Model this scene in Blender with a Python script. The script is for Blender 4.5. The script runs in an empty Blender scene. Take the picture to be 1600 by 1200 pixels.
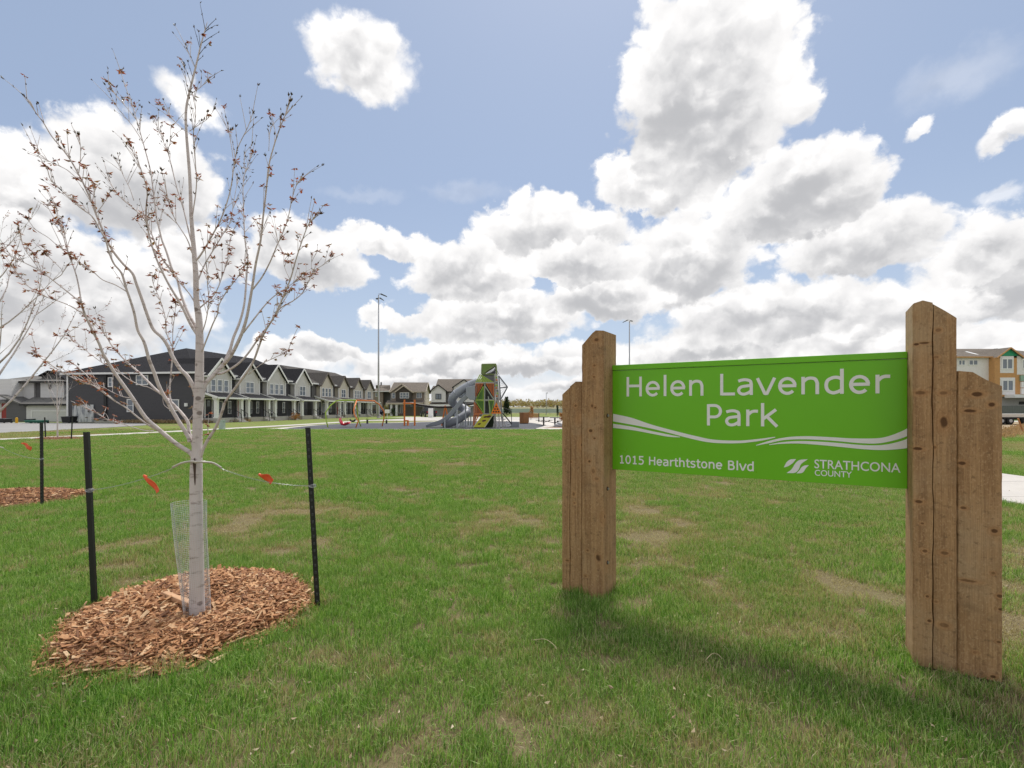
import bpy, bmesh, math, random
import numpy as np
from mathutils import Vector, Matrix, Euler

random.seed(7)
rng = np.random.default_rng(11)
scene = bpy.context.scene
COL = scene.collection
R = math.radians

# ------------------------------------------------------------------ camera, light, exposure
CAM_H = 1.55
FPX = 780.0                       # focal length in photograph pixels (1600 wide)
cam_data = bpy.data.cameras.new('camera')
cam_data.sensor_width = 36.0
cam_data.lens = 36.0 * FPX / 1600.0
cam_data.shift_y = 38.0 / 1600.0
cam_data.clip_start = 0.05
cam_data.clip_end = 6000.0
camera = bpy.data.objects.new('camera', cam_data)
camera.location = (0, 0, CAM_H)
camera.rotation_euler = (R(90), 0, 0)
COL.objects.link(camera)
scene.camera = camera

scene.view_settings.view_transform = 'Standard'
scene.view_settings.look = 'None'
scene.view_settings.gamma = 1.0
scene.view_settings.exposure = 0.55
scene.view_settings.use_curve_mapping = False
scene.cycles.max_bounces = 5
scene.cycles.diffuse_bounces = 3
scene.cycles.glossy_bounces = 2
scene.cycles.transmission_bounces = 4
scene.cycles.transparent_max_bounces = 8
scene.cycles.use_adaptive_sampling = True
scene.cycles.adaptive_threshold = 0.012
scene.cycles.use_denoising = True
scene.cycles.denoising_input_passes = 'RGB_ALBEDO_NORMAL'
scene.cycles.denoising_prefilter = 'NONE'
scene.cycles.caustics_reflective = False
scene.cycles.caustics_refractive = False

SUN_EL, SUN_AZ = 60.0, 12.0       # azimuth measured from +Y towards +X
sun_data = bpy.data.lights.new('sun', 'SUN')
sun_data.energy = 2.4
sun_data.angle = R(15.0)
sun_data.color = (1.0, 0.95, 0.88)
sun = bpy.data.objects.new('sun', sun_data)
_sd = Vector((math.sin(R(SUN_AZ)) * math.cos(R(SUN_EL)), math.cos(R(SUN_AZ)) * math.cos(R(SUN_EL)), math.sin(R(SUN_EL))))
sun.rotation_euler = (-_sd).to_track_quat('-Z', 'Y').to_euler()
sun.location = (-30, 40, 60)
COL.objects.link(sun)


class NT:
    """Small helper to write node trees as expressions."""
    def __init__(self, tree):
        self.t = tree
        self.L = tree.links

    def node(self, typ, **props):
        n = self.t.nodes.new(typ)
        for k, v in props.items():
            setattr(n, k, v)
        return n

    def put(self, sock, val):
        if isinstance(val, bpy.types.NodeSocket):
            self.L.new(val, sock)
        elif val is not None:
            if sock.type == 'RGBA' and len(val) == 3:
                val = (*val, 1.0)
            sock.default_value = val

    def m(self, op, a, b=None, c=None, clamp=False):
        n = self.node('ShaderNodeMath', operation=op, use_clamp=clamp)
        for i, v in enumerate((a, b, c)):
            self.put(n.inputs[i], v)
        return n.outputs[0]

    def v(self, op, a, b=None, scale=None):
        n = self.node('ShaderNodeVectorMath', operation=op)
        self.put(n.inputs[0], a)
        self.put(n.inputs[1], b)
        if scale is not None:
            self.put(n.inputs['Scale'], scale)
        return n.outputs['Value'] if op in ('LENGTH', 'DOT_PRODUCT', 'DISTANCE') else n.outputs[0]

    def xyz(self, x=0.0, y=0.0, z=0.0):
        n = self.node('ShaderNodeCombineXYZ')
        for i, val in enumerate((x, y, z)):
            self.put(n.inputs[i], val)
        return n.outputs[0]

    def sep(self, vec):
        n = self.node('ShaderNodeSeparateXYZ')
        self.put(n.inputs[0], vec)
        return n.outputs

    def smooth(self, x, lo, hi, a=0.0, b=1.0, kind='SMOOTHSTEP'):
        n = self.node('ShaderNodeMapRange', interpolation_type=kind)
        self.put(n.inputs[0], x)
        for i, val in enumerate((lo, hi, a, b)):
            self.put(n.inputs[1 + i], val)
        return n.outputs[0]

    def mix(self, f, a, b, blend='MIX'):
        n = self.node('ShaderNodeMix', data_type='RGBA', blend_type=blend)
        self.put(n.inputs[0], f)
        self.put(n.inputs[6], a)
        self.put(n.inputs[7], b)
        return n.outputs[2]

    def noise(self, vec, scale, detail=4.0, rough=0.5, dist=0.0, color=False):
        n = self.node('ShaderNodeTexNoise')
        self.put(n.inputs['Vector'], vec)
        self.put(n.inputs['Scale'], scale)
        self.put(n.inputs['Detail'], detail)
        self.put(n.inputs['Roughness'], rough)
        self.put(n.inputs['Distortion'], dist)
        return n.outputs[1] if color else n.outputs[0]

    def voronoi(self, vec, scale, detail=0.0, rough=0.5, feature='F1', rand=1.0, out='Distance'):
        n = self.node('ShaderNodeTexVoronoi', feature=feature)
        self.put(n.inputs['Vector'], vec)
        self.put(n.inputs['Scale'], scale)
        if 'Detail' in n.inputs:
            self.put(n.inputs['Detail'], detail)
            self.put(n.inputs['Roughness'], rough)
        self.put(n.inputs['Randomness'], rand)
        return n.outputs[out]

    def ramp(self, f, stops):
        n = self.node('ShaderNodeValToRGB')
        el = n.color_ramp.elements
        while len(el) < len(stops):
            el.new(0.5)
        for e, (p, c) in zip(el, stops):
            e.position = p
            e.color = (*c, 1.0) if len(c) == 3 else c
        self.put(n.inputs[0], f)
        return n.outputs[0]


# ------------------------------------------------------------------ sky: Nishita plus cumulus clouds
world = bpy.data.worlds.new('World')
scene.world = world
world.use_nodes = True
wt = NT(world.node_tree)
world.node_tree.nodes.clear()
sky = wt.node('ShaderNodeTexSky', sky_type='NISHITA', sun_disc=False)
sky.sun_elevation = R(SUN_EL)
sky.sun_rotation = R(SUN_AZ)
sky.altitude = 700.0
sky.air_density = 1.0
sky.dust_density = 1.6
sky.ozone_density = 1.5
SKY_STRENGTH = 0.1
_dir = wt.v('NORMALIZE', wt.node('ShaderNodeTexCoord').outputs['Generated'])
_x, _y, _z = wt.sep(_dir)
_az = wt.m('ARCTAN2', _x, _y)
_el = wt.m('ARCSINE', _z)
_p0 = wt.xyz(_az, _el, 0.0)
_w1 = wt.v('SUBTRACT', wt.noise(_dir, 3.2, 3.0, 0.5, color=True), (0.5, 0.5, 0.5))
_w2 = wt.v('SUBTRACT', wt.noise(_dir, 15.0, 7.0, 0.6, color=True), (0.5, 0.5, 0.5))
_warp = wt.v('ADD', wt.v('SCALE', _w1, scale=0.075), wt.v('SCALE', _w2, scale=0.075))
_p = wt.v('MULTIPLY', wt.v('ADD', _p0, _warp), (1, 1, 0))
_nd = wt.v('ADD', _dir, wt.v('SCALE', _w2, scale=0.05))
_bv = wt.v('MULTIPLY', _nd, (1.0, 1.0, 1.35))
_bill = wt.m('SUBTRACT', 1.0, wt.voronoi(_bv, 12.0, 2.0, 0.55))
_puff = wt.noise(_bv, 9.0, 4.0, 0.52)
_puff2 = wt.noise(wt.v('ADD', _bv, (-0.012, 0.0, 0.03)), 9.0, 4.0, 0.52)
_bq = wt.m('SUBTRACT', 1.0, wt.voronoi(wt.v('ADD', _bv, (-0.010, 0.0, 0.022)), 12.0, 2.0, 0.55))
_emb = wt.m('MULTIPLY_ADD', wt.m('SUBTRACT', _bill, _bq), 0.30, wt.m('SUBTRACT', _puff, _puff2))
_soft = wt.noise(_dir, 7.0, 5.0, 0.55)
_wisp = wt.noise(_bv, 34.0, 5.0, 0.62)


def azel(px, py):
    a = math.atan((px - 800.0) / FPX)
    return a, math.atan((638.0 - py) / FPX * math.cos(a))


# (px, py, rx, ry, tilt degrees, flat-bottom, grey, softness, opacity)   painted far to near
CLOUDS = [
    (800, 640, 1700, 130, 0, 1.0, 0.22, 0.9, 0.78),
    (560, 300, 110, 16, 4, 1.0, 0.0, 1.0, 0.12),
    (720, 300, 120, 22, -3, 1.0, 0.0, 1.0, 0.14),
    (1500, 120, 170, 60, 0, 1.0, 0.0, 1.0, 0.22),
    (1575, 300, 60, 18, 0, 1.0, 0.0, 0.9, 0.5),
    (562, 105, 130, 68, -8, 1.2, 0.25, 0.55, 1.0),
    (294, 152, 88, 36, -22, 1.0, 0.08, 0.75, 1.0),
    (1437, 203, 40, 15, 24, 1.0, 0.05, 0.7, 0.9),
    (1580, 214, 62, 22, 10, 1.0, 0.1, 0.75, 0.95),
    (630, 497, 75, 26, 0, 1.2, 0.25, 0.4, 1.0),
    (450, 555, 90, 40, 0, 1.2, 0.25, 0.4, 1.0),
    (700, 560, 230, 45, 0, 1.3, 0.5, 0.5, 1.0),
    (1000, 560, 280, 50, 0, 1.3, 0.45, 0.5, 1.0),
    (1400, 540, 330, 60, 0, 1.3, 0.45, 0.5, 1.0),
    (930, 602, 190, 20, 0, 1.6, 0.7, 0.5, 1.0),
    (620, 590, 150, 22, 0, 1.6, 0.7, 0.5, 1.0),
    (300, 600, 200, 22, 0, 1.6, 0.6, 0.5, 1.0),
    (1300, 596, 210, 24, 0, 1.6, 0.7, 0.5, 1.0),
    (820, 572, 160, 26, 0, 1.7, 0.8, 0.4, 1.0),
    (520, 540, 110, 30, 0, 1.7, 0.6, 0.4, 1.0),
    (1120, 545, 170, 32, 0, 1.7, 0.8, 0.4, 1.0),
    (1540, 560, 150, 30, 0, 1.7, 0.7, 0.4, 1.0),
    (120, 470, 330, 150, 0, 1.2, 0.6, 0.5, 1.0),
    (20, 310, 120, 105, 0, 1.2, 0.5, 0.4, 1.0),
    (220, 300, 205, 135, 6, 1.3, 0.75, 0.35, 1.0),
    (60, 410, 190, 95, 0, 1.5, 0.6, 0.4, 1.0),
    (330, 420, 120, 80, 0, 1.3, 0.5, 0.4, 1.0),
    (595, 382, 125, 42, -10, 1.4, 0.3, 0.4, 1.0),
    (490, 410, 125, 88, 0, 1.5, 0.85, 0.35, 1.0),
    (1550, 430, 200, 125, 10, 1.4, 0.8, 0.4, 1.0),
    (1250, 500, 330, 75, 0, 1.6, 0.65, 0.4, 1.0),
    (770, 505, 200, 60, 0, 1.6, 0.8, 0.4, 1.0),
    (1080, 425, 150, 110, 0, 1.5, 0.8, 0.35, 1.0),
    (855, 385, 175, 82, 0, 1.7, 0.6, 0.28, 1.0),
    (940, 470, 125, 55, 0, 1.6, 0.9, 0.3, 1.0),
    (905, 425, 125, 55, 0, 2.0, 0.9, 0.25, 1.0),
    (730, 437, 130, 66, 0, 1.8, 0.85, 0.25, 1.0),
    (1030, 300, 135, 70, 0, 1.3, 0.45, 0.3, 1.0),
    (1105, 150, 190, 195, -18, 1.2, 0.75, 0.28, 1.0),
    (1340, 390, 185, 92, 8, 1.6, 0.85, 0.3, 1.0),
    (1240, 315, 175, 112, 14, 1.5, 0.95, 0.28, 1.0),
    (1545, 395, 140, 65, 22, 1.5, 0.6, 0.3, 1.0),
]
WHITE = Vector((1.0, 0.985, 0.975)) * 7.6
GREY = Vector((0.665, 0.672, 0.70)) * 5.2
BLUE_GAIN = 1.0
_skyc = wt.mix(1.0, sky.outputs[0], (1.0, 1.0, 1.0, 1.0), 'MULTIPLY')
# summer-haze: the clear sky is paler and milkier than a pure Rayleigh sky
_skyc = wt.mix(0.72, wt.v('SCALE', sky.outputs[0], scale=1.05), (2.6, 3.2, 4.3))
_hz = wt.smooth(_el, 0.0, 0.42, 1.0, 0.0)
_cur = wt.mix(wt.m('MULTIPLY', _hz, 0.35), _skyc, (5.1, 5.7, 6.3))


def cloud_layer(cur, f, ly, grey, soft, opacity, thin=0.30):
    edge = wt.m('MULTIPLY_ADD', wt.m('SUBTRACT', _bill, 0.62), thin, f)
    edge = wt.m('MULTIPLY_ADD', wt.m('SUBTRACT', _wisp, 0.5), 0.24, edge)
    mask = wt.smooth(edge, 0.0, 0.10 + 0.55 * soft * soft)
    if opacity < 1.0:
        mask = wt.m('MULTIPLY', mask, opacity)
    deep = wt.m('MULTIPLY_ADD', wt.smooth(ly, 0.35, -0.9, 0.0, 1.0), 0.42, edge)
    core = wt.smooth(wt.m('MULTIPLY_ADD', wt.m('SUBTRACT', _soft, 0.5), 0.6, deep), 0.06, 0.80)
    low = wt.smooth(wt.m('MULTIPLY_ADD', wt.m('SUBTRACT', _soft, 0.5), 1.0, ly), 0.75, -0.45)
    dark = wt.m('MULTIPLY', wt.m('MULTIPLY', core, low), 1.12 * grey)
    dark = wt.m('MULTIPLY_ADD', core, 0.04 + 0.10 * min(1.0, grey + 0.2), dark)
    dark = wt.m('MULTIPLY_ADD', wt.m('MULTIPLY', _emb, wt.m('MULTIPLY_ADD', core, 0.8, 0.2)), -2.6, dark)
    dark = wt.m('MULTIPLY_ADD', wt.m('SUBTRACT', 0.68, _bill), 0.22 * min(1.0, grey + 0.25), dark)
    dark = wt.m('MAXIMUM', wt.m('SMOOTH_MIN', dark, 0.95, 0.7), -0.08)
    col = wt.mix(dark, tuple(WHITE), tuple(GREY))
    col.node.clamp_factor = False
    return wt.mix(mask, cur, col)


for (px, py, rx, ry, tilt, flat, grey, soft, opac) in CLOUDS:
    a, e = azel(px, py)
    ca = math.cos(a)
    srx = rx / FPX * ca * ca if rx < 800 else 1.9
    sry = ry / FPX * ca
    mp = wt.node('ShaderNodeMapping', vector_type='TEXTURE')
    wt.put(mp.inputs[0], _p)
    mp.inputs[1].default_value = (a, e, 0)
    mp.inputs[2].default_value = (0, 0, R(tilt))
    mp.inputs[3].default_value = (srx, sry, 1.0)
    qx, qy, _ = wt.sep(mp.outputs[0])
    yb = wt.m('MAXIMUM', qy, wt.m('MULTIPLY', qy, -flat))
    r = wt.m('SQRT', wt.m('ADD', wt.m('MULTIPLY', qx, qx), wt.m('MULTIPLY', yb, yb)))
    _cur = cloud_layer(_cur, wt.m('SUBTRACT', 1.0, r), qy, grey, soft, opac)

# unseen cumulus outside the view, its cover raised to light camera-facing sides
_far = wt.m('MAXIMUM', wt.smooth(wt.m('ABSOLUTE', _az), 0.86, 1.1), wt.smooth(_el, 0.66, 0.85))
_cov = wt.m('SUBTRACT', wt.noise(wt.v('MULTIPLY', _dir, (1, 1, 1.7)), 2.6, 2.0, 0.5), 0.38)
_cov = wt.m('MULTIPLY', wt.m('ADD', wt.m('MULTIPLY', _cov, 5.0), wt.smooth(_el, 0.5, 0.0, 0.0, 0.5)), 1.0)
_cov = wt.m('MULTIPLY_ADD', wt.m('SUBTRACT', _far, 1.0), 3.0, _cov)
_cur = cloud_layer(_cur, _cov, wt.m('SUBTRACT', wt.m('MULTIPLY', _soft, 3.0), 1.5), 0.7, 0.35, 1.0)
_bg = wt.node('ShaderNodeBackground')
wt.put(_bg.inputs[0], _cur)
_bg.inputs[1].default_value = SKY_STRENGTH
_out = wt.node('ShaderNodeOutputWorld')
wt.L.new(_bg.outputs[0], _out.inputs[0])
world.cycles.sampling_method = 'MANUAL'
world.cycles.sample_map_resolution = 512

# ------------------------------------------------------------------ materials
MATS = {}


def new_mat(name):
    mt = bpy.data.materials.new(name)
    mt.use_nodes = True
    nt = NT(mt.node_tree)
    return mt, nt, mt.node_tree.nodes['Principled BSDF']


def bump(nt, bsdf, height, strength=0.3, dist=0.01):
    b = nt.node('ShaderNodeBump')
    b.inputs['Strength'].default_value = strength
    b.inputs['Distance'].default_value = dist
    nt.put(b.inputs['Height'], height)
    nt.L.new(b.outputs[0], bsdf.inputs['Normal'])


def plain(name, col, rough=0.6, metal=0.0, var=0.12, scale=6.0, spec=0.4, coords='Object'):
    """Paint / plastic / metal with slight wear and blotching."""
    if name in MATS:
        return MATS[name]
    mt, nt, b = new_mat(name)
    co = nt.node('ShaderNodeTexCoord').outputs[coords]
    n = nt.noise(co, scale, 5.0, 0.6)
    c0 = tuple(max(0.0, c * (1 - var)) for c in col)
    c1 = tuple(min(1.0, c * (1 + var)) for c in col)
    nt.put(b.inputs['Base Color'], nt.mix(n, c0, c1))
    nt.put(b.inputs['Roughness'], nt.smooth(n, 0.2, 0.8, rough - 0.08, rough + 0.08))
    b.inputs['Metallic'].default_value = metal
    b.inputs['Specular IOR Level'].default_value = spec
    MATS[name] = mt
    return mt


def siding(name, col, course=0.16, var=0.10):
    """Lap siding: each course casts a thin line at its lower edge."""
    if name in MATS:
        return MATS[name]
    mt, nt, b = new_mat(name)
    co = nt.node('ShaderNodeTexCoord').outputs['Object']
    z = nt.sep(co)[2]
    fr = nt.m('FRACT', nt.m('DIVIDE', z, course))
    row = nt.m('FLOOR', nt.m('DIVIDE', z, course))
    n = nt.noise(co, 0.8, 4.0)
    n2 = nt.noise(nt.xyz(0.0, 0.0, row), 3.1, 0.0)
    c0 = tuple(c * (1 - var) for c in col)
    c1 = tuple(c * (1 + var) for c in col)
    nt.put(b.inputs['Base Color'], nt.mix(nt.m('MULTIPLY_ADD', n2, 0.6, nt.m('MULTIPLY', n, 0.4)), c0, c1))
    b.inputs['Roughness'].default_value = 0.6
    bump(nt, b, nt.m('SUBTRACT', 1.0, fr), 0.9, 0.03)
    MATS[name] = mt
    return mt


def board_batten(name, col, pitch=0.4):
    if name in MATS:
        return MATS[name]
    mt, nt, b = new_mat(name)
    co = nt.node('ShaderNodeTexCoord').outputs['Object']
    x, y, z = nt.sep(co)
    fr = nt.m('FRACT', nt.m('DIVIDE', nt.m('ADD', x, y), pitch))
    batten = nt.smooth(nt.m('ABSOLUTE', nt.m('SUBTRACT', fr, 0.5)), 0.42, 0.46)
    n = nt.noise(co, 1.1, 4.0)
    nt.put(b.inputs['Base Color'], nt.mix(n, tuple(c * 0.9 for c in col), tuple(c * 1.1 for c in col)))
    b.inputs['Roughness'].default_value = 0.65
    bump(nt, b, batten, 0.6, 0.02)
    MATS[name] = mt
    return mt


def shingle(name, col):
    if name in MATS:
        return MATS[name]
    mt, nt, b = new_mat(name)
    co = nt.node('ShaderNodeTexCoord').outputs['Object']
    br = nt.node('ShaderNodeTexBrick')
    x, y, z = nt.sep(co)
    nt.put(br.inputs['Vector'], nt.xyz(nt.m('ADD', x, y), nt.m('MULTIPLY', z, 2.4), 0.0))
    br.inputs['Scale'].default_value = 2.6
    br.inputs['Color1'].default_value = (*[c * 0.75 for c in col], 1)
    br.inputs['Color2'].default_value = (*[c * 1.2 for c in col], 1)
    br.inputs['Mortar'].default_value = (*[c * 0.55 for c in col], 1)
    br.inputs['Mortar Size'].default_value = 0.03
    n = nt.noise(co, 0.6, 5.0)
    nt.put(b.inputs['Base Color'], nt.mix(0.35, br.outputs[0], nt.mix(n, tuple(c * 0.7 for c in col), tuple(c * 1.35 for c in col))))
    b.inputs['Roughness'].default_value = 0.95
    b.inputs['Specular IOR Level'].default_value = 0.08
    bump(nt, b, br.outputs[1], 0.4, 0.02)
    MATS[name] = mt
    return mt


def concrete(name, col, scale=1.2):
    if name in MATS:
        return MATS[name]
    mt, nt, b = new_mat(name)
    co = nt.node('ShaderNodeTexCoord').outputs['Object']
    n = nt.noise(co, scale, 8.0, 0.65)
    n2 = nt.noise(co, scale * 40, 3.0, 0.6)
    c = nt.mix(n, tuple(v * 0.78 for v in col), tuple(v * 1.15 for v in col))
    c = nt.mix(nt.smooth(n2, 0.45, 0.75, 0.0, 0.35), c, tuple(v * 0.6 for v in col))
    nt.put(b.inputs['Base Color'], c)
    b.inputs['Roughness'].default_value = 0.85
    bump(nt, b, n2, 0.25, 0.004)
    MATS[name] = mt
    return mt


def timber_mat(knots=()):
    mt, nt, b = new_mat('rough_sawn_timber')
    oi = nt.node('ShaderNodeObjectInfo')
    co = nt.node('ShaderNodeTexCoord').outputs['Object']
    off = nt.v('SCALE', nt.xyz(oi.outputs['Random'], oi.outputs['Random'], oi.outputs['Random']), scale=37.0)
    p = nt.v('ADD', co, off)
    x, y, z = nt.sep(p)
    # knots: sparse, wider than tall; the grain bends round them
    kp = nt.v('MULTIPLY', p, (5.2, 5.2, 3.0))
    vor = nt.node('ShaderNodeTexVoronoi', feature='F1')
    nt.put(vor.inputs['Vector'], nt.v('ADD', kp, nt.v('SCALE', nt.noise(p, 9.0, 2.0, color=True), scale=0.25)))
    vor.inputs['Scale'].default_value = 1.0
    kd = vor.outputs['Distance']
    pick = nt.smooth(nt.sep(vor.outputs['Color'])[0], 0.62, 0.64)
    size = nt.smooth(nt.sep(vor.outputs['Color'])[1], 0.0, 1.0, 0.06, 0.17)
    knot = nt.m('MULTIPLY', nt.smooth(nt.m('DIVIDE', kd, size), 1.05, 0.70), pick)
    halo = nt.m('MULTIPLY', nt.smooth(kd, 0.34, 0.04), pick)
    cx, _cy, cz = nt.sep(co)
    wob = nt.noise(p, 30.0, 3.0)
    for (kx, kz, kw, kh, soft) in knots:
        ex = nt.m('DIVIDE', nt.m('SUBTRACT', cx, kx), kw)
        ez = nt.m('DIVIDE', nt.m('SUBTRACT', cz, kz), kh)
        rr_ = nt.m('SQRT', nt.m('ADD', nt.m('MULTIPLY', ex, ex), nt.m('MULTIPLY', ez, ez)))
        rr_ = nt.m('MULTIPLY_ADD', nt.m('SUBTRACT', wob, 0.5), 0.7, rr_)
        knot = nt.m('MAXIMUM', knot, nt.smooth(rr_, 1.1, 0.6, 0.0, soft))
        halo = nt.m('MAXIMUM', halo, nt.smooth(rr_, 2.6, 0.7))
    bend = nt.m('MULTIPLY', halo, 0.05)
    g = nt.xyz(nt.m('ADD', x, bend), nt.m('ADD', y, bend), nt.m('MULTIPLY', z, 0.045))
    grain = nt.noise(g, 30.0, 5.0, 0.6, 0.6)
    fine = nt.noise(nt.xyz(x, y, nt.m('MULTIPLY', z, 0.02)), 190.0, 3.0, 0.6)
    saw = nt.noise(nt.xyz(nt.m('MULTIPLY', x, 1.6), nt.m('MULTIPLY', y, 1.6), z), 62.0, 4.0, 0.65)
    blot = nt.noise(p, 2.4, 5.0, 0.6)
    stain = nt.noise(nt.v('MULTIPLY', p, (1.4, 1.4, 3.6)), 2.2, 4.0, 0.55)
    c = nt.mix(nt.smooth(grain, 0.3, 0.72), (0.475, 0.290, 0.143), (0.280, 0.158, 0.075))
    c = nt.mix(nt.smooth(fine, 0.35, 0.75, 0.0, 0.55), c, (0.189, 0.108, 0.053))
    c = nt.mix(nt.smooth(saw, 0.48, 0.72, 0.0, 0.6), c, (0.559, 0.372, 0.204))
    c = nt.mix(nt.smooth(blot, 0.45, 0.75, 0.0, 0.5), c, (0.454, 0.340, 0.211))
    c = nt.mix(nt.smooth(stain, 0.56, 0.78, 0.0, 0.55), c, (0.158, 0.098, 0.053))
    sawd = nt.noise(nt.xyz(nt.m('MULTIPLY', x, 0.8), nt.m('MULTIPLY', y, 0.8), z), 38.0, 3.0, 0.6)
    c = nt.mix(nt.smooth(sawd, 0.56, 0.72, 0.0, 0.5), c, (0.143, 0.087, 0.046))
    c = nt.mix(nt.m('MULTIPLY', halo, 0.5), c, (0.454, 0.237, 0.102))
    c = nt.mix(nt.m('MULTIPLY', knot, 0.9), c, (0.083, 0.038, 0.017))
    nt.put(b.inputs['Base Color'], c)
    b.inputs['Roughness'].default_value = 0.82
    b.inputs['Specular IOR Level'].default_value = 0.25
    h = nt.m('ADD', nt.m('MULTIPLY', grain, 0.5), nt.m('ADD', nt.m('MULTIPLY', saw, 0.7), nt.m('MULTIPLY', knot, -0.5)))
    bump(nt, b, h, 0.45, 0.004)
    return mt


def bark_mat():
    mt, nt, b = new_mat('pale_bark')
    co = nt.node('ShaderNodeTexCoord').outputs['Object']
    n = nt.noise(nt.v('MULTIPLY', co, (1, 1, 0.5)), 14.0, 6.0, 0.6)
    lent = nt.noise(nt.v('MULTIPLY', co, (9, 9, 34)), 1.0, 4.0, 0.6)
    x, y, z = nt.sep(co)
    vo = nt.voronoi(nt.v('MULTIPLY', co, (7, 7, 8.5)), 1.0)
    scar = nt.smooth(vo, 0.17, 0.10)
    c = nt.mix(n, (0.52, 0.46, 0.445), (0.76, 0.70, 0.685))
    c = nt.mix(nt.smooth(lent, 0.54, 0.68, 0.0, 0.6), c, (0.24, 0.18, 0.15))
    c = nt.mix(nt.m('MULTIPLY', scar, 0.75), c, (0.12, 0.085, 0.07))
    # older, darker twig wood towards the tips is a different bark: thin shoots are reddish brown
    nt.put(b.inputs['Base Color'], c)
    b.inputs['Roughness'].default_value = 0.75
    bump(nt, b, nt.m('ADD', n, lent), 0.35, 0.005)
    return mt


def leaf_mat(name, cols):
    mt, nt, b = new_mat(name)
    ge = nt.node('ShaderNodeNewGeometry')
    c = nt.ramp(ge.outputs['Random Per Island'], [(i / (len(cols) - 1), c) for i, c in enumerate(cols)])
    nt.put(b.inputs['Base Color'], c)
    b.inputs['Roughness'].default_value = 0.55
    tr = nt.node('ShaderNodeBsdfTranslucent')
    nt.put(tr.inputs[0], nt.mix(1.0, c, (1.5, 1.1, 0.7), 'MULTIPLY'))
    ms = nt.node('ShaderNodeMixShader')
    ms.inputs[0].default_value = 0.3
    nt.L.new(b.outputs[0], ms.inputs[1])
    nt.L.new(tr.outputs[0], ms.inputs[2])
    nt.L.new(ms.outputs[0], mt.node_tree.nodes['Material Output'].inputs[0])
    return mt


def grass_blade_mat():
    mt, nt, b = new_mat('grass_blade')
    at = nt.node('ShaderNodeAttribute', attribute_type='INSTANCER', attribute_name='dry')
    ge = nt.node('ShaderNodeNewGeometry')
    ri = ge.outputs['Random Per Island']
    pos = ge.outputs['Position']
    big = nt.noise(pos, 0.55, 4.0, 0.55)
    green = nt.ramp(ri, [(0.0, (0.050, 0.145, 0.020)), (0.35, (0.145, 0.310, 0.048)), (0.72, (0.260, 0.440, 0.090)), (1.0, (0.58, 0.68, 0.33))])
    green = nt.mix(nt.smooth(big, 0.35, 0.7, 0.0, 0.45), green, (0.27, 0.38, 0.125))
    straw = nt.ramp(ri, [(0.0, (0.29, 0.23, 0.13)), (0.5, (0.45, 0.37, 0.23)), (1.0, (0.62, 0.54, 0.38))])
    is_dry = nt.smooth(nt.m('ADD', at.outputs['Fac'], nt.m('MULTIPLY', nt.m('SUBTRACT', nt.m('FRACT', nt.m('MULTIPLY', ri, 17.3)), 0.5), 0.9)), 0.42, 0.62)
    c = nt.mix(is_dry, green, straw)
    nt.put(b.inputs['Base Color'], c)
    b.inputs['Roughness'].default_value = 0.6
    b.inputs['Specular IOR Level'].default_value = 0.12
    tr = nt.node('ShaderNodeBsdfTranslucent')
    nt.put(tr.inputs[0], nt.mix(1.0, c, (1.15, 1.2, 0.6), 'MULTIPLY'))
    ms = nt.node('ShaderNodeMixShader')
    ms.inputs[0].default_value = 0.35
    nt.L.new(b.outputs[0], ms.inputs[1])
    nt.L.new(tr.outputs[0], ms.inputs[2])
    nt.L.new(ms.outputs[0], mt.node_tree.nodes['Material Output'].inputs[0])
    return mt


def turf_mat():
    """Soil and thatch under the grass; further off the turf itself."""
    mt, nt, b = new_mat('turf_thatch')
    pos = nt.node('ShaderNodeNewGeometry').outputs['Position']
    big = nt.noise(pos, 0.12, 5.0, 0.6)
    mid = nt.noise(pos, 1.3, 6.0, 0.65)
    fine = nt.noise(pos, 55.0, 5.0, 0.7)
    hair = nt.noise(pos, 240.0, 3.0, 0.6)
    thatch = nt.mix(fine, (0.10, 0.075, 0.042), (0.34, 0.265, 0.16))
    thatch = nt.mix(nt.smooth(hair, 0.5, 0.7, 0.0, 0.5), thatch, (0.10, 0.075, 0.045))
    green = nt.mix(fine, (0.09, 0.15, 0.025), (0.27, 0.36, 0.085))
    g = nt.smooth(nt.m('MULTIPLY_ADD', mid, 0.7, nt.m('MULTIPLY', big, 0.5)), 0.45, 0.62)
    yy = nt.sep(pos)[1]
    c = nt.mix(nt.m('MULTIPLY', g, nt.smooth(yy, 28.0, 38.0, 0.12, 0.8)), thatch, green)
    nt.put(b.inputs['Base Color'], c)
    b.inputs['Roughness'].default_value = 0.9
    b.inputs['Specular IOR Level'].default_value = 0.1
    bump(nt, b, nt.m('ADD', fine, hair), 0.6, 0.02)
    return mt


def asphalt(name, col, agg=90.0):
    mt, nt, b = new_mat(name)
    pos = nt.node('ShaderNodeNewGeometry').outputs['Position']
    n = nt.noise(pos, 0.35, 6.0, 0.6)
    f = nt.noise(pos, agg, 3.0, 0.7)
    c = nt.mix(n, tuple(v * 0.75 for v in col), tuple(v * 1.25 for v in col))
    c = nt.mix(nt.smooth(f, 0.5, 0.75, 0.0, 0.5), c, tuple(min(1, v * 2.0) for v in col))
    nt.put(b.inputs['Base Color'], c)
    b.inputs['Roughness'].default_value = 0.9
    bump(nt, b, f, 0.3, 0.004)
    return mt


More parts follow.
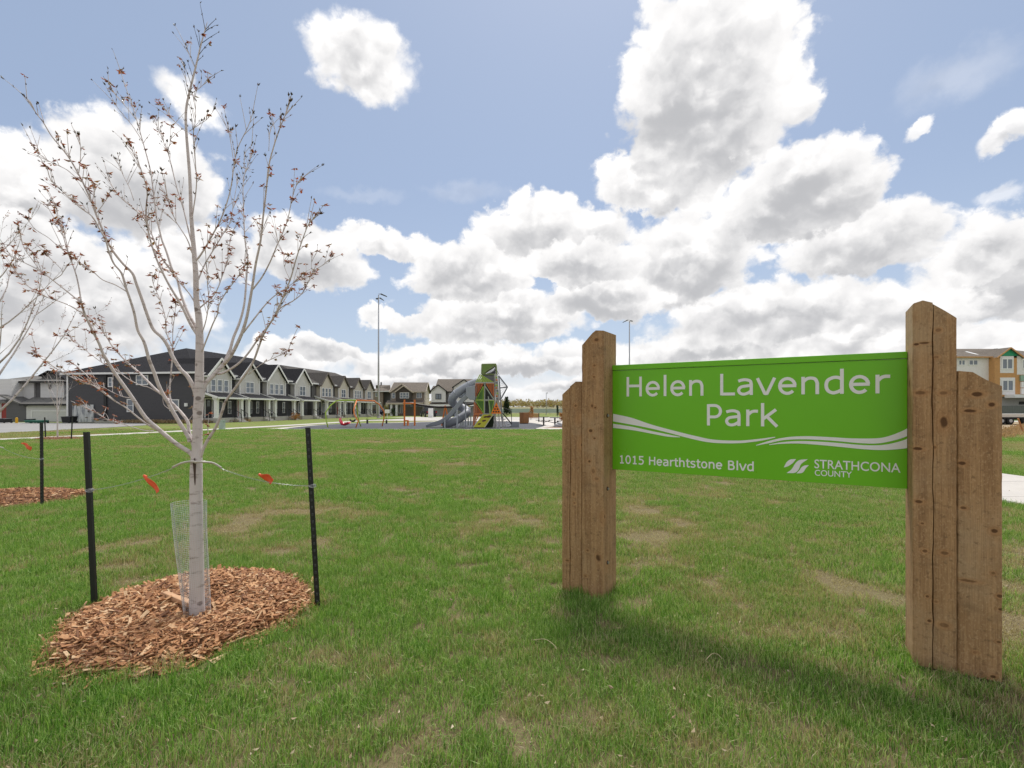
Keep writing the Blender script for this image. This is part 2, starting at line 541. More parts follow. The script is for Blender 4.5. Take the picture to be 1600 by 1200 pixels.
def chip_mat():
    mt, nt, b = new_mat('wood_chip')
    ge = nt.node('ShaderNodeNewGeometry')
    ri = ge.outputs['Random Per Island']
    c = nt.ramp(ri, [(0.0, (0.15, 0.062, 0.026)), (0.3, (0.34, 0.150, 0.060)), (0.6, (0.50, 0.245, 0.105)), (0.85, (0.62, 0.36, 0.18)), (1.0, (0.70, 0.50, 0.30))])
    n = nt.noise(ge.outputs['Position'], 60.0, 4.0, 0.6)
    nt.put(b.inputs['Base Color'], nt.mix(nt.smooth(n, 0.35, 0.75, 0.0, 0.45), c, (0.11, 0.05, 0.026)))
    b.inputs['Roughness'].default_value = 0.8
    bump(nt, b, n, 0.4, 0.004)
    return mt


M_BARK = bark_mat()
M_GRASS = grass_blade_mat()
M_TURF = turf_mat()
M_CHIP = chip_mat()
M_ROAD = asphalt('road_surface', (0.27, 0.265, 0.26))
M_RUBBER = asphalt('rubber_surface', (0.062, 0.066, 0.078), 60.0)
M_CONC = concrete('pale_concrete', (0.55, 0.52, 0.48))
M_PLAZA = concrete('plaza_concrete', (0.62, 0.58, 0.53), 0.5)
M_GREEN = plain('sign_green', (0.165, 0.54, 0.014), 0.33, 0.0, 0.09, 1.3)
M_WHITE_PRINT = plain('white_print', (0.85, 0.86, 0.85), 0.5, 0.0, 0.03)
M_STEEL = plain('galvanised_steel', (0.42, 0.43, 0.45), 0.42, 0.7)
M_TPOST = plain('dark_post_paint', (0.014, 0.017, 0.016), 0.45)
M_FLAG = plain('orange_flagging', (0.85, 0.13, 0.045), 0.5)
M_WIRE = plain('pale_wire', (0.46, 0.47, 0.48), 0.45, 0.5)
M_HOSE = plain('clear_hose', (0.55, 0.52, 0.46), 0.4)
M_GLASS = plain('window_glass', (0.16, 0.19, 0.23), 0.08, 0.0, 0.25, 0.7, 0.7)
M_WHITE = plain('white_trim', (0.82, 0.82, 0.81), 0.55, 0.0, 0.05)
M_BLACK = plain('black_metal', (0.012, 0.012, 0.013), 0.4)
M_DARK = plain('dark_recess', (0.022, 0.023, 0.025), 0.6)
M_REDLEAF = leaf_mat('bronze_leaf', [(0.15, 0.055, 0.028), (0.27, 0.085, 0.045), (0.38, 0.13, 0.065), (0.32, 0.17, 0.07), (0.20, 0.18, 0.06)])
M_BUD = leaf_mat('dark_bud', [(0.05, 0.05, 0.03), (0.09, 0.075, 0.045), (0.12, 0.08, 0.05)])


# ------------------------------------------------------------------ mesh builder and object helpers
class MB:
    def __init__(self, fmap=None):
        self.v, self.f, self.mi, self.cur = [], [], [], 0
        self.map = fmap

    def pt(self, p):
        p = self.map(p) if self.map else p
        self.v.append(tuple(p))
        return len(self.v) - 1

    def poly(self, pts):
        self.f.append([self.pt(p) for p in pts])
        self.mi.append(self.cur)

    def face(self, idx):
        self.f.append(list(idx))
        self.mi.append(self.cur)

    def hexa(self, p):
        """Eight points: bottom ring 0-3, top ring 4-7."""
        i = [self.pt(q) for q in p]
        for q in ((3, 2, 1, 0), (4, 5, 6, 7), (0, 1, 5, 4), (1, 2, 6, 5), (2, 3, 7, 6), (3, 0, 4, 7)):
            self.face([i[k] for k in q])

    def box(self, x0, x1, y0, y1, z0, z1):
        self.hexa([(x0, y0, z0), (x1, y0, z0), (x1, y1, z0), (x0, y1, z0), (x0, y0, z1), (x1, y0, z1), (x1, y1, z1), (x0, y1, z1)])

    def bar(self, a, b, w, h=None, up=(0, 0, 1)):
        a, b = Vector(a), Vector(b)
        h = h or w
        d = (b - a).normalized()
        u = Vector(up)
        if abs(d.dot(u)) > 0.98:
            u = Vector((0, 1, 0))
        s = d.cross(u).normalized() * (w / 2)
        t = s.cross(d).normalized() * (h / 2)
        self.hexa([a - s - t, a + s - t, a + s + t, a - s + t, b - s - t, b + s - t, b + s + t, b - s + t])

    def tube(self, pts, rad, n=8, cap=True):
        pts = [Vector(p) for p in pts]
        if not isinstance(rad, (list, tuple)):
            rad = [rad] * len(pts)
        rings, prev = [], None
        for i, p in enumerate(pts):
            d = (pts[min(i + 1, len(pts) - 1)] - pts[max(i - 1, 0)])
            d = d.normalized() if d.length > 1e-9 else Vector((0, 0, 1))
            if prev is None:
                a = d.orthogonal().normalized()
            else:
                a = (prev - d * prev.dot(d))
                a = a.normalized() if a.length > 1e-6 else d.orthogonal().normalized()
            prev = a
            b = d.cross(a)
            rings.append([self.pt(p + (a * math.cos(2 * math.pi * k / n) + b * math.sin(2 * math.pi * k / n)) * rad[i]) for k in range(n)])
        for r0, r1 in zip(rings, rings[1:]):
            for k in range(n):
                self.face((r0[k], r0[(k + 1) % n], r1[(k + 1) % n], r1[k]))
        if cap:
            self.face(rings[0][::-1])
            self.face(rings[-1])

    def prism(self, poly, axis, a, b):
        """Extrude a 2-D polygon along an axis from a to b (axis 'x': poly is (y,z); 'y': (x,z); 'z': (x,y))."""
        def P(u, v, w):
            return {'x': (w, u, v), 'y': (u, w, v), 'z': (u, v, w)}[axis]
        i0 = [self.pt(P(u, v, a)) for u, v in poly]
        i1 = [self.pt(P(u, v, b)) for u, v in poly]
        n = len(poly)
        self.face(i0[::-1])
        self.face(i1)
        for k in range(n):
            self.face((i0[k], i0[(k + 1) % n], i1[(k + 1) % n], i1[k]))

    def cyl(self, c, r, h, n=12, axis='z'):
        d = {'x': Vector((h, 0, 0)), 'y': Vector((0, h, 0)), 'z': Vector((0, 0, h))}[axis]
        c = Vector(c)
        self.tube([c, c + d], r, n)

    def build(self, name, mats, parent=None, smooth=False, bevel=0.0, fix=True):
        me = bpy.data.meshes.new(name)
        me.from_pydata(self.v, [], self.f)
        mats = mats if isinstance(mats, (list, tuple)) else [mats]
        for mt in mats:
            me.materials.append(mt)
        if len(mats) > 1:
            me.polygons.foreach_set('material_index', self.mi)
        if fix and len(self.v) < 60000:
            bm = bmesh.new()
            bm.from_mesh(me)
            bmesh.ops.recalc_face_normals(bm, faces=bm.faces)
            bm.to_mesh(me)
            bm.free()
        if smooth:
            me.polygons.foreach_set('use_smooth', [True] * len(me.polygons))
        me.update()
        o = bpy.data.objects.new(name, me)
        COL.objects.link(o)
        if parent is not None:
            o.parent = parent
        if bevel > 0:
            bv = o.modifiers.new('bevel', 'BEVEL')
            bv.width = bevel
            bv.segments = 2
            bv.limit_method = 'ANGLE'
            bv.angle_limit = R(40)
        return o


def tag(o, label=None, cat=None, group=None, kind=None):
    if label:
        o['label'] = label
    if cat:
        o['category'] = cat
    if group:
        o['group'] = group
    if kind:
        o['kind'] = kind
    return o


def thing(name, label, cat, loc=(0, 0, 0), rz=0.0, group=None):
    o = bpy.data.objects.new(name, None)
    o.empty_display_size = 0.2
    o.location = loc
    o.rotation_euler = (0, 0, rz)
    COL.objects.link(o)
    return tag(o, label, cat, group)


def copy_tree(o, parent=None):
    c = o.copy()
    COL.objects.link(c)
    if parent is not None:
        c.parent = parent
    for ch in list(o.children):
        copy_tree(ch, c)
    return c


def ground_at(px, py):
    y = FPX * CAM_H / (py - 638.0)
    return (px - 800.0) / FPX * y, y


def at(px, py, y):
    """Point at distance y that the photograph shows at (px, py)."""
    return Vector(((px - 800.0) / FPX * y, y, CAM_H - (py - 638.0) / FPX * y))


def vnoise(x, y, seed=0, octaves=3):
    """Smooth value noise on numpy arrays, 0..1."""
    out = np.zeros_like(x)
    amp, tot = 1.0, 0.0
    for o in range(octaves):
        g = np.random.default_rng(seed * 31 + o).random((256, 256))
        xi, yi = np.floor(x).astype(int), np.floor(y).astype(int)
        fx, fy = x - xi, y - yi
        fx, fy = fx * fx * (3 - 2 * fx), fy * fy * (3 - 2 * fy)
        a = g[xi % 256, yi % 256]
        b = g[(xi + 1) % 256, yi % 256]
        c = g[xi % 256, (yi + 1) % 256]
        d = g[(xi + 1) % 256, (yi + 1) % 256]
        out += amp * ((a * (1 - fx) + b * fx) * (1 - fy) + (c * (1 - fx) + d * fx) * fy)
        tot += amp
        amp *= 0.5
        x, y = x * 2.03 + 17.1, y * 2.03 + 5.7
    return out / tot


# ------------------------------------------------------------------ ground
def relief(x, y):
    """Gentle unevenness of the lawn near the camera."""
    f = np.clip((30.0 - y) / 20.0, 0, 1) * np.clip((14.0 - np.abs(x)) / 6.0, 0, 1)
    return (vnoise(x * 0.55 + 40, y * 0.55 + 40, 3, 2) - 0.5) * 0.045 * f


def build_ground():
    xs = np.concatenate([[-3000, -1200, -500, -200, -100, -60, -40, -30, -22, -17], np.arange(-14, 14.01, 0.25), [17, 22, 30, 40, 60, 100, 200, 500, 1200, 3000]])
    ys = np.concatenate([[-400, -100, -30, -10, -3], np.arange(0, 20.01, 0.25), np.arange(21, 34, 1.0), [36, 40, 45, 52, 60, 80, 110, 150, 220, 350, 600, 1200, 3500]])
    X, Y = np.meshgrid(xs, ys)
    Z = relief(X, Y) - 0.008
    nx, ny = len(xs), len(ys)
    v = np.stack([X.ravel(), Y.ravel(), Z.ravel()], 1)
    idx = np.arange(nx * ny).reshape(ny, nx)
    f = np.stack([idx[:-1, :-1].ravel(), idx[:-1, 1:].ravel(), idx[1:, 1:].ravel(), idx[1:, :-1].ravel()], 1)
    me = bpy.data.meshes.new('ground')
    me.from_pydata(v.tolist(), [], f.tolist())
    me.polygons.foreach_set('use_smooth', [True] * len(f))
    me.materials.append(M_TURF)
    o = bpy.data.objects.new('ground', me)
    COL.objects.link(o)
    tag(o, kind='structure')


build_ground()


def sheet(name, pts, z, mat, thick=0.0):
    m = MB()
    if thick > 0:
        m.prism(pts, 'z', z - thick, z)
    else:
        m.poly([(x, y, z) for x, y in pts])
    return tag(m.build(name, mat), kind='structure')


def ribbon_pts(center, width):
    L, Rr = [], []
    for i, (x, y) in enumerate(center):
        a = Vector(center[max(i - 1, 0)])
        b = Vector(center[min(i + 1, len(center) - 1)])
        d = (b - a).normalized()
        n = Vector((-d.y, d.x)) * width / 2
        L.append((x + n.x, y + n.y))
        Rr.append((x - n.x, y - n.y))
    return L + Rr[::-1]


def smooth_line(pts, n=8):
    """Catmull-Rom through the points."""
    P = [Vector(p) for p in pts]
    P = [P[0] * 2 - P[1]] + P + [P[-1] * 2 - P[-2]]
    out = []
    for i in range(1, len(P) - 2):
        for k in range(n):
            t = k / n
            a, b, c, d = P[i - 1:i + 3]
            out.append(0.5 * ((2 * b) + (c - a) * t + (2 * a - 5 * b + 4 * c - d) * t * t + (3 * b - a - 3 * c + d) * t ** 3))
    out.append(P[-2])
    return out


WALK_L = [(-34, 8), (-28.6, 18), (-25.3, 24.7), (-23.4, 29.9), (-22.2, 34.5), (-21.2, 40), (-20.1, 46), (-19.4, 52), (-18.4, 64), (-17.0, 80)]
PATH_R = [(9.9, -6), (9.9, 2), (9.8, 8), (9.8, 12), (9.6, 18), (8.9, 26), (8.0, 34), (7.2, 42)]
walk_l = [tuple(p) for p in smooth_line([Vector(p).to_2d() if len(p) == 2 else p for p in WALK_L], 5)]
path_r = [tuple(p) for p in smooth_line([Vector(p) for p in PATH_R], 5)]


def strip(name, center, width, z, mat, joint=0.0):
    """A concrete walk poured in slabs: each slab a piece with a recessed joint."""
    m = MB()
    pts = ribbon_pts(center, width)
    n = len(center)
    L, Rr = pts[:n], pts[n:][::-1]
    for i in range(n - 1):
        m.poly([(*L[i], z), (*Rr[i], z), (*Rr[i + 1], z), (*L[i + 1], z)])
    return tag(m.build(name, mat), kind='structure')


strip('sidewalk', walk_l, 1.75, 0.014, M_CONC)


def slab_path():
    """The near path: concrete slabs with tooled joints."""
    root = None
    base = MB()
    pts = ribbon_pts(path_r, 3.35)
    n = len(path_r)
    L, Rr = pts[:n], pts[n:][::-1]
    for i in range(n - 1):
        base.poly([(*L[i], 0.012), (*Rr[i], 0.012), (*Rr[i + 1], 0.012), (*L[i + 1], 0.012)])
    root = tag(base.build('path', M_CONC), kind='structure')
    y = -4.0
    while y < 30:
        def xat(yy):
            for (x0, y0), (x1, y1) in zip(path_r, path_r[1:]):
                if y0 <= yy <= y1:
                    return x0 + (x1 - x0) * (yy - y0) / (y1 - y0)
            return path_r[-1][0]
        x0, x1 = xat(y), xat(y + 1.78)
        m = MB()
        m.hexa([(x0 - 1.66, y, 0.006), (x0 + 1.66, y, 0.006), (x1 + 1.66, y + 1.78, 0.006), (x1 - 1.66, y + 1.78, 0.006),
                (x0 - 1.66, y, 0.03), (x0 + 1.66, y, 0.03), (x1 + 1.66, y + 1.78, 0.03), (x1 - 1.66, y + 1.78, 0.03)])
        m.build('slab', M_CONC, root)
        y += 1.8


slab_path()
sheet('road', [(-32.2, 20), (-32.0, 34), (-32.6, 41), (-34.0, 48.0), (-39, 52.4), (-70, 56.5), (-130, 66), (-130, 20)], 0.010, M_ROAD)
# the far street and its pale apron in front of the houses at the back
sheet('street', [(-19.5, 62), (-13, 62), (40, 62), (140, 62), (140, 78), (-10, 90), (-19.5, 90)], 0.006, concrete('street_concrete', (0.50, 0.475, 0.44), 0.3))
PLAZA = [(-18.2, 36.9), (-14, 36.5), (9.5, 36.5), (11, 44), (12, 58), (8, 64), (-6, 64), (-8, 60.5), (-12.5, 54), (-16.3, 51.6), (-18.3, 45)]
sheet('plaza', PLAZA, 0.016, M_PLAZA)
RUB = [(-17.4, 38.0), (-14.5, 37.05), (0.9, 37.05), (1.8, 38.2), (2.9, 45.5), (1.6, 54), (-2, 60), (-7, 59), (-12, 53), (-16, 51), (-17.6, 45)]
sheet('rubber_surface', [tuple(p) for p in smooth_line([Vector(p) for p in RUB + [RUB[0]]], 5)][:-1], 0.022, M_RUBBER)
_far_dirt = plain('dry_dirt', (0.34, 0.26, 0.16), 0.9, 0.0, 0.3, 0.3)
sheet('dirt_verge', [(21, 26), (70, 26), (120, 44), (120, 56), (30, 56), (21, 44)], 0.005, _far_dirt)
sheet('construction_road', [(20, 57), (160, 57), (160, 61.5), (20, 61.5)], 0.012, M_PLAZA)
sheet('flower_bed', [(2.2, 39.2), (7.5, 38.8), (7.5, 43.0), (4.2, 42.5)], 0.022, plain('bed_mulch', (0.26, 0.15, 0.10), 0.9, 0.0, 0.3, 2.0))

# ------------------------------------------------------------------ the park sign
SIGN_C = (0.744, 4.057)
SIGN_RZ = math.atan2(-0.523, 0.852)
SIGN_W = 1.975
PAN_Y = 0.205
PAN_Z0, PAN_Z1 = 1.034, 1.914


def face_pt(px, py):
    dx, dy = math.cos(SIGN_RZ), math.sin(SIGN_RZ)
    ox, oy = SIGN_C
    k = (px - 800.0) / FPX
    t = (k * oy - ox) / (dx - k * dy)
    return t, CAM_H - (py - 638.0) / FPX * (oy + dy * t)


def knots_at(lst):
    return [(*face_pt(px, py), kw * 1.25, kh * 1.15, s) for px, py, kw, kh, s in lst]


KNOTS = {
    1: knots_at([(932, 531, .016, .012, .8), (929, 571, .010, .008, .6), (928, 589, .009, .007, .7), (925, 634, .010, .014, .8), (930, 637, .008, .008, .9), (923, 673, .014, .013, .9), (929, 685, .010, .008, .8), (921, 721, .009, .010, .9), (927, 736, .012, .02, .5), (932, 748, .016, .012, .5), (918, 860, .009, .008, .7), (915, 900, .012, .008, .6)]),
    2: knots_at([(899, 634, .010, .012, .7), (892, 722, .008, .008, .6), (896, 772, .010, .016, .6), (897, 786, .008, .008, .5), (886, 876, .018, .008, .7)]),
    3: knots_at([(1432, 538, .013, .008, 1), (1444, 536, .022, .006, .9), (1438, 614, .022, .011, .7), (1474, 614, .016, .010, .6), (1434, 701, .020, .009, 1), (1461, 699, .006, .009, .6), (1436, 784, .016, .009, .9), (1441, 818, .007, .006, .8), (1445, 861, .011, .010, .8), (1476, 864, .018, .011, .7), (1449, 932, .007, .007, .8), (1462, 940, .008, .007, .5), (1452, 970, .009, .009, .9), (1475, 977, .020, .013, .6), (1466, 516, .012, .010, .5), (1463, 558, .010, .008, .5)]),
    4: knots_at([(1527, 616, .022, .013, 1), (1550, 632, .013, .012, 1), (1516, 642, .024, .009, 1), (1503, 724, .016, .011, 1), (1506, 794, .012, .008, .8), (1554, 830, .015, .013, 1), (1512, 908, .034, .008, .7), (1552, 896, .008, .007, .6), (1563, 932, .012, .009, .9), (1565, 953, .012, .007, 1), (1561, 1004, .009, .007, .8), (1552, 1058, .012, .009, 1), (1524, 1020, .010, .008, .3)]),
}


def timber(name, parent, x0, w, d, top, groove=None, seed=0, y0=0.0):
    """Rough-sawn timber with worn arrises, an uneven face and a drying crack cut into the front."""
    rr = random.Random(seed)
    e = 0.006
    if groove is None:
        fx = [0, e, w * 0.35, w * 0.5, w * 0.65, w - e, w]
        fy = [e, 0, 0, 0, 0, 0, e]
        gi = None
    else:
        g = groove * w
        fx = [0, e, g * 0.5, g - 0.006, g, g + 0.006, (g + w) / 2, w - e, w]
        fy = [e, 0, 0, 0, 0.022, 0, 0, 0, e]
        gi = (3, 4, 5)
    nz = 46
    m = MB()
    rings = []
    drift, wide = 0.0, 0.5
    for k in range(nz + 1):
        t = k / nz
        drift = 0.8 * drift + rr.uniform(-0.0028, 0.0028)
        wide = min(1.0, max(0.06, wide + rr.uniform(-0.22, 0.22)))
        if t > 0.9:
            wide *= 0.8
        row = []
        for i, (x, y) in enumerate(zip(fx, fy)):
            xx = x
            if gi and i in gi:
                xx = x + drift
                if i == gi[0]:
                    xx = fx[gi[1]] + drift - 0.0035 * wide - 0.0006
                if i == gi[2]:
                    xx = fx[gi[1]] + drift + 0.0035 * wide + 0.0006
            jit = rr.uniform(-0.0012, 0.0012) if 0 < t < 1 else 0
            row.append((x0 + xx + (jit if i in (0, len(fx) - 1) else 0), y0 + y + jit * 0.6, t * top(x / w)))
        back = []
        for i, x in enumerate(fx[::-1]):
            yy = d - (e if i in (0, len(fx) - 1) else 0)
            back.append((x0 + x, y0 + yy, t * top(x / w)))
        rings.append([m.pt(p) for p in row + back])
    n = len(rings[0])
    for r0, r1 in zip(rings, rings[1:]):
        for k in range(n):
            m.face((r0[k], r0[(k + 1) % n], r1[(k + 1) % n], r1[k]))
    h = n // 2
    for k in range(h - 1):
        m.face((rings[-1][k], rings[-1][k + 1], rings[-1][n - 2 - k], rings[-1][n - 1 - k]))
        m.face((rings[0][k + 1], rings[0][k], rings[0][n - 1 - k], rings[0][n - 2 - k]))
    return m.build(name, timber_mat(KNOTS[seed]), parent)


def lerp_pts(u, pts):
    for (u0, z0), (u1, z1) in zip(pts, pts[1:]):
        if u <= u1:
            return z0 + (z1 - z0) * (u - u0) / (u1 - u0)
    return pts[-1][1]


sign = thing('park_sign', 'large green park name board held between two pairs of timber posts on the lawn', 'sign',
             (SIGN_C[0], SIGN_C[1], 0), SIGN_RZ)
SINK = 0.05


def top_fn(pts):
    return lambda u: lerp_pts(u, pts)


tag(timber('post', sign, -0.192, 0.192, 0.30, top_fn([(0, 2.072), (0.6, 2.19), (1, 2.182)]), None, 1), 'tall slant-topped post at the left end of the board')
tag(timber('post', sign, -0.376, 0.181, 0.26, top_fn([(0, 1.664), (0.72, 1.776), (1, 1.772)]), 0.42, 2, 0.004), 'short outer post at the left end')
tag(timber('post', sign, SIGN_W, 0.203, 0.30, top_fn([(0, 2.18), (0.08, 2.196), (0.33, 2.2), (1, 2.078)]), 0.47, 3), 'tall slant-topped post at the right end with a long crack')
tag(timber('post', sign, SIGN_W + 0.207, 0.192, 0.26, top_fn([(0, 1.768), (0.27, 1.772), (0.55, 1.728), (0.8, 1.690), (1, 1.676)]), None, 4, 0.006), 'short outer post at the right end')
# bolts through the inner face of the left post: a recessed dark washer with a bright head
for z in (1.49, 0.885, 0.275):
    m = MB()
    m.tube([(0.0005, 0.085, z), (0.004, 0.085, z)], 0.017, 14)
    m.cur = 1
    m.tube([(0.004, 0.085, z), (0.013, 0.085, z)], 0.0105, 6)
    m.build('bolt', [plain('rusty_washer', (0.07, 0.035, 0.02), 0.7), M_STEEL], sign)

# panel: folded aluminium box with a rail along the top
m = MB()
m.box(0.001, SIGN_W - 0.001, PAN_Y, PAN_Y + 0.045, PAN_Z0, PAN_Z1 - 0.046)
panel = m.build('panel', M_GREEN, sign, bevel=0.002)
m = MB()
m.box(0.001, SIGN_W - 0.001, PAN_Y - 0.007, PAN_Y + 0.050, PAN_Z1 - 0.043, PAN_Z1)
m.build('top_rail', M_GREEN, sign, bevel=0.003)


def panel_pt(px, py):
    """Board coordinates (x, z) of a point the photograph shows on the board's face."""
    dx, dy = math.cos(SIGN_RZ), math.sin(SIGN_RZ)
    ox, oy = SIGN_C[0] - dy * PAN_Y, SIGN_C[1] + dx * PAN_Y
    k = (px - 800.0) / FPX
    t = (k * oy - ox) / (dx - k * dy)
    dep = oy + dy * t
    return t, CAM_H - (py - 638.0) / FPX * dep


def arc(cx, cy, rx, ry, a0, a1, n=18):
    return [(cx + rx * math.cos(R(a0 + (a1 - a0) * i / n)), cy + ry * math.sin(R(a0 + (a1 - a0) * i / n))) for i in range(n + 1)]


def crv(pts, n=7):
    return [tuple(p) for p in smooth_line([Vector(p) for p in pts], n)]


BOWL = (0.205, 0.233)
GLYPH = {
    'H': (0.751, [([(0.14, 0), (0.14, 0.727)],), ([(0.611, 0), (0.611, 0.727)],), ([(0.14, 0.39), (0.611, 0.39)],)]),
    'e': (0.596, [(arc(0.30, 0.272, 0.208, 0.236, 3, 318),), ([(0.10, 0.278), (0.545, 0.278)],)]),
    'l': (0.274, [([(0.137, 0), (0.137, 0.76)],)]),
    'n': (0.633, [([(0.13, 0), (0.13, 0.548)],), ([(0.135, 0.37)] + crv([(0.14, 0.40), (0.22, 0.475), (0.33, 0.503), (0.45, 0.465), (0.502, 0.34)]) + [(0.502, 0)],)]),
    'L': (0.557, [([(0.14, 0), (0.14, 0.727)],), ([(0.14, 0.042), (0.545, 0.042)],)]),
    'a': (0.601, [([(0.472, 0), (0.472, 0.34)] + crv([(0.472, 0.36), (0.44, 0.46), (0.31, 0.505), (0.18, 0.495), (0.09, 0.465)]),), (crv([(0.472, 0.315), (0.33, 0.30), (0.17, 0.265), (0.10, 0.165), (0.15, 0.06), (0.26, 0.03), (0.38, 0.07), (0.472, 0.14)]),)]),
    'v': (0.592, [([(0.05, 0.548), (0.275, 0.02)],), ([(0.542, 0.548), (0.317, 0.02)],), ([(0.25, 0.04), (0.342, 0.04)],)]),
    'd': (0.623, [([(0.493, 0), (0.493, 0.76)],), (crv([(0.493, 0.445), (0.40, 0.498), (0.28, 0.50), (0.14, 0.42), (0.098, 0.265), (0.14, 0.11), (0.26, 0.035), (0.38, 0.06), (0.493, 0.125)]),)]),
    'r': (0.427, [([(0.13, 0), (0.13, 0.548)],), (crv([(0.13, 0.36), (0.21, 0.45), (0.30, 0.492), (0.425, 0.492)]),)]),
    'P': (0.603, [([(0.14, 0), (0.14, 0.727)],), ([(0.14, 0.685), (0.30, 0.685)] + arc(0.33, 0.49, 0.185, 0.195, 90, -90, 14) + [(0.14, 0.295)],)]),
    'k': (0.592, [([(0.13, 0), (0.13, 0.76)],), ([(0.14, 0.235), (0.505, 0.548)],), ([(0.255, 0.32), (0.535, 0.0)],)]),
    '1': (0.636, [([(0.335, 0), (0.335, 0.727)],), ([(0.15, 0.04), (0.52, 0.04)],), ([(0.15, 0.60), (0.29, 0.63), (0.335, 0.70)],)]),
    '0': (0.636, [(arc(0.318, 0.363, 0.208, 0.335, 0, 360, 30),)]),
    '5': (0.636, [([(0.53, 0.685), (0.17, 0.685), (0.17, 0.40)],), (crv([(0.15, 0.405), (0.32, 0.43), (0.48, 0.35), (0.51, 0.22), (0.44, 0.08), (0.28, 0.03), (0.08, 0.07)]),)]),
    't': (0.394, [([(0.17, 0.70), (0.17, 0.16)] + crv([(0.17, 0.14), (0.20, 0.06), (0.28, 0.036), (0.38, 0.045)]),), ([(0.03, 0.507), (0.375, 0.507)],)]),
    'h': (0.633, [([(0.13, 0), (0.13, 0.76)],), ([(0.135, 0.37)] + crv([(0.14, 0.40), (0.22, 0.475), (0.33, 0.503), (0.45, 0.465), (0.502, 0.34)]) + [(0.502, 0)],)]),
    's': (0.521, [(crv([(0.45, 0.475), (0.30, 0.508), (0.14, 0.48), (0.09, 0.40), (0.16, 0.315), (0.34, 0.255), (0.425, 0.165), (0.36, 0.06), (0.22, 0.033), (0.055, 0.075)]),)]),
    'o': (0.607, [(arc(0.303, 0.272, 0.208, 0.236, 0, 360, 28),)]),
    'B': (0.686, [([(0.14, 0), (0.14, 0.727)],), ([(0.14, 0.685), (0.32, 0.685)] + arc(0.34, 0.54, 0.165, 0.145, 90, -90, 12) + [(0.14, 0.395)],), ([(0.14, 0.385), (0.35, 0.385)] + arc(0.37, 0.213, 0.195, 0.171, 90, -90, 12) + [(0.14, 0.042)],)]),
    ' ': (0.352, []),
}


def stroke_strip(m, pts, w, y):
    """A ribbon of even width with mitred joints, lying in the plane of the board."""
    P = [Vector(p) for p in pts]
    closed = (P[0] - P[-1]).length < 1e-5
    if closed:
        P = P[:-1]
    n = len(P)
    left, right = [], []
    for i in range(n):
        a = P[(i - 1) % n] if (closed or i > 0) else None
        b = P[(i + 1) % n] if (closed or i < n - 1) else None
        d0 = (P[i] - a).normalized() if a is not None else None
        d1 = (b - P[i]).normalized() if b is not None else None
        if d0 is None:
            d0 = d1
        if d1 is None:
            d1 = d0
        t = (d0 + d1).normalized()
        nn = Vector((-t.y, t.x))
        c = max(0.5, nn.dot(Vector((-d0.y, d0.x))))
        left.append(m.pt((P[i].x + nn.x * w / 2 / c, y, P[i].y + nn.y * w / 2 / c)))
        right.append(m.pt((P[i].x - nn.x * w / 2 / c, y, P[i].y - nn.y * w / 2 / c)))
    for i in range(n if closed else n - 1):
        j = (i + 1) % n
        m.face((left[i], right[i], right[j], left[j]))


def lettering(name, text, x0, x1, base, em, weight, parent):
    adv, shapes = 0.0, []
    for ch in text:
        a, st = GLYPH[ch]
        shapes.append((adv, st))
        adv += a
    lead = 0.09
    trail = 0.06
    sx = (x1 - x0) / (adv - lead - trail)
    for a, st in shapes:
        m = MB()
        for k, (pts,) in enumerate(st):
            stroke_strip(m, [(x0 + (a - lead + p[0]) * sx, base + p[1] * em) for p in pts], weight * em, PAN_Y - 0.0016 - 0.00006 * k)
        if st:
            m.build('letter', M_WHITE_PRINT, parent, fix=False)


tx0, tz0 = panel_pt(979, 620)
tx1, tz1 = panel_pt(1387, 614.5)
lettering('title_lettering', 'Helen Lavender', tx0, tx1, PAN_Z1 - 0.302 * 0.88, 0.2235, 0.097, panel)
px0, _ = panel_pt(1104.5, 664)
px1, _ = panel_pt(1214, 664)
lettering('title_lettering', 'Park', px0, px1, PAN_Z1 - 0.563 * 0.88, 0.2235, 0.097, panel)
ax0, _ = panel_pt(968, 724)
ax1, _ = panel_pt(1178, 735)
lettering('address_lettering', '1015 Hearthtstone Blvd', ax0, ax1, PAN_Z1 - 0.938 * 0.88, 0.094, 0.115, panel)


def font_text(name, text, x0, x1, z0, z1, parent):
    cu = bpy.data.curves.new(name, 'FONT')
    cu.body = text
    cu.resolution_u = 6
    cu.offset = 0.008
    tmp = bpy.data.objects.new(name, cu)
    COL.objects.link(tmp)
    bpy.context.view_layer.update()
    me = bpy.data.meshes.new_from_object(tmp.evaluated_get(bpy.context.evaluated_depsgraph_get()))
    bpy.data.objects.remove(tmp)
    bpy.data.curves.remove(cu)
    co = np.zeros(len(me.vertices) * 3)
    me.vertices.foreach_get('co', co)
    co = co.reshape(-1, 3)
    mn, mx = co.min(0), co.max(0)
    out = np.zeros_like(co)
    out[:, 0] = x0 + (co[:, 0] - mn[0]) / (mx[0] - mn[0]) * (x1 - x0)
    out[:, 2] = z0 + (co[:, 1] - mn[1]) / (mx[1] - mn[1]) * (z1 - z0)
    out[:, 1] = PAN_Y - 0.0018
    me.vertices.foreach_set('co', out.ravel())
    me.materials.clear()
    me.materials.append(M_WHITE_PRINT)
    me.update()
    o = bpy.data.objects.new(name, me)
    COL.objects.link(o)
    o.parent = parent
    return o


sx0, _ = panel_pt(1272.5, 720)
sx1, _ = panel_pt(1407, 730)
font_text('county_lettering', 'STRATHCONA', sx0, sx1, PAN_Z1 - 0.886 * 0.88, PAN_Z1 - 0.816 * 0.88, panel)
cx0, _ = panel_pt(1273, 735)
cx1, _ = panel_pt(1331, 738)
font_text('county_lettering', 'COUNTY', cx0, cx1, PAN_Z1 - 0.944 * 0.88, PAN_Z1 - 0.897 * 0.88, panel)


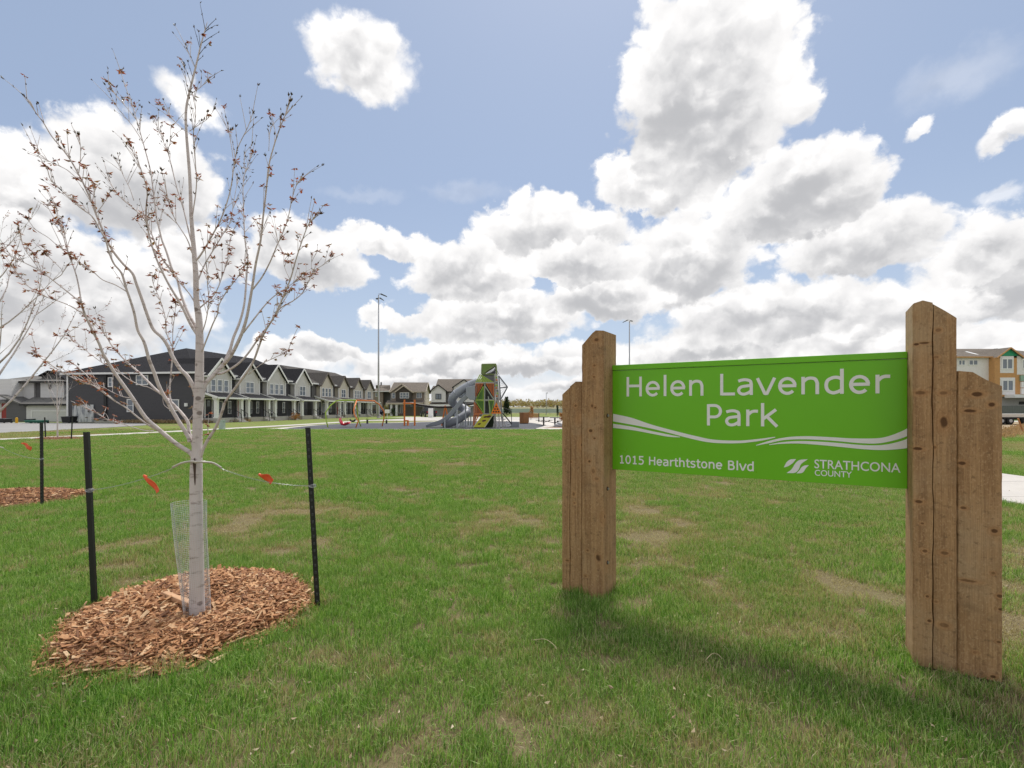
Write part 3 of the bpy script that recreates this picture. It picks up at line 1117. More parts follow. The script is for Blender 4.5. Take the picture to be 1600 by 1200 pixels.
def band(name, top, bot, mat, lay):
    """A printed wave: top and bottom outlines given in the zoomed photograph's pixels."""
    tp = crv(top, 6)
    bt = crv(bot, 6)
    # resample both by share of length along x
    def samp(c, u):
        xs = [p[0] for p in c]
        x = xs[0] + (xs[-1] - xs[0]) * u
        return (x, float(np.interp(x, xs, [p[1] for p in c])))
    m = MB()
    n = 60
    ids = []
    for i in range(n + 1):
        u = i / n
        r = []
        for c in (tp, bt):
            x, y = samp(c, u)
            X, Z = panel_pt(940 + x / 3.2, 540 + y / 3.2)
            X = min(max(X, 0.0025), SIGN_W - 0.0025)
            r.append(m.pt((X, PAN_Y - 0.0014 - 0.0002 * lay, Z)))
        ids.append(r)
    for a, b in zip(ids, ids[1:]):
        m.face((a[0], a[1], b[1], b[0]))
    return m.build(name, mat, panel, fix=False)


band('wave_stripe', [(58, 341), (150, 361), (250, 395), (380, 430), (470, 452), (560, 470), (680, 475), (780, 467), (868, 456)],
     [(58, 379), (150, 395), (250, 415), (340, 437), (430, 461), (520, 481), (600, 488), (700, 487), (800, 475), (868, 460)], M_WHITE_PRINT, 0)
band('wave_stripe', [(58, 391), (150, 405), (250, 427), (392, 456)], [(58, 411), (150, 422), (260, 442), (330, 455), (392, 459)], M_WHITE_PRINT, 1)
band('wave_stripe', [(773, 497), (835, 477), (900, 462), (960, 455), (1040, 453), (1150, 458), (1260, 464), (1380, 463), (1440, 451), (1500, 428), (1556, 401)],
     [(773, 500), (835, 488), (900, 474), (960, 469), (1040, 469), (1150, 475), (1300, 488), (1390, 488), (1480, 469), (1556, 443)], M_WHITE_PRINT, 2)
band('wave_stripe', [(838, 494), (900, 483), (1000, 477), (1150, 484), (1300, 497), (1400, 497), (1480, 482), (1556, 456)],
     [(838, 497), (900, 491), (1000, 490), (1150, 502), (1300, 517), (1400, 522), (1480, 518), (1556, 509)], M_WHITE_PRINT, 3)
band('logo_mark', [(912, 607), (925, 583), (945, 569), (972, 567)], [(912, 609), (932, 603), (955, 588), (972, 568)], M_WHITE_PRINT, 0)
band('logo_mark', [(926, 636), (950, 618), (968, 590), (990, 572), (1030, 568)], [(926, 637), (965, 636), (985, 620), (998, 592), (1030, 569)], M_WHITE_PRINT, 1)
band('logo_mark', [(975, 638), (990, 622), (1000, 608), (1016, 599), (1036, 598)], [(975, 639), (1000, 637), (1012, 628), (1022, 612), (1036, 599)], M_WHITE_PRINT, 2)


# ------------------------------------------------------------------ trees
def limb_points(poly, y0, lean, trunk_y=None):
    """Pixel polyline with widths -> 3-D points; the limb leans towards or away from the camera along its length."""
    P = [Vector((p[0], p[1])) for p in poly]
    ln = [0.0]
    for a, b in zip(P, P[1:]):
        ln.append(ln[-1] + (b - a).length)
    tot = ln[-1] or 1
    out = []
    for p, l in zip(P, ln):
        y = y0 + lean * (l / tot) ** 1.1 * (tot / 420.0)
        out.append(at(p.x, p.y, y))
    return out


def spline3(pts, n=5):
    return smooth_line(pts, n)


def add_leaf(m, p, d, side, L, W):
    """A small folded leaf hanging from p in direction d."""
    nrm = d.cross(side).normalized()
    mid = p + d * (L * 0.45)
    tip = p + d * L + nrm * (-0.18 * L)
    a = mid + side * W / 2 + nrm * 0.12 * L
    b = mid - side * W / 2 + nrm * 0.12 * L
    i = [m.pt(q) for q in (p, a, tip, b)]
    m.face((i[0], i[1], i[2]))
    m.face((i[0], i[2], i[3]))


def leaf_cluster(m, p, rr, size, count, droop=0.5):
    for _ in range(count):
        az = rr.uniform(0, 2 * math.pi)
        d = Vector((math.cos(az), math.sin(az), rr.uniform(-1.1, 0.35) * droop * 2)).normalized()
        side = d.cross(Vector((rr.uniform(-.4, .4), rr.uniform(-.4, .4), 1))).normalized()
        L = size * rr.uniform(0.6, 1.25)
        add_leaf(m, p + Vector((rr.uniform(-1, 1), rr.uniform(-1, 1), rr.uniform(-1, 1))) * size * 0.12, d, side, L, L * rr.uniform(0.36, 0.55))


def bud_cluster(m, p, d, rr, size, count):
    for _ in range(count):
        dd = (d + Vector((rr.uniform(-.5, .5), rr.uniform(-.5, .5), rr.uniform(-.2, .5)))).normalized()
        side = dd.orthogonal().normalized()
        side.rotate(Matrix.Rotation(rr.uniform(0, 6.28), 3, dd))
        L = size * rr.uniform(0.6, 1.2)
        add_leaf(m, p, dd, side, L, L * 0.3)


def twig_out(m, lm, bm_, pts, rad0, rr, density, leafy, twig_len=(0.05, 0.16)):
    """Short shoots along a limb, with leaf clusters or buds at their ends."""
    tot = sum((b - a).length for a, b in zip(pts, pts[1:]))
    n = max(1, int(tot * density))
    for _ in range(n):
        u = rr.uniform(0.18, 1.0) ** 0.8
        k = min(len(pts) - 2, int(u * (len(pts) - 1)))
        f = u * (len(pts) - 1) - k
        p = pts[k].lerp(pts[k + 1], f)
        d = (pts[k + 1] - pts[k]).normalized()
        o = d.orthogonal().normalized()
        o.rotate(Matrix.Rotation(rr.uniform(0, 6.28), 3, d))
        q = (d * rr.uniform(0.6, 1.2) + o * rr.uniform(0.4, 0.8) + Vector((0, 0, 0.45))).normalized()
        L = rr.uniform(*twig_len) * (0.35 if rr.random() < 0.55 else 1.0)
        e = p + q * L
        m.tube([p, p + q * L * 0.5 + Vector((0, 0, 0.004)), e], [0.0022, 0.0017, 0.0011], 4, False)
        lf = leafy(e)
        if rr.random() < lf:
            leaf_cluster(lm, e, rr, 0.029, rr.randint(3, 7))
        else:
            bud_cluster(bm_, e, q, rr, 0.026, rr.randint(1, 3))
        if L > 0.07 and rr.random() < 0.7:
            mid = p.lerp(e, 0.55)
            (leaf_cluster(lm, mid, rr, 0.028, rr.randint(2, 4)) if rr.random() < lf else bud_cluster(bm_, mid, q, rr, 0.022, 2))


TREE_Y = 3.66
TRUNK = [(309, 976, 30), (308, 950, 27), (307.5, 900, 25), (307, 820, 23), (306.5, 740, 22), (308, 700, 21), (309, 657, 20), (311, 615, 20), (311.5, 590, 18), (312, 540, 16.5),
         (311, 500, 14), (307, 470, 12), (306, 430, 11), (303, 390, 9.5), (299, 340, 8), (296.5, 275, 6.5), (291, 205, 5.5), (291, 170, 4.8), (297, 140, 4.2), (305, 108, 3.6), (313, 74, 2.8), (320, 48, 1.8), (324, 34, 1.0)]
# limbs traced from the photograph: points, start width, end width, lean (away + / towards - the camera)
LIMBS = [
    ([(303, 722), (299, 709), (275, 693), (247, 670), (227, 652), (207, 622), (193, 602), (183, 588), (170, 568), (160, 550), (155, 537), (143, 513), (133, 492), (127, 473)], 11, 3.6, -0.55),
    ([(127, 473), (107, 457), (83, 438), (63, 423), (33, 408), (13, 398), (0, 386), (-12, 372)], 3.0, 1.0, -0.25),
    ([(127, 473), (123, 447), (117, 423), (107, 397), (100, 373), (93, 350), (87, 317)], 3.0, 1.2, 0.2),
    ([(133, 492), (110, 478), (90, 470), (67, 462), (50, 452), (37, 440), (27, 428), (18, 414)], 2.6, 1.0, 0.3),
    ([(63, 423), (52, 408), (38, 388), (30, 362)], 1.8, 0.9, 0.1),
    ([(83, 438), (98, 425), (80, 405), (70, 393)], 1.6, 0.9, -0.2),
    ([(247, 673), (223, 658), (197, 637), (177, 625), (147, 603), (130, 598), (100, 583), (75, 567), (55, 553)], 4.2, 1.2, -0.45),
    ([(177, 625), (162, 613), (150, 605), (137, 588), (120, 572), (108, 563)], 2.6, 1.1, 0.25),
    ([(240, 673), (223, 672), (200, 665), (183, 660), (167, 655), (153, 647), (133, 637), (120, 632)], 2.2, 1.0, 0.5),
    ([(206, 622), (193, 620), (180, 615), (165, 607), (153, 601)], 2.2, 1.0, 0.4),
    ([(305, 706), (302, 695), (295, 673), (293, 658), (277, 638), (258, 620), (245, 610), (233, 598), (217, 582), (203, 570), (190, 557), (175, 540), (167, 527), (157, 513), (147, 503), (138, 493)], 9, 1.8, 0.45),
    ([(245, 612), (232, 605), (220, 602), (200, 592), (180, 577), (160, 567), (140, 552), (125, 540), (117, 535), (108, 526)], 2.6, 1.0, 0.35),
    ([(297, 690), (293, 680), (277, 655), (263, 630), (250, 607), (240, 580), (233, 562), (227, 540), (223, 530), (215, 515), (210, 490), (203, 467), (197, 450), (190, 427), (178, 412), (170, 393), (165, 375), (154, 355), (144, 338), (125, 324), (100, 301), (80, 282), (73, 259)], 9.5, 1.2, -0.5),
    ([(197, 455), (180, 445), (160, 437), (145, 424), (130, 415), (107, 397), (90, 384), (75, 371), (56, 359), (44, 344)], 2.4, 1.0, -0.35),
    ([(107, 397), (103, 375), (96, 350), (83, 338), (72, 318)], 1.8, 0.9, 0.1),
    ([(275, 640), (268, 628), (265, 612), (268, 573), (270, 545), (260, 520), (258, 495), (250, 468), (240, 445), (237, 430)], 4.2, 1.2, 0.35),
    ([(270, 548), (270, 520), (273, 493), (275, 470)], 2.0, 1.0, 0.3),
    ([(306, 618), (303, 607), (293, 588), (282, 577), (270, 558), (262, 540), (253, 527), (240, 515), (232, 497), (222, 468), (213, 443), (207, 427), (193, 413), (177, 393), (167, 375), (162, 363), (150, 334), (144, 317), (135, 297), (127, 280), (112, 253), (100, 236), (81, 213), (67, 190), (56, 176), (48, 160), (40, 152)], 10, 1.2, -0.4),
    ([(127, 284), (115, 274), (104, 265), (90, 258), (79, 253), (67, 245), (56, 236), (50, 225)], 2.0, 0.9, 0.3),
    ([(144, 317), (147, 300), (146, 284)], 1.8, 1.0, 0.2),
    ([(123, 270), (125, 255), (126, 235), (124, 212)], 1.7, 0.9, -0.3),
    ([(150, 334), (162, 318), (172, 300)], 1.5, 0.8, 0.2),
    ([(309, 528), (306, 512), (293, 487), (283, 460), (277, 437), (267, 422), (253, 403), (242, 378), (230, 350), (214, 330), (188, 308), (172, 284), (163, 254)], 8, 1.2, 0.5),
    ([(309, 524), (298, 507), (285, 480), (275, 463), (263, 443), (250, 417), (240, 392), (232, 363), (228, 330), (230, 300), (222, 269), (212, 246), (199, 221)], 7, 1.2, -0.35),
    ([(270, 425), (260, 393), (253, 375), (249, 358), (245, 341), (240, 303), (235, 266), (225, 228), (217, 199), (207, 166), (196, 135), (188, 110)], 5.2, 1.1, 0.25),
    ([(222, 220), (208, 198), (194, 181), (182, 166), (175, 152)], 1.8, 0.9, -0.2),
    ([(212, 186), (198, 168), (186, 155), (176, 140), (169, 126)], 1.8, 0.9, 0.2),
    ([(209, 313), (203, 295), (194, 277), (187, 262), (182, 250)], 1.7, 0.9, 0.2),
    ([(307, 478), (298, 462), (290, 452), (277, 438), (270, 430)], 3.0, 1.6, -0.4),
    ([(302, 385), (297, 370), (287, 328), (276, 292), (266, 251), (261, 235), (250, 208), (238, 180)], 4.0, 1.0, 0.4),
    ([(261, 235), (266, 222), (267, 195)], 1.5, 0.8, 0.2),
    ([(300, 395), (293, 375), (282, 357), (274, 344), (266, 322), (260, 300), (253, 268)], 2.8, 1.0, -0.4),
    ([(299, 350), (301, 335), (307, 290), (305, 251), (302, 212), (306, 180), (301, 147)], 3.2, 1.0, -0.3),
    ([(290, 205), (277, 194), (265, 182), (256, 168)], 1.6, 0.8, 0.3),
    ([(296, 205), (312, 194), (325, 185), (334, 172)], 1.6, 0.8, -0.2),
    ([(296, 150), (291, 130), (288, 100)], 1.4, 0.8, 0.2),
    ([(299, 146), (315, 135), (325, 122)], 1.4, 0.8, -0.2),
    ([(306, 108), (298, 92), (291, 72)], 1.4, 0.8, 0.2),
    ([(314, 626), (320, 602), (335, 585), (350, 568), (357, 552), (360, 545), (365, 527), (375, 502), (382, 473), (385, 435), (387, 405), (383, 377), (381, 338), (380, 286), (387, 259), (395, 238)], 11, 1.1, 0.5),
    ([(350, 569), (363, 552), (377, 523), (385, 498), (390, 473), (395, 443), (400, 410), (407, 377), (411, 340), (416, 297), (420, 259), (428, 228), (437, 201), (445, 182), (453, 160)], 8.5, 1.1, -0.35),
    ([(432, 214), (428, 195), (424, 177)], 1.5, 0.8, 0.1),
    ([(420, 236), (421, 215), (423, 196)], 1.4, 0.8, -0.3),
    ([(380, 520), (398, 497), (413, 478), (428, 463), (450, 448), (463, 438), (473, 427)], 4.0, 1.0, 0.5),
    ([(395, 452), (410, 432), (423, 407), (433, 383), (438, 372), (449, 345), (455, 317), (462, 292), (472, 275)], 3.6, 1.0, -0.5),
    ([(302, 410), (310, 403), (320, 388), (332, 367), (347, 338), (360, 297), (366, 255), (372, 230), (387, 199), (395, 177)], 4.6, 1.1, -0.3),
    ([(367, 250), (380, 262), (383, 240), (394, 225)], 1.6, 0.8, 0.2),
    ([(366, 258), (361, 225), (357, 203)], 1.6, 0.8, -0.2),
    ([(307, 444), (320, 413), (335, 388), (350, 363), (360, 345), (366, 310), (372, 280)], 3.4, 1.0, 0.6),
    ([(311, 482), (335, 460), (347, 432), (355, 407), (358, 385), (364, 360)], 3.2, 1.0, 0.7),
    ([(312, 558), (325, 525), (333, 505), (340, 490), (342, 477), (350, 462), (363, 444), (375, 428), (385, 413)], 3.6, 1.0, -0.6),
    ([(314, 525), (322, 500), (326, 470), (324, 440), (322, 410), (321, 385)], 2.6, 1.0, -0.7),
    ([(313, 714), (317, 702), (325, 687), (337, 668), (347, 643), (352, 628), (367, 607), (387, 580), (397, 562), (405, 540), (413, 520), (427, 497), (437, 477), (447, 453), (455, 432), (462, 407), (468, 388), (476, 365), (482, 351), (490, 342), (499, 335)], 8, 1.1, -0.5),
    ([(340, 584), (350, 582), (370, 570), (387, 553), (403, 530), (420, 508), (432, 490), (440, 480), (458, 470), (473, 457), (483, 437), (488, 425), (503, 415), (518, 402)], 6, 1.0, 0.4),
    ([(488, 425), (487, 410), (497, 391)], 1.5, 0.8, 0.2),
    ([(388, 585), (407, 570), (422, 562), (437, 555), (452, 546)], 1.9, 0.9, -0.3),
    ([(453, 437), (444, 415), (444, 395)], 1.5, 0.8, 0.2),
    ([(315, 688), (322, 680), (326, 676)], 1.2, 0.8, -0.3),
    ([(293, 660), (303, 645), (308, 632)], 2.0, 1.2, 0.3),
    ([(265, 640), (256, 632), (255, 620), (262, 612)], 1.3, 0.8, -0.3),
]


def build_main_tree():
    rr = random.Random(21)
    root = thing('young_maple', 'bare pale-barked young tree with small bronze leaves in the nearest mulch ring', 'tree', at(309, 968, TREE_Y) * Vector((1, 1, 0)) if False else (at(309, 968, TREE_Y).x, TREE_Y, 0))
    inv = Vector(root.location)
    m = MB(lambda p: Vector(p) - inv)
    pts = [at(x, y, TREE_Y) for x, y, w in TRUNK]
    rad = [w * TREE_Y / FPX / 2 * (0.82 if y > 700 else 0.70) for x, y, w in TRUNK]
    sp = spline3(pts, 4)
    ra = [float(np.interp(i / 4, range(len(rad)), rad)) for i in range(len(sp))]
    m.tube(sp, ra, 14)
    m.build('trunk', M_BARK, root, smooth=True)
    w = MB(lambda p: Vector(p) - inv)
    w.tube([at(304.0, 716, TREE_Y - 0.040), at(303.8, 726, TREE_Y - 0.042), at(304.3, 738, TREE_Y - 0.038), at(304.8, 752, TREE_Y - 0.036), at(305, 768, TREE_Y - 0.034)], [0.003, 0.010, 0.007, 0.006, 0.001], 7)
    w.build('bark_wound', plain('wound_brown', (0.085, 0.055, 0.042), 0.8, 0.0, 0.4, 40.0), root, smooth=True)
    lm = MB(lambda p: Vector(p) - inv)
    bm_ = MB(lambda p: Vector(p) - inv)

    def leafy(p):
        # lower shoots have opened their leaves, the leader's are still in bud
        return 0.9 if p.z < 2.7 else (0.6 if p.z < 3.2 else 0.12)
    ends = {}
    for pix, w0, w1, lean in LIMBS:
        key = (round(pix[0][0]), round(pix[0][1]))
        y0 = TREE_Y
        best = 9.0
        for (ex, ey), yv in ends.items():
            dd = math.hypot(ex - pix[0][0], ey - pix[0][1])
            if dd < best and w0 < 6.1:
                best, y0 = dd, yv
        lp = limb_points(pix, y0, lean)
        for (x, y), p in zip(pix, lp):
            ends[(x, y)] = p.y
        sp = spline3(lp, 4)
        n = len(sp)
        ra = [max(0.0011, (w0 + (w1 - w0) * (i / (n - 1)) ** 0.75) * TREE_Y / FPX / 2 * 0.70) for i in range(n)]
        b = MB(lambda p: Vector(p) - inv)
        b.tube(sp, ra, 8 if w0 > 3 else 6)
        thin = [p for p, r in zip(sp, ra) if r < 0.0095]
        if len(thin) > 3:
            twig_out(b, lm, bm_, thin, 0.003, rr, 27, leafy, (0.05, 0.20))
            e = thin[-1]
            d = (thin[-1] - thin[-3]).normalized()
            if rr.random() < leafy(e):
                leaf_cluster(lm, e, rr, 0.036, 7)
            else:
                bud_cluster(bm_, e, d, rr, 0.03, 4)
        b.build('branch', M_BARK, root, smooth=True)
    # leader shoots
    twig_out(bm_, lm, bm_, spline3(pts[-9:], 3), 0.003, rr, 14, leafy)
    tag(lm.build('leaves', M_REDLEAF, root), kind='stuff')
    tag(bm_.build('buds', M_BUD, root), kind='stuff')
    return root


build_main_tree()


def grow_tree(name, label, base, height, trunk_r, seed, leaf_size=0.034, group=None, limbs=16, spread=0.55, first=0.3, leaf_mats=None, density=9):
    rr = random.Random(seed)
    root = thing(name, label, 'tree', base, 0, group)
    m = MB()
    pts, x, y = [], 0.0, 0.0
    for i in range(9):
        pts.append(Vector((x, y, height * i / 8)))
        x += rr.uniform(-0.02, 0.02) * height / 4
        y += rr.uniform(-0.02, 0.02) * height / 4
    sp = spline3(pts, 3)
    n = len(sp)
    m.tube(sp, [trunk_r * (1 - 0.93 * (i / (n - 1))) + 0.002 for i in range(n)], 10)
    m.build('trunk', M_BARK, root, smooth=True)
    lm, bm_ = MB(), MB()

    def leafy(p):
        return 0.35 if p.z < height * 0.75 else 0.15
    ang = rr.uniform(0, 6.28)
    for k in range(limbs):
        u = first + (0.93 - first) * k / (limbs - 1)
        p = sp[int(u * (n - 1))]
        ang += 2.4 + rr.uniform(-0.4, 0.4)
        L = height * spread * (1.05 - u * 0.75) * rr.uniform(0.8, 1.15)
        d = Vector((math.cos(ang), math.sin(ang), rr.uniform(0.9, 1.5)))
        d.normalize()
        lp = [p]
        for s in range(7):
            d = (d + Vector((rr.uniform(-.12, .12), rr.uniform(-.12, .12), 0.10))).normalized()
            lp.append(lp[-1] + d * L / 7)
        b = MB()
        r0 = trunk_r * (1 - 0.9 * u) * 0.5
        b.tube(lp, [max(0.0018, r0 * (1 - 0.9 * i / 7)) for i in range(8)], 6)
        for s in range(3):
            j = rr.randint(2, 5)
            dd = (lp[j + 1] - lp[j]).normalized()
            o = dd.orthogonal()
            o.rotate(Matrix.Rotation(rr.uniform(0, 6.28), 3, dd))
            q = (dd + o * 0.6 + Vector((0, 0, 0.2))).normalized()
            l2 = L * rr.uniform(0.25, 0.45)
            sub = [lp[j], lp[j] + q * l2 * 0.5 + Vector((0, 0, 0.02)), lp[j] + q * l2 + Vector((0, 0, 0.06))]
            b.tube(sub, [max(0.0016, r0 * 0.35), 0.002, 0.0014], 5, False)
            twig_out(b, lm, bm_, sub, 0.002, rr, density, leafy)
        twig_out(b, lm, bm_, lp, 0.002, rr, density, leafy)
        b.build('branch', M_BARK, root, smooth=True)
    tag(lm.build('leaves', M_REDLEAF, root), kind='stuff')
    tag(bm_.build('buds', M_BUD, root), kind='stuff')
    return root


grow_tree('young_maple', 'leafing young tree cut by the left edge of the picture, second mulch ring', (-8.66, 8.3, 0), 4.9, 0.055, 5, limbs=20)
grow_tree('sapling', 'thin bare sapling between two dark stakes beside the sidewalk', (ground_at(90, 686)[0], ground_at(90, 686)[1], 0), 4.0, 0.035, 9, limbs=12, density=3)

# ------------------------------------------------------------------ mulch rings
RING = [(-3.07, 3.34), (-3.24, 3.81), (-3.16, 4.30), (-2.86, 4.66), (-2.40, 4.72), (-1.95, 4.50), (-1.60, 4.02), (-1.64, 3.50), (-1.95, 3.06), (-2.40, 2.88), (-2.80, 3.02)]


def inside(px, py, poly):
    px, py = np.asarray(px), np.asarray(py)
    c = np.zeros(px.shape, bool)
    n = len(poly)
    for i in range(n):
        x0, y0 = poly[i]
        x1, y1 = poly[(i + 1) % n]
        cond = ((y0 > py) != (y1 > py))
        with np.errstate(divide='ignore', invalid='ignore'):
            xi = (x1 - x0) * (py - y0) / (y1 - y0) + x0
        c ^= cond & (px < xi)
    return c


def mulch_bed(outline, tree_xy, n_chips, seed, label):
    outl = [tuple(p) for p in smooth_line([Vector(p) for p in outline + [outline[0]]], 5)][:-1]
    cx = sum(p[0] for p in outl) / len(outl)
    cy = sum(p[1] for p in outl) / len(outl)

    def height(x, y):
        # mound with a hollow round the trunk
        k = 1.0
        for q in np.linspace(0, 1, 1):
            pass
        rx = math.hypot(x - cx, y - cy)
        a = math.atan2(y - cy, x - cx)
        # outline radius in this direction
        best = min(outl, key=lambda p: abs(math.remainder(math.atan2(p[1] - cy, p[0] - cx) - a, 2 * math.pi)))
        rad = math.hypot(best[0] - cx, best[1] - cy)
        t = min(1.0, rx / rad)
        h = 0.105 * (1 - t ** 4)
        dt = math.hypot(x - tree_xy[0], y - tree_xy[1])
        h -= 0.075 * math.exp(-(dt / 0.24) ** 2)
        return h + 0.006
    rr = random.Random(seed)
    m = MB()
    rings = []
    for k in range(9):
        u = 1.0 - k / 9.0
        rings.append([m.pt((cx + (x - cx) * u, cy + (y - cy) * u, height(cx + (x - cx) * u, cy + (y - cy) * u) - 0.012)) for x, y in outl])
    c = m.pt((cx, cy, height(cx, cy) - 0.012))
    n = len(outl)
    for r0, r1 in zip(rings, rings[1:]):
        for k in range(n):
            m.face((r0[k], r0[(k + 1) % n], r1[(k + 1) % n], r1[k]))
    for k in range(n):
        m.face((rings[-1][k], rings[-1][(k + 1) % n], c))
    base = m.build('mulch_mound', plain('mulch_fines', (0.16, 0.075, 0.036), 0.9, 0.0, 0.35, 30.0), smooth=True)
    tag(base, kind='structure')
    ch = MB()
    x0, x1 = min(p[0] for p in outl) - 0.12, max(p[0] for p in outl) + 0.12
    y0, y1 = min(p[1] for p in outl) - 0.12, max(p[1] for p in outl) + 0.12
    made = 0
    while made < n_chips:
        x, y = rr.uniform(x0, x1), rr.uniform(y0, y1)
        if not bool(inside(x, y, outl)):
            ox, oy = cx + (x - cx) * 0.90, cy + (y - cy) * 0.90
            if not bool(inside(ox, oy, outl)) or rr.random() > 0.30:
                continue
        made += 1
        big = rr.random()
        L = rr.uniform(0.008, 0.022) if big < 0.34 else rr.uniform(0.02, 0.055) if big < 0.80 else rr.uniform(0.055, 0.13)
        W = L * rr.uniform(0.07, 0.26) + 0.003
        T = rr.uniform(0.002, 0.007)
        e = Euler((rr.gauss(0, 0.33), rr.gauss(0, 0.28), rr.uniform(0, 6.28))).to_matrix()
        c0 = Vector((x, y, max(0.004, height(x, y)) + rr.uniform(-0.006, 0.014)))
        tp = rr.uniform(0.35, 1.0)
        P = [(-L, -W, -T), (L, -W * tp, -T), (L, W * tp, -T), (-L, W, -T), (-L, -W, T), (L * 0.95, -W * tp, T * 0.5), (L * 0.95, W * tp, T * 0.5), (-L, W, T)]
        ch.hexa([c0 + e @ (Vector(q) * 0.5) for q in P])
    o = ch.build('mulch_chips', M_CHIP, fix=False)
    tag(o, label, None, None, 'stuff')
    return height


h1 = mulch_bed(RING, (at(309, 968, TREE_Y).x, TREE_Y), 20000, 3, 'red-brown wood chip mulch round the near tree')
RING2 = [(-8.66 + 1.28 * math.cos(a) * (1 + 0.05 * math.sin(3 * a)), 8.5 + 0.95 * math.sin(a)) for a in np.linspace(0, 2 * math.pi, 14, endpoint=False)]
mulch_bed(RING2, (-8.66, 8.3), 5000, 4, 'wood chip mulch round the tree at the left edge')
RING3 = [(ground_at(90, 686)[0] + 1.1 * math.cos(a), ground_at(90, 686)[1] + 0.75 * math.sin(a)) for a in np.linspace(0, 2 * math.pi, 12, endpoint=False)]
mulch_bed(RING3, (ground_at(90, 686)[0], ground_at(90, 686)[1]), 900, 6, 'wood chip mulch round the sapling')

# a broken length of branch wood lying in the near mulch
m = MB()
a, b = Vector((-2.66, 3.82, 0.125)), Vector((-2.36, 3.70, 0.10))
m.hexa([a + Vector((0, -0.022, -0.02)), b + Vector((0, -0.03, -0.025)), b + Vector((0.03, 0.02, -0.022)), a + Vector((0.01, 0.026, -0.02)),
        a + Vector((-0.01, -0.012, 0.022)), b + Vector((-0.03, -0.02, 0.012)), b + Vector((0, 0.022, 0.014)), a + Vector((0.005, 0.02, 0.024))])
tag(m.build('wood_chunk', plain('split_wood', (0.55, 0.33, 0.19), 0.8, 0.0, 0.35, 25.0), bevel=0.006), 'split wood chunk lying in the mulch left of the near trunk', 'wood')


# ------------------------------------------------------------------ stakes, ties, flags, guards
def t_post(base, top, label, holes=True, group='dark steel stakes round the young trees', r=1.0):
    """A studded T-section steel post driven beside a tree."""
    b, t = Vector(base), Vector(top)
    root = thing('tree_stake', label, 'stake', b, 0, group)
    d = t - b
    m = MB()
    w, th = 0.019 * r, 0.0038 * r

    def sec(p):
        return [p + Vector(q) for q in ((-w, -th, 0), (w, -th, 0), (w, th, 0), (th, th, 0), (th, 0.036 * r, 0), (-th, 0.036 * r, 0), (-th, th, 0), (-w, th, 0))]
    r0, r1 = [m.pt(q) for q in sec(Vector((0, 0, -0.05)))], [m.pt(q) for q in sec(d)]
    for k in range(8):
        m.face((r0[k], r0[(k + 1) % 8], r1[(k + 1) % 8], r1[k]))
    m.face(r0[::-1])
    m.face(r1)
    m.build('bar', M_TPOST, root)
    if holes:
        s = MB()
        n = int(d.length / 0.055)
        for k in range(1, n):
            p = d * (k / n)
            s.hexa([p + Vector(q) for q in ((-0.006, -th - 0.005, -0.012), (0.006, -th - 0.005, -0.012), (0.008, -th, -0.014), (-0.008, -th, -0.014),
                                           (-0.006, -th - 0.005, 0.004), (0.006, -th - 0.005, 0.004), (0.008, -th, 0.008), (-0.008, -th, 0.008))])
        tag(s.build('studs', plain('stud_grey', (0.05, 0.055, 0.055), 0.5), root), kind='stuff')
    return root


S1b, S1t = Vector((*ground_at(147, 945), 0)), at(134, 675, 3.94)
S2b, S2t = Vector((*ground_at(497, 950), 0)), at(481, 668, 3.88)
S3b, S3t = Vector((*ground_at(65, 790), 0)), at(64, 660, 7.95)
t_post(S1b, S1t, 'plain-faced dark stake left of the near tree', False)
t_post(S2b, S2t, 'studded dark stake right of the near tree')
t_post(S3b, S3t, 'dark stake right of the tree at the left edge')
_g = ground_at(71, 686)
t_post((*_g, 0), at(69.5, 652, _g[1]), 'thin dark stake left of the sapling by the sidewalk', False, r=1.3)
_g = ground_at(111, 687)
t_post((*_g, 0), at(113, 650, _g[1]), 'thin dark stake right of the sapling by the sidewalk', False, r=1.3)


def sag(a, b, drop, n=14):
    a, b = Vector(a), Vector(b)
    return [a.lerp(b, i / n) - Vector((0, 0, drop * 4 * (i / n) * (1 - i / n))) for i in range(n + 1)]


def guy_wire(label, a, b, drop, hose_pts, wrap_at, seed):
    rr = random.Random(seed)
    a, b = Vector(a), Vector(b)
    root = thing('guy_wire', label, 'wire', a)
    m = MB(lambda p: Vector(p) - a)
    line = sag(a, b, drop)
    for ph in (0.0, math.pi):
        tw = [p + Vector((0, 0.003 * math.cos(k * 1.3 + ph), 0.004 * math.sin(k * 1.3 + ph))) for k, p in enumerate(smooth_line(line, 4))]
        m.tube(tw, 0.0011, 4, False)
    m.build('strand', M_WIRE, root)
    h = MB(lambda p: Vector(p) - a)
    h.tube(smooth_line(hose_pts, 5), 0.0075, 8)
    h.build('hose', M_HOSE, root, smooth=True)
    w = MB(lambda p: Vector(p) - a)
    for k in range(4):
        c = Vector(wrap_at) + Vector((0, 0.012, 0.006 * k - 0.01))
        w.tube([c + Vector((0.026 * math.cos(t), 0.028 * math.sin(t), 0.004 * math.sin(2 * t + k))) for t in np.linspace(0, 2 * math.pi, 13)], 0.0016, 4, False)
    w.build('wire_wrap', M_WIRE, root)
    return line


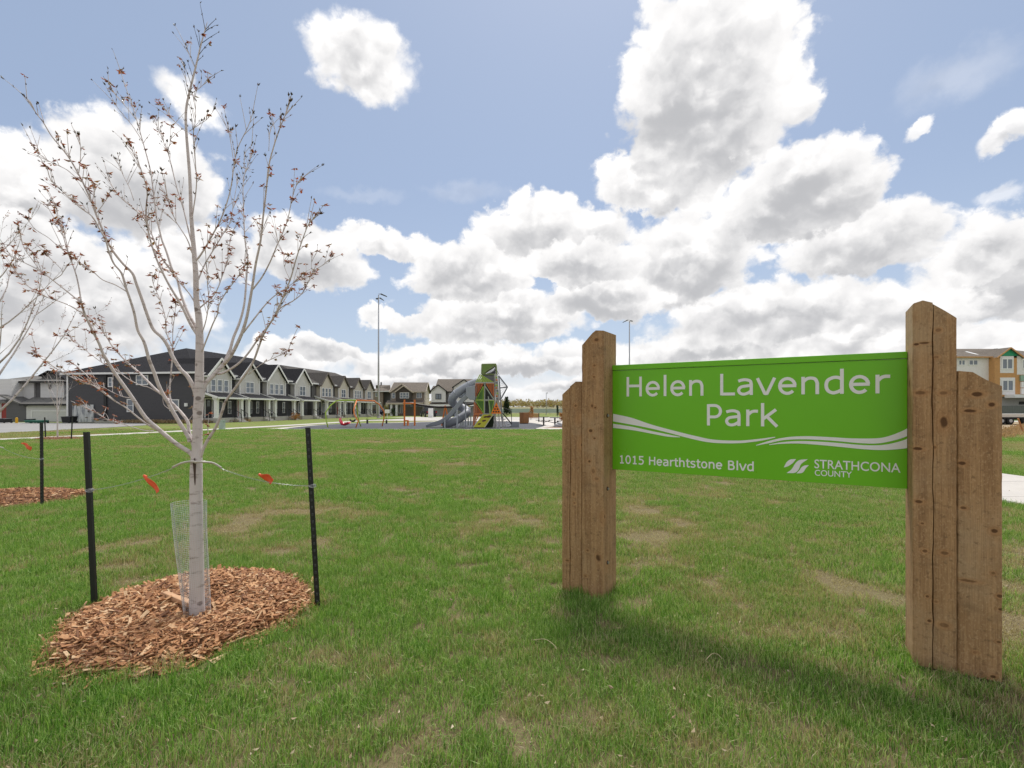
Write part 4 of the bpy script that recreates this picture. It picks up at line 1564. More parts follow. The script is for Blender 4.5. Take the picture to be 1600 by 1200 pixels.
wl = guy_wire('wire from the near trunk to the plain stake on its left', at(137, 766, 3.93), at(278, 728, 3.72), 0.03,
              [at(270, 730, 3.70), at(283, 724, 3.66), at(297, 721, 3.60), at(309, 722, 3.585), at(321, 721, 3.61)], at(138, 766, 3.93), 1)
wr = guy_wire('twisted wire from the near trunk to the studded stake', at(487, 759, 3.875), at(345, 732, 3.70), 0.035,
              [at(300, 726, 3.73), at(308, 722, 3.585), at(321, 722, 3.60), at(334, 724, 3.66), at(346, 731, 3.69)], at(487, 759, 3.875), 2)
S3w = at(40, 706, 8.0)
wf = guy_wire('wire from the left-edge tree to its dark stake', at(64, 717, 7.95), at(4, 700, 8.2), 0.04,
              [at(6, 700, 8.25), at(-2, 698, 8.2), at(-8, 699, 8.15)], at(64, 717, 7.95), 3)


def flag(label, p, q, w, seed):
    """A tied strip of orange flagging tape, creased along its length."""
    rr = random.Random(seed)
    p, q = Vector(p), Vector(q)
    root = thing('flag', label, 'flag', p, 0, 'orange flagging tape tied to the guy wires')
    d = q - p
    s = d.cross(Vector((0.2, 1, 0.1))).normalized()
    nrm = d.cross(s).normalized()
    m = MB()
    n = 9
    ids = []
    for i in range(n + 1):
        t = i / n
        c = d * t + nrm * 0.012 * math.sin(t * 5 + seed)
        ww = w * (0.45 + 0.55 * min(1, t * 3)) * (1 - 0.12 * math.sin(t * 9))
        row = []
        for j in range(5):
            f = j / 4 - 0.5
            row.append(m.pt(c + s * ww * f + nrm * (0.006 * math.cos(f * 7 + t * 3))))
        row2 = [m.pt(Vector(m.v[k]) + nrm * 0.0012) for k in row]
        ids.append((row, row2))
    for (a, a2), (b, b2) in zip(ids, ids[1:]):
        for j in range(4):
            m.face((a[j], a[j + 1], b[j + 1], b[j]))
            m.face((a2[j + 1], a2[j], b2[j], b2[j + 1]))
        m.face((a[0], b[0], b2[0], a2[0]))
        m.face((a[4], a2[4], b2[4], b[4]))
    m.build('tape', M_FLAG, root, smooth=True)
    k = MB()
    k.tube([Vector((-0.012, 0, 0.004)), Vector((0.012, 0, -0.004))], [0.010, 0.008], 8)
    k.build('knot', M_FLAG, root)
    return root


flag('orange flag hanging from the wire left of the near trunk', at(227, 744, 3.80), at(247, 768, 3.77), 0.045, 1)
flag('orange flag on the wire right of the near trunk', at(407, 742, 3.77), at(426, 752, 3.80), 0.055, 2)
flag('orange flag on the wire of the left-edge tree', at(35, 693, 8.02), at(50, 701, 8.0), 0.075, 4)


def mesh_guard():
    """Cone of welded wire mesh standing round the near trunk."""
    b = at(309, 966, TREE_Y)
    root = thing('trunk_guard', 'flared wire mesh guard standing round the near trunk', 'guard', (b.x, b.y, 0.02))
    h = 0.84
    nu, nv = 46, 62
    m = MB()
    t = 0.0012

    def P(u, v):
        a = 2 * math.pi * u / nu
        r = 0.083 + (0.112 - 0.083) * v + 0.006 * math.sin(3 * a + 4 * v)
        return Vector((-0.006 - 0.055 * v + r * math.cos(a), r * math.sin(a), h * v))
    for u in range(nu):
        pts = [P(u, k / 12) for k in range(13)]
        m.tube(pts, t * 0.5, 3, False)
    for v in range(nv + 1):
        pts = [P(u, v / nv) for u in range(0, nu + 1, 2)]
        m.tube(pts, t * 0.5, 3, False)
    m.build('mesh', plain('bright_mesh', (0.66, 0.68, 0.70), 0.4, 0.2), root)
    s = MB()
    s.tube([P(24, k / 8) for k in range(9)], 0.0022, 5)
    s.tube([P(46, k / 8) for k in range(9)], 0.0022, 5)
    s.build('seam', M_STEEL, root)


mesh_guard()


# ------------------------------------------------------------------ lawn grass (uncountable: one object of instanced tufts)
def make_tuft(seed, blades, radius, hmin, hmax, flat=0.0):
    rr = np.random.default_rng(seed)
    V, F = [], []
    for _ in range(blades):
        a, r = rr.uniform(0, 2 * math.pi), radius * math.sqrt(rr.random())
        x, y = r * math.cos(a), r * math.sin(a)
        h = rr.uniform(hmin, hmax)
        w = rr.uniform(0.0020, 0.0040)
        la = rr.uniform(0, 2 * math.pi)
        lean = h * (abs(rr.normal(0.45, 0.42)) + flat)
        fa = rr.uniform(0, math.pi)
        sx, sy = math.cos(fa) * w / 2, math.sin(fa) * w / 2
        i = len(V)
        for t, ww in ((0.0, 1.0), (0.5, 0.85)):
            ox, oy = lean * t * t * math.cos(la), lean * t * t * math.sin(la)
            z = h * (t - (0.25 + flat * 0.5) * t * t * min(1.5, lean / h))
            V += [(x + ox - sx * ww, y + oy - sy * ww, z - 0.004 * (t == 0)), (x + ox + sx * ww, y + oy + sy * ww, z - 0.004 * (t == 0))]
        ox, oy = lean * math.cos(la), lean * math.sin(la)
        V.append((x + ox, y + oy, max(0.004, h * (1 - (0.25 + flat * 0.5) * min(1.5, lean / h)))))
        F += [(i, i + 1, i + 3, i + 2), (i + 2, i + 3, i + 4)]
    me = bpy.data.meshes.new('grass_tuft')
    me.from_pydata(V, [], F)
    me.materials.append(M_GRASS)
    return bpy.data.objects.new('grass_tuft', me)


tuft_col = bpy.data.collections.new('grass_tufts')
TUFTS = [make_tuft(100 + k, 84, 0.09, 0.014, 0.056) for k in range(5)] + [make_tuft(200 + k, 60, 0.085, 0.03, 0.088) for k in range(3)] + [make_tuft(300 + k, 64, 0.095, 0.010, 0.034, 0.6) for k in range(4)]
for t in TUFTS:
    tuft_col.objects.link(t)

BARE = [(1000, 885, .30), (1045, 880, .25), (1110, 908, .26), (1130, 925, .2), (1170, 945, .16), (1345, 925, .38), (1400, 940, .34), (1290, 905, .28), (1420, 975, .2), (1240, 880, .2), (1030, 830, .3), (1060, 815, .35),
        (180, 885, .28), (235, 848, .30), (200, 910, .2), (150, 860, .2), (530, 1027, .16), (1545, 1085, .34), (1520, 1060, .2), (820, 878, .12), (690, 740, .5), (620, 765, .4), (720, 726, .8), (350, 830, .25),
        (440, 862, .25), (500, 850, .25), (840, 1100, .16), (945, 1120, .14), (770, 1010, .1), (610, 1045, .12), (90, 1085, .2), (1590, 920, .3), (1585, 980, .2), (480, 745, .6), (860, 845, .15), (640, 705, 1.2), (590, 690, 1.6)]


def scatter_lawn():
    P, DRY, SCL, PICK = [], [], [], []
    g = np.random.default_rng(5)

    def zone(y0, y1, dens, scl, xl=None, xr=None):
        # candidate points evenly spread in a wedge a little wider than the view
        xa = lambda y: -1.06 * y - 1.2
        area = 1.06 * (y1 * y1 - y0 * y0) + 2.4 * (y1 - y0)
        n = int(area * dens)
        y = np.sqrt(g.random(n) * (y1 * y1 - y0 * y0) + y0 * y0)
        x = (g.random(n) * 2 - 1) * (1.06 * y + 1.2)
        return x, y, np.full(n, scl)
    zs = [zone(1.3, 4.5, 230, 1.0), zone(4.5, 8.0, 150, 1.12), zone(8.0, 15.0, 85, 1.35), zone(15.0, 25.0, 40, 1.8), zone(25.0, 37.5, 20, 2.3)]
    x = np.concatenate([z[0] for z in zs])
    y = np.concatenate([z[1] for z in zs])
    s = np.concatenate([z[2] for z in zs])
    walk_x = np.interp(y, [p[1] for p in walk_l], [p[0] for p in walk_l])
    path_x = np.interp(y, [p[1] for p in path_r], [p[0] for p in path_r])
    keep = ~inside(x, y, [tuple(p) for p in smooth_line([Vector(q) for q in RING + [RING[0]]], 4)][:-1])
    keep &= ~inside(x, y, RING2) & ~inside(x, y, RING3)
    keep &= np.abs(x - walk_x) > 0.97
    keep &= np.abs(x - path_x) > 1.74
    keep &= ~inside(x, y, PLAZA)
    road_edge = np.interp(y, [20, 34, 41, 48], [-32.2, -32.0, -32.6, -34.0])
    keep &= x > road_edge + 0.25
    # thin and straw-coloured patches
    n1 = vnoise(x * 0.55, y * 0.55, 8, 4)
    n2 = vnoise(x * 2.6, y * 2.6, 9, 3)
    dry = np.clip((n1 - 0.5) * 2.6 + (n2 - 0.5) * 1.7 - 0.08, 0, 1)
    # the lawn on the right, under the board, is thinner than on the left
    dry += np.clip((x + 0.5) * 0.10, 0, 0.16) * (y < 14)
    dry = np.where(y < 2.9, dry * 0.75, dry)
    for px, py, r in BARE:
        bx, by = ground_at(px, py)
        d = np.hypot(x - bx, y - by) / r
        dry = np.maximum(dry, (1.15 + (n2 - 0.5) * 2.6) * np.exp(-d ** 2 * 1.3))
    # lush green beside stakes and posts where the mower cannot reach
    lush = np.zeros_like(x)
    for bx, by, r in [(0.62, 4.05, 0.35), (0.9, 3.95, 0.3), (2.35, 2.95, 0.3), (2.55, 2.75, 0.25), (-3.3, 3.85, 0.25), (-1.45, 3.7, 0.35), (-2.3, 2.72, 0.4), (-7.2, 7.6, 0.6)]:
        lush = np.maximum(lush, np.exp(-((x - bx) ** 2 + (y - by) ** 2) / r ** 2))
    lush = np.maximum(lush, np.clip((vnoise(x * 0.8 + 9, y * 0.8 + 3, 12, 3) - 0.56) * 6, 0, 1) * (dry < 0.5))
    dry = np.clip(dry * (1 - 0.8 * lush), 0, 1.3)
    prob = np.where(dry > 0.85, 0.34, 1.0)
    # right of the path and left of the sidewalk the verge is dry
    verge = (x > path_x) | (x < walk_x)
    vn = vnoise(x * 0.4, y * 0.25, 14, 3)
    dry = np.where(verge, np.clip(0.35 + (vn - 0.45) * 2.4, 0, 1), dry)
    keep &= g.random(len(x)) < prob
    # keep blades off the posts themselves
    lx = (x - SIGN_C[0]) * math.cos(SIGN_RZ) + (y - SIGN_C[1]) * math.sin(SIGN_RZ)
    ly = -(x - SIGN_C[0]) * math.sin(SIGN_RZ) + (y - SIGN_C[1]) * math.cos(SIGN_RZ)
    for a, b in ((-0.376, 0.0), (SIGN_W, SIGN_W + 0.4)):
        keep &= ~((lx > a - 0.02) & (lx < b + 0.02) & (ly > -0.02) & (ly < 0.31))
    x, y, s, dry, lush = x[keep], y[keep], s[keep], dry[keep], lush[keep]
    n = len(x)
    pick = g.integers(0, 5, n)
    tall = (g.random(n) < 0.10 + 0.6 * lush) & (dry < 0.55)
    pick = np.where(tall, 5 + g.integers(0, 3, n), pick)
    short = (dry > (0.62 + 0.2 * g.random(n))) | (g.random(n) < 0.10)
    dry = np.where(g.random(n) < 0.07, 0.9, dry)
    pick = np.where(short, 8 + g.integers(0, 4, n), pick)
    s = s * g.uniform(0.8, 1.2, n)
    z = relief(x, y)
    me = bpy.data.meshes.new('lawn_grass')
    me.vertices.add(n)
    me.vertices.foreach_set('co', np.stack([x, y, z], 1).ravel())
    for nm, typ, arr in (('dry', 'FLOAT', dry.astype(np.float32)), ('tuft', 'INT', pick.astype(np.int32))):
        at_ = me.attributes.new(nm, typ, 'POINT')
        at_.data.foreach_set('value', arr)
    a3 = me.attributes.new('turn', 'FLOAT_VECTOR', 'POINT')
    rot = np.zeros((n, 3), np.float32)
    rot[:, 2] = g.uniform(0, 6.283, n)
    a3.data.foreach_set('vector', rot.ravel())
    a4 = me.attributes.new('size', 'FLOAT_VECTOR', 'POINT')
    sz = np.stack([s, s, np.minimum(s, 1.35) * g.uniform(0.85, 1.2, n)], 1).astype(np.float32)
    a4.data.foreach_set('vector', sz.ravel())
    o = bpy.data.objects.new('lawn_grass', me)
    COL.objects.link(o)
    tag(o, 'patchy mown lawn with green and straw-coloured grass', None, None, 'stuff')
    ng = bpy.data.node_groups.new('scatter_grass', 'GeometryNodeTree')
    ng.interface.new_socket('Geometry', in_out='INPUT', socket_type='NodeSocketGeometry')
    ng.interface.new_socket('Geometry', in_out='OUTPUT', socket_type='NodeSocketGeometry')
    N = ng.nodes
    gi, go = N.new('NodeGroupInput'), N.new('NodeGroupOutput')
    iop = N.new('GeometryNodeInstanceOnPoints')
    ci = N.new('GeometryNodeCollectionInfo')
    ci.inputs[0].default_value = tuft_col
    ci.inputs['Separate Children'].default_value = True
    ci.inputs['Reset Children'].default_value = True

    def attr(nm, dt):
        a = N.new('GeometryNodeInputNamedAttribute')
        a.data_type = dt
        a.inputs[0].default_value = nm
        return [q for q in a.outputs if q.enabled and q.name == 'Attribute'][0]
    L = ng.links
    L.new(gi.outputs[0], iop.inputs['Points'])
    L.new(ci.outputs[0], iop.inputs['Instance'])
    iop.inputs['Pick Instance'].default_value = True
    L.new(attr('tuft', 'INT'), iop.inputs['Instance Index'])
    L.new(attr('turn', 'FLOAT_VECTOR'), iop.inputs['Rotation'])
    L.new(attr('size', 'FLOAT_VECTOR'), iop.inputs['Scale'])
    L.new(iop.outputs[0], go.inputs[0])
    md = o.modifiers.new('scatter', 'NODES')
    md.node_group = ng
    return n


N_TUFTS = scatter_lawn()
print('tufts', N_TUFTS)

# ------------------------------------------------------------------ houses
SH_DARK = shingle('dark_shingle', (0.034, 0.034, 0.038))
SH_GREY = shingle('grey_shingle', (0.105, 0.098, 0.092))
SH_PALE = shingle('pale_shingle', (0.21, 0.205, 0.195))
SH_TAN = shingle('tan_shingle', (0.20, 0.175, 0.15))
SD_CHAR = siding('charcoal_siding', (0.056, 0.055, 0.060))
SD_GREYD = siding('slate_siding', (0.115, 0.112, 0.112))
BB_GREY = board_batten('grey_board', (0.58, 0.565, 0.54))
BB_BEIGE = board_batten('beige_board', (0.58, 0.53, 0.45))
SD_TAUPE = siding('taupe_siding', (0.29, 0.235, 0.19))
SD_CREAM = siding('cream_siding', (0.58, 0.50, 0.39))
SD_WHITE = siding('white_siding', (0.70, 0.69, 0.67))
M_FOUND = concrete('foundation', (0.46, 0.44, 0.41), 0.8)
M_STONE = concrete('stone_facing', (0.44, 0.40, 0.35), 3.0)
M_DOOR_DARK = plain('dark_door', (0.03, 0.03, 0.034), 0.45)
M_DOOR_RED = plain('red_door', (0.40, 0.055, 0.045), 0.5)


def face_map(ox, oy, ang):
    """Wall coordinates: s along the wall, o outwards, z up -> local coordinates of the house."""
    ca, sa = math.cos(ang), math.sin(ang)
    return lambda p: (ox + p[0] * ca + p[1] * sa, oy + p[0] * sa - p[1] * ca, p[2])


def window(parent, fm, s0, s1, z0, z1, cols=2, rows=1, out=0.0, frame=0.09, mat=None):
    m = MB(fm)
    mat = mat or M_WHITE
    a, b = out + 0.005, out + 0.075
    m.box(s0, s0 + frame, a, b, z0, z1)
    m.box(s1 - frame, s1, a, b, z0, z1)
    m.box(s0 + frame, s1 - frame, a, b, z1 - frame, z1)
    m.box(s0 + frame, s1 - frame, a, b, z0, z0 + frame)
    mw = frame * 0.5
    for i in range(1, cols):
        c = s0 + (s1 - s0) * i / cols
        m.box(c - mw, c + mw, a, b - 0.012, z0 + frame, z1 - frame)
    for j in range(1, rows):
        c = z0 + (z1 - z0) * j / rows
        m.box(s0 + frame, s1 - frame, a, b - 0.02, c - mw * 0.5, c + mw * 0.5)
    w = m.build('window', mat, parent)
    g = MB(fm)
    g.box(s0 + frame * 0.6, s1 - frame * 0.6, out - 0.02, out + 0.028, z0 + frame * 0.6, z1 - frame * 0.6)
    g.build('pane', M_GLASS, w)
    return w


def door(parent, fm, s0, s1, z0, z1, mat, out=0.0, lite=True):
    m = MB(fm)
    m.box(s0, s1, out - 0.01, out + 0.05, z0, z1)
    d = m.build('door', mat, parent)
    f = MB(fm)
    for a, b, c, e in ((s0 - 0.1, s0, z0, z1 + 0.1), (s1, s1 + 0.1, z0, z1 + 0.1), (s0, s1, z1, z1 + 0.1)):
        f.box(a, b, out - 0.01, out + 0.08, c, e)
    f.build('door_frame', M_WHITE, d)
    if lite:
        g = MB(fm)
        g.box(s0 + 0.25, s1 - 0.25, out + 0.045, out + 0.056, z0 + 1.2, z1 - 0.15)
        g.build('pane', M_GLASS, d)
    return d


def garage_door(parent, fm, s0, s1, z0, z1, mat, out=0.0, lites=4):
    m = MB(fm)
    n = 4
    for k in range(n):
        a = z0 + (z1 - z0) * k / n
        m.box(s0, s1, out - 0.02, out + 0.03, a + 0.012, z0 + (z1 - z0) * (k + 1) / n - 0.012)
    m.box(s0, s1, out - 0.03, out + 0.01, z0, z1)
    g = m.build('garage_door', mat, parent)
    if lites:
        w = MB(fm)
        for k in range(lites):
            c0 = s0 + (s1 - s0) * (k + 0.15) / lites
            c1 = s0 + (s1 - s0) * (k + 0.85) / lites
            w.box(c0, c1, out + 0.02, out + 0.036, z1 - (z1 - z0) / n + 0.1, z1 - 0.12)
        w.build('lites', M_GLASS, g)
    f = MB(fm)
    f.box(s0 - 0.14, s0, out - 0.02, out + 0.07, z0, z1 + 0.16)
    f.box(s1, s1 + 0.14, out - 0.02, out + 0.07, z0, z1 + 0.16)
    f.box(s0, s1, out - 0.02, out + 0.07, z1, z1 + 0.16)
    f.build('door_frame', M_WHITE, g)
    return g


def walls(parent, mat, x0, x1, y0, y1, z0, z1, name='wall'):
    m = MB()
    m.box(x0, x1, y0, y1, z0, z1)
    return m.build(name, mat, parent)


def slab4(m, a, b, c, d, t):
    """Roof plane a-b-c-d given thickness t downwards."""
    P = [Vector(q) for q in (a, b, c, d)]
    m.hexa([p - Vector((0, 0, t)) for p in P] + P)


def gable_roof(parent, x0, x1, y0, y1, ze, zr, axis, mat, oh=0.35, t=0.16, fascia=None, trim_front=True, fw=0.2):
    """Two roof planes; ridge along the axis; a fascia board along each rake of the first gable end."""
    m = MB()
    if axis == 'y':
        xm = (x0 + x1) / 2
        k = (zr - ze) / (xm - x0)
        zo = ze - k * oh
        slab4(m, (x0 - oh, y0 - oh, zo), (xm, y0 - oh, zr), (xm, y1, zr), (x0 - oh, y1, zo), t)
        slab4(m, (xm, y0 - oh, zr), (x1 + oh, y0 - oh, zo), (x1 + oh, y1, zo), (xm, y1, zr), t)
    else:
        ym = (y0 + y1) / 2
        k = (zr - ze) / (ym - y0)
        zo = ze - k * oh
        slab4(m, (x0 - oh, y0 - oh, zo), (x1 + oh, y0 - oh, zo), (x1 + oh, ym, zr), (x0 - oh, ym, zr), t)
        slab4(m, (x0 - oh, ym, zr), (x1 + oh, ym, zr), (x1 + oh, y1 + oh, zo), (x0 - oh, y1 + oh, zo), t)
    r = m.build('roof', mat, parent)
    if fascia is not None:
        f = MB()
        if axis == 'y':
            yy = y0 - oh - 0.025
            f.bar((x0 - oh, yy, zo - t * 0.55), (xm, yy, zr - t * 0.55), 0.05, fw)
            f.bar((x1 + oh, yy - 0.003, zo - t * 0.55), (xm, yy - 0.003, zr - t * 0.55), 0.05, fw)
            f.bar((x0 - oh - 0.025, y0 - oh, zo - 0.1), (x0 - oh - 0.025, y1, zo - 0.1), 0.05, 0.18)
            f.bar((x1 + oh + 0.025, y0 - oh, zo - 0.1), (x1 + oh + 0.025, y1, zo - 0.1), 0.05, 0.18)
        else:
            for xx in (x0 - oh - 0.025, x1 + oh + 0.025):
                f.bar((xx, y0 - oh, zo - t * 0.55), (xx, ym, zr - t * 0.55), 0.05, fw)
                f.bar((xx, y1 + oh, zo - t * 0.55), (xx, ym + 0.002, zr - t * 0.55), 0.05, fw)
            f.bar((x0 - oh, y0 - oh - 0.025, zo - 0.1), (x1 + oh, y0 - oh - 0.025, zo - 0.1), 0.05, 0.18)
        f.build('fascia', fascia, r)
    return r


def gable_wall(parent, x0, x1, y0, y1, z0, ze, zr, mat, name='gable_wall'):
    m = MB()
    m.prism([(x0, z0), (x1, z0), (x1, ze), ((x0 + x1) / 2, zr), (x0, ze)], 'y', y0, y1)
    return m.build(name, mat, parent)


def hip_roof(parent, x0, x1, y0, y1, ze, zr, mat, oh=0.4, inset0=None, inset1=None, fascia=None, t=0.14):
    x0, x1, y0, y1 = x0 - oh, x1 + oh, y0 - oh, y1 + oh
    ym = (y0 + y1) / 2
    d = (y1 - y0) / 2
    a = x0 + (d if inset0 is None else inset0)
    b = x1 - (d if inset1 is None else inset1)
    m = MB()
    e = [(x0, y0, ze), (x1, y0, ze), (x1, y1, ze), (x0, y1, ze)]
    r0, r1 = (a, ym, zr), (b, ym, zr)
    m.poly([e[0], e[1], r1, r0])
    m.poly([e[2], e[3], r0, r1])
    m.poly([e[3], e[0], r0])
    m.poly([e[1], e[2], r1])
    m.poly([e[3], e[2], e[1], e[0]])
    o = m.build('roof', mat, parent)
    if fascia is not None:
        f = MB()
        for p, q in zip(e, e[1:] + e[:1]):
            f.bar(Vector(p) - Vector((0, 0, 0.09)), Vector(q) - Vector((0, 0, 0.09)), 0.05, 0.2)
        f.build('fascia', fascia, o)
    return o


def railing(parent, fm, s0, s1, o, z0, h=0.95, mat=None):
    m = MB(fm)
    m.box(s0, s1, o - 0.025, o + 0.025, z0 + h - 0.05, z0 + h)
    m.box(s0, s1, o - 0.02, o + 0.02, z0 + 0.08, z0 + 0.12)
    n = max(2, int((s1 - s0) / 0.14))
    for k in range(n + 1):
        c = s0 + (s1 - s0) * k / n
        m.box(c - 0.011, c + 0.011, o - 0.011, o + 0.011, z0 + 0.12, z0 + h - 0.05)
    return m.build('railing', mat or M_BLACK, parent)


def townhouse_row(label, origin, ang, units, length, depth, cols, ridge, first_end, ze=5.4, group=None):
    """A terrace: units = (gable start, gable end, has triple window); front faces local -y."""
    root = thing('townhouse_row', label, 'townhouses', (*origin, 0), ang, group)
    fr = face_map(0, 0, 0)
    walls(root, cols['side'], 0, length, 0.02, depth, 0.25, ze - 0.02)
    walls(root, M_FOUND, -0.04, length + 0.04, -0.03, depth + 0.04, -0.4, 0.25, 'foundation')
    hip_roof(root, 0, length, 0, depth, ze, ridge, cols['roof'], 0.42, None if first_end else 2.5, 2.0, M_WHITE)
    for i, (g0, g1) in enumerate(units):
        gm = (g0 + g1) / 2
        gw = g1 - g0
        zr = ze + gw / 2 * 0.98
        gable_wall(root, g0, g1, -0.62, 0.3, 2.75, ze - 0.05, zr - 0.12, cols['gable'])
        gable_roof(root, g0, g1, -0.62, 5.2, ze, zr, 'y', cols['roof'], 0.32, 0.14, cols.get('rake', cols['trim']))
        # recess between this gable and the next carries a narrow window and a downspout
        nxt = units[i + 1][0] if i + 1 < len(units) else min(length, g1 + 1.6)
        bm = face_map(0, -0.62, 0)
        if i % 2 == 0 or cols.get('triple'):
            for k in range(3):
                c = g0 + gw * (0.22 + 0.28 * k)
                window(root, bm, c - gw * 0.11, c + gw * 0.11, 3.35, 4.75, 1, 2)
        else:
            window(root, bm, gm - 0.78, gm + 0.78, 3.35, 4.75, 2, 2)
        if nxt - g1 > 0.9:
            window(root, fr, g1 + 0.25, g1 + 0.8, 3.4, 4.75, 1, 2, 0.02)
        for c in (g1 + 0.02, g0 - 0.12):
            m = MB(face_map(0, -0.62, 0))
            m.box(c, c + 0.1, 0.0, 0.08, 2.8, ze - 0.1)
            m.build('corner_trim', cols['trim'], root)
        # ground floor: dark recess, door and window behind the porch
        door(root, fr, g0 + 0.35, g0 + 1.3, 0.55, 2.55, M_DOOR_DARK if i != 1 else M_DOOR_RED, 0.02)
        window(root, fr, g0 + 1.75, g0 + 3.0, 0.9, 2.4, 2, 1, 0.02)
        if nxt - g1 > 1.0:
            window(root, fr, g1 + 0.3, g1 + 0.85, 0.9, 2.4, 1, 2, 0.02)
        # porch: deck, columns on stone bases, beam and shed roof
        p0, p1 = g0 - 0.5, min(nxt - 0.7, g1 + 0.55)
        m = MB()
        m.box(p0 + 0.1, p1 - 0.1, -2.0, 0.0, -0.3, 0.5)
        m.build('porch', M_STONE if i % 2 else M_FOUND, root)
        for c in (p0 + 0.32, p1 - 0.35):
            q = MB()
            q.box(c - 0.17, c + 0.17, -1.95, -1.61, 0.5, 2.55)
            q.box(c - 0.22, c + 0.22, -2.0, -1.56, 0.5, 0.62)
            q.box(c - 0.22, c + 0.22, -2.0, -1.56, 2.43, 2.56)
            q.build('column', cols['trim'], root)
        m = MB()
        m.box(p0, p1, -2.1, -1.55, 2.56, 2.8)
        m.build('beam', cols['trim'], root)
        m = MB()
        slab4(m, (p0 - 0.15, -2.3, 2.72), (p1 + 0.15, -2.3, 2.72), (p1 + 0.15, -0.02, 3.45), (p0 - 0.15, -0.02, 3.45), 0.12)
        pr = m.build('porch_roof', cols['roof'], root)
        f = MB()
        f.bar((p0 - 0.17, -2.3, 2.68), (p0 - 0.17, -0.02, 3.41), 0.05, 0.2)
        f.bar((p0 - 0.15, -2.33, 2.66), (p1 + 0.15, -2.33, 2.66), 0.05, 0.16)
        f.build('fascia', cols['trim'], pr)
        # side cheek under the shed roof keeps daylight out of the joint
        m = MB()
        m.prism([(-0.7, 2.8), (-0.05, 2.8), (-0.05, 3.28), (-0.7, 3.05)], 'x', p0, p1)
        m.build('soffit', cols['trim'], root)
        railing(root, face_map(0, 0, 0), p0 + 0.5, gm + 0.4, 1.8, 0.5)
        st = MB()
        for k in range(3):
            st.box(gm + 0.6, gm + 1.7, -2.0 - 0.3 * (k + 1), -2.0 - 0.3 * k - 0.0015, -0.3, 0.5 - 0.165 * (k + 0.4))
        st.build('steps', M_FOUND, root)
        for xx in (gm + 0.62, gm + 1.68):
            hr = MB()
            hr.bar((xx, -2.85, 0.9), (xx, -2.0, 1.45), 0.05)
            hr.bar((xx, -2.85, 0.0), (xx, -2.85, 0.9), 0.045)
            hr.bar((xx, -2.05, 0.45), (xx, -2.05, 1.42), 0.045)
            hr.build('handrail', M_BLACK, root)
    return root


ROW_ANG = math.atan2(0.991, 0.131)
cA = {'side': SD_CHAR, 'roof': SH_DARK, 'gable': BB_GREY, 'trim': M_WHITE}
rowA = townhouse_row('long charcoal townhouse row with grey front gables and white porch columns', (-33.4, 52.7), ROW_ANG,
                     [(0.95, 4.5), (6.1, 9.6), (11.3, 15.2), (17.6, 21.4)], 22.0, 15.5, cA, 8.95, True)
# end wall of the row facing the camera: windows, lamp, pipe and a stained pale panel
endm = face_map(0, 15.5, -math.pi / 2)     # s runs from the far-left corner towards the front corner
window(rowA, endm, 8.5, 9.95, 4.05, 5.1, 2, 2)
window(rowA, endm, 5.1, 5.65, 3.85, 4.9, 1, 2)
window(rowA, endm, 7.4, 8.2, 1.15, 2.55, 1, 2)
window(rowA, endm, 12.5, 13.6, 1.25, 2.5, 1, 1)
m = MB(endm)
m.box(4.62, 4.95, 0.0, 0.10, 0.2, 5.3)
m.build('downspout', M_BLACK, rowA)
m = MB(endm)
m.box(-0.03, 0.16, -0.02, 0.06, 0.2, 5.3)
m.build('corner_trim', M_WHITE, rowA)
m = MB(endm)
m.cyl((14.45, 0.0, 1.95), 0.16, 0.01, 10, 'z')
m.box(14.3, 14.6, 0.0, 0.16, 1.75, 2.1)
m.build('wall_lamp', M_WHITE, rowA)


def stained_panel():
    mt, nt, b = new_mat('stained_panel')
    co = nt.node('ShaderNodeTexCoord').outputs['Object']
    x, y, z = nt.sep(co)
    n = nt.noise(nt.xyz(x, y, nt.m('MULTIPLY', z, 0.14)), 4.5, 4.0, 0.6)
    n2 = nt.noise(co, 2.0, 4.0)
    c = nt.mix(nt.smooth(nt.m('MULTIPLY_ADD', n2, 0.3, n), 0.55, 0.85), (0.62, 0.63, 0.62), (0.14, 0.16, 0.19))
    nt.put(b.inputs['Base Color'], c)
    b.inputs['Roughness'].default_value = 0.6
    return mt


m = MB(endm)
m.box(0.75, 3.35, 0.0, 0.09, 0.05, 1.95)
sp_ = m.build('wall_panel', stained_panel(), rowA)
sp_['label'] = 'pale panel streaked with grey'
cB = {'side': SD_GREYD, 'roof': SH_GREY, 'gable': BB_BEIGE, 'trim': M_WHITE, 'triple': False, 'rake': plain('rake_taupe', (0.13, 0.11, 0.095), 0.6)}
oB = (-33.4 + 0.131 * 23.3, 52.7 + 0.991 * 23.3)
townhouse_row('taupe townhouse row with beige gables, beyond the charcoal row', oB, ROW_ANG,
              [(1.3, 5.0), (7.2, 10.6), (12.8, 16.2), (17.8, 21.0)], 21.6, 13.0, cB, 8.4, False)


def detached(name, label, origin, ang):
    return thing(name, label, 'house', (*origin, 0), ang)


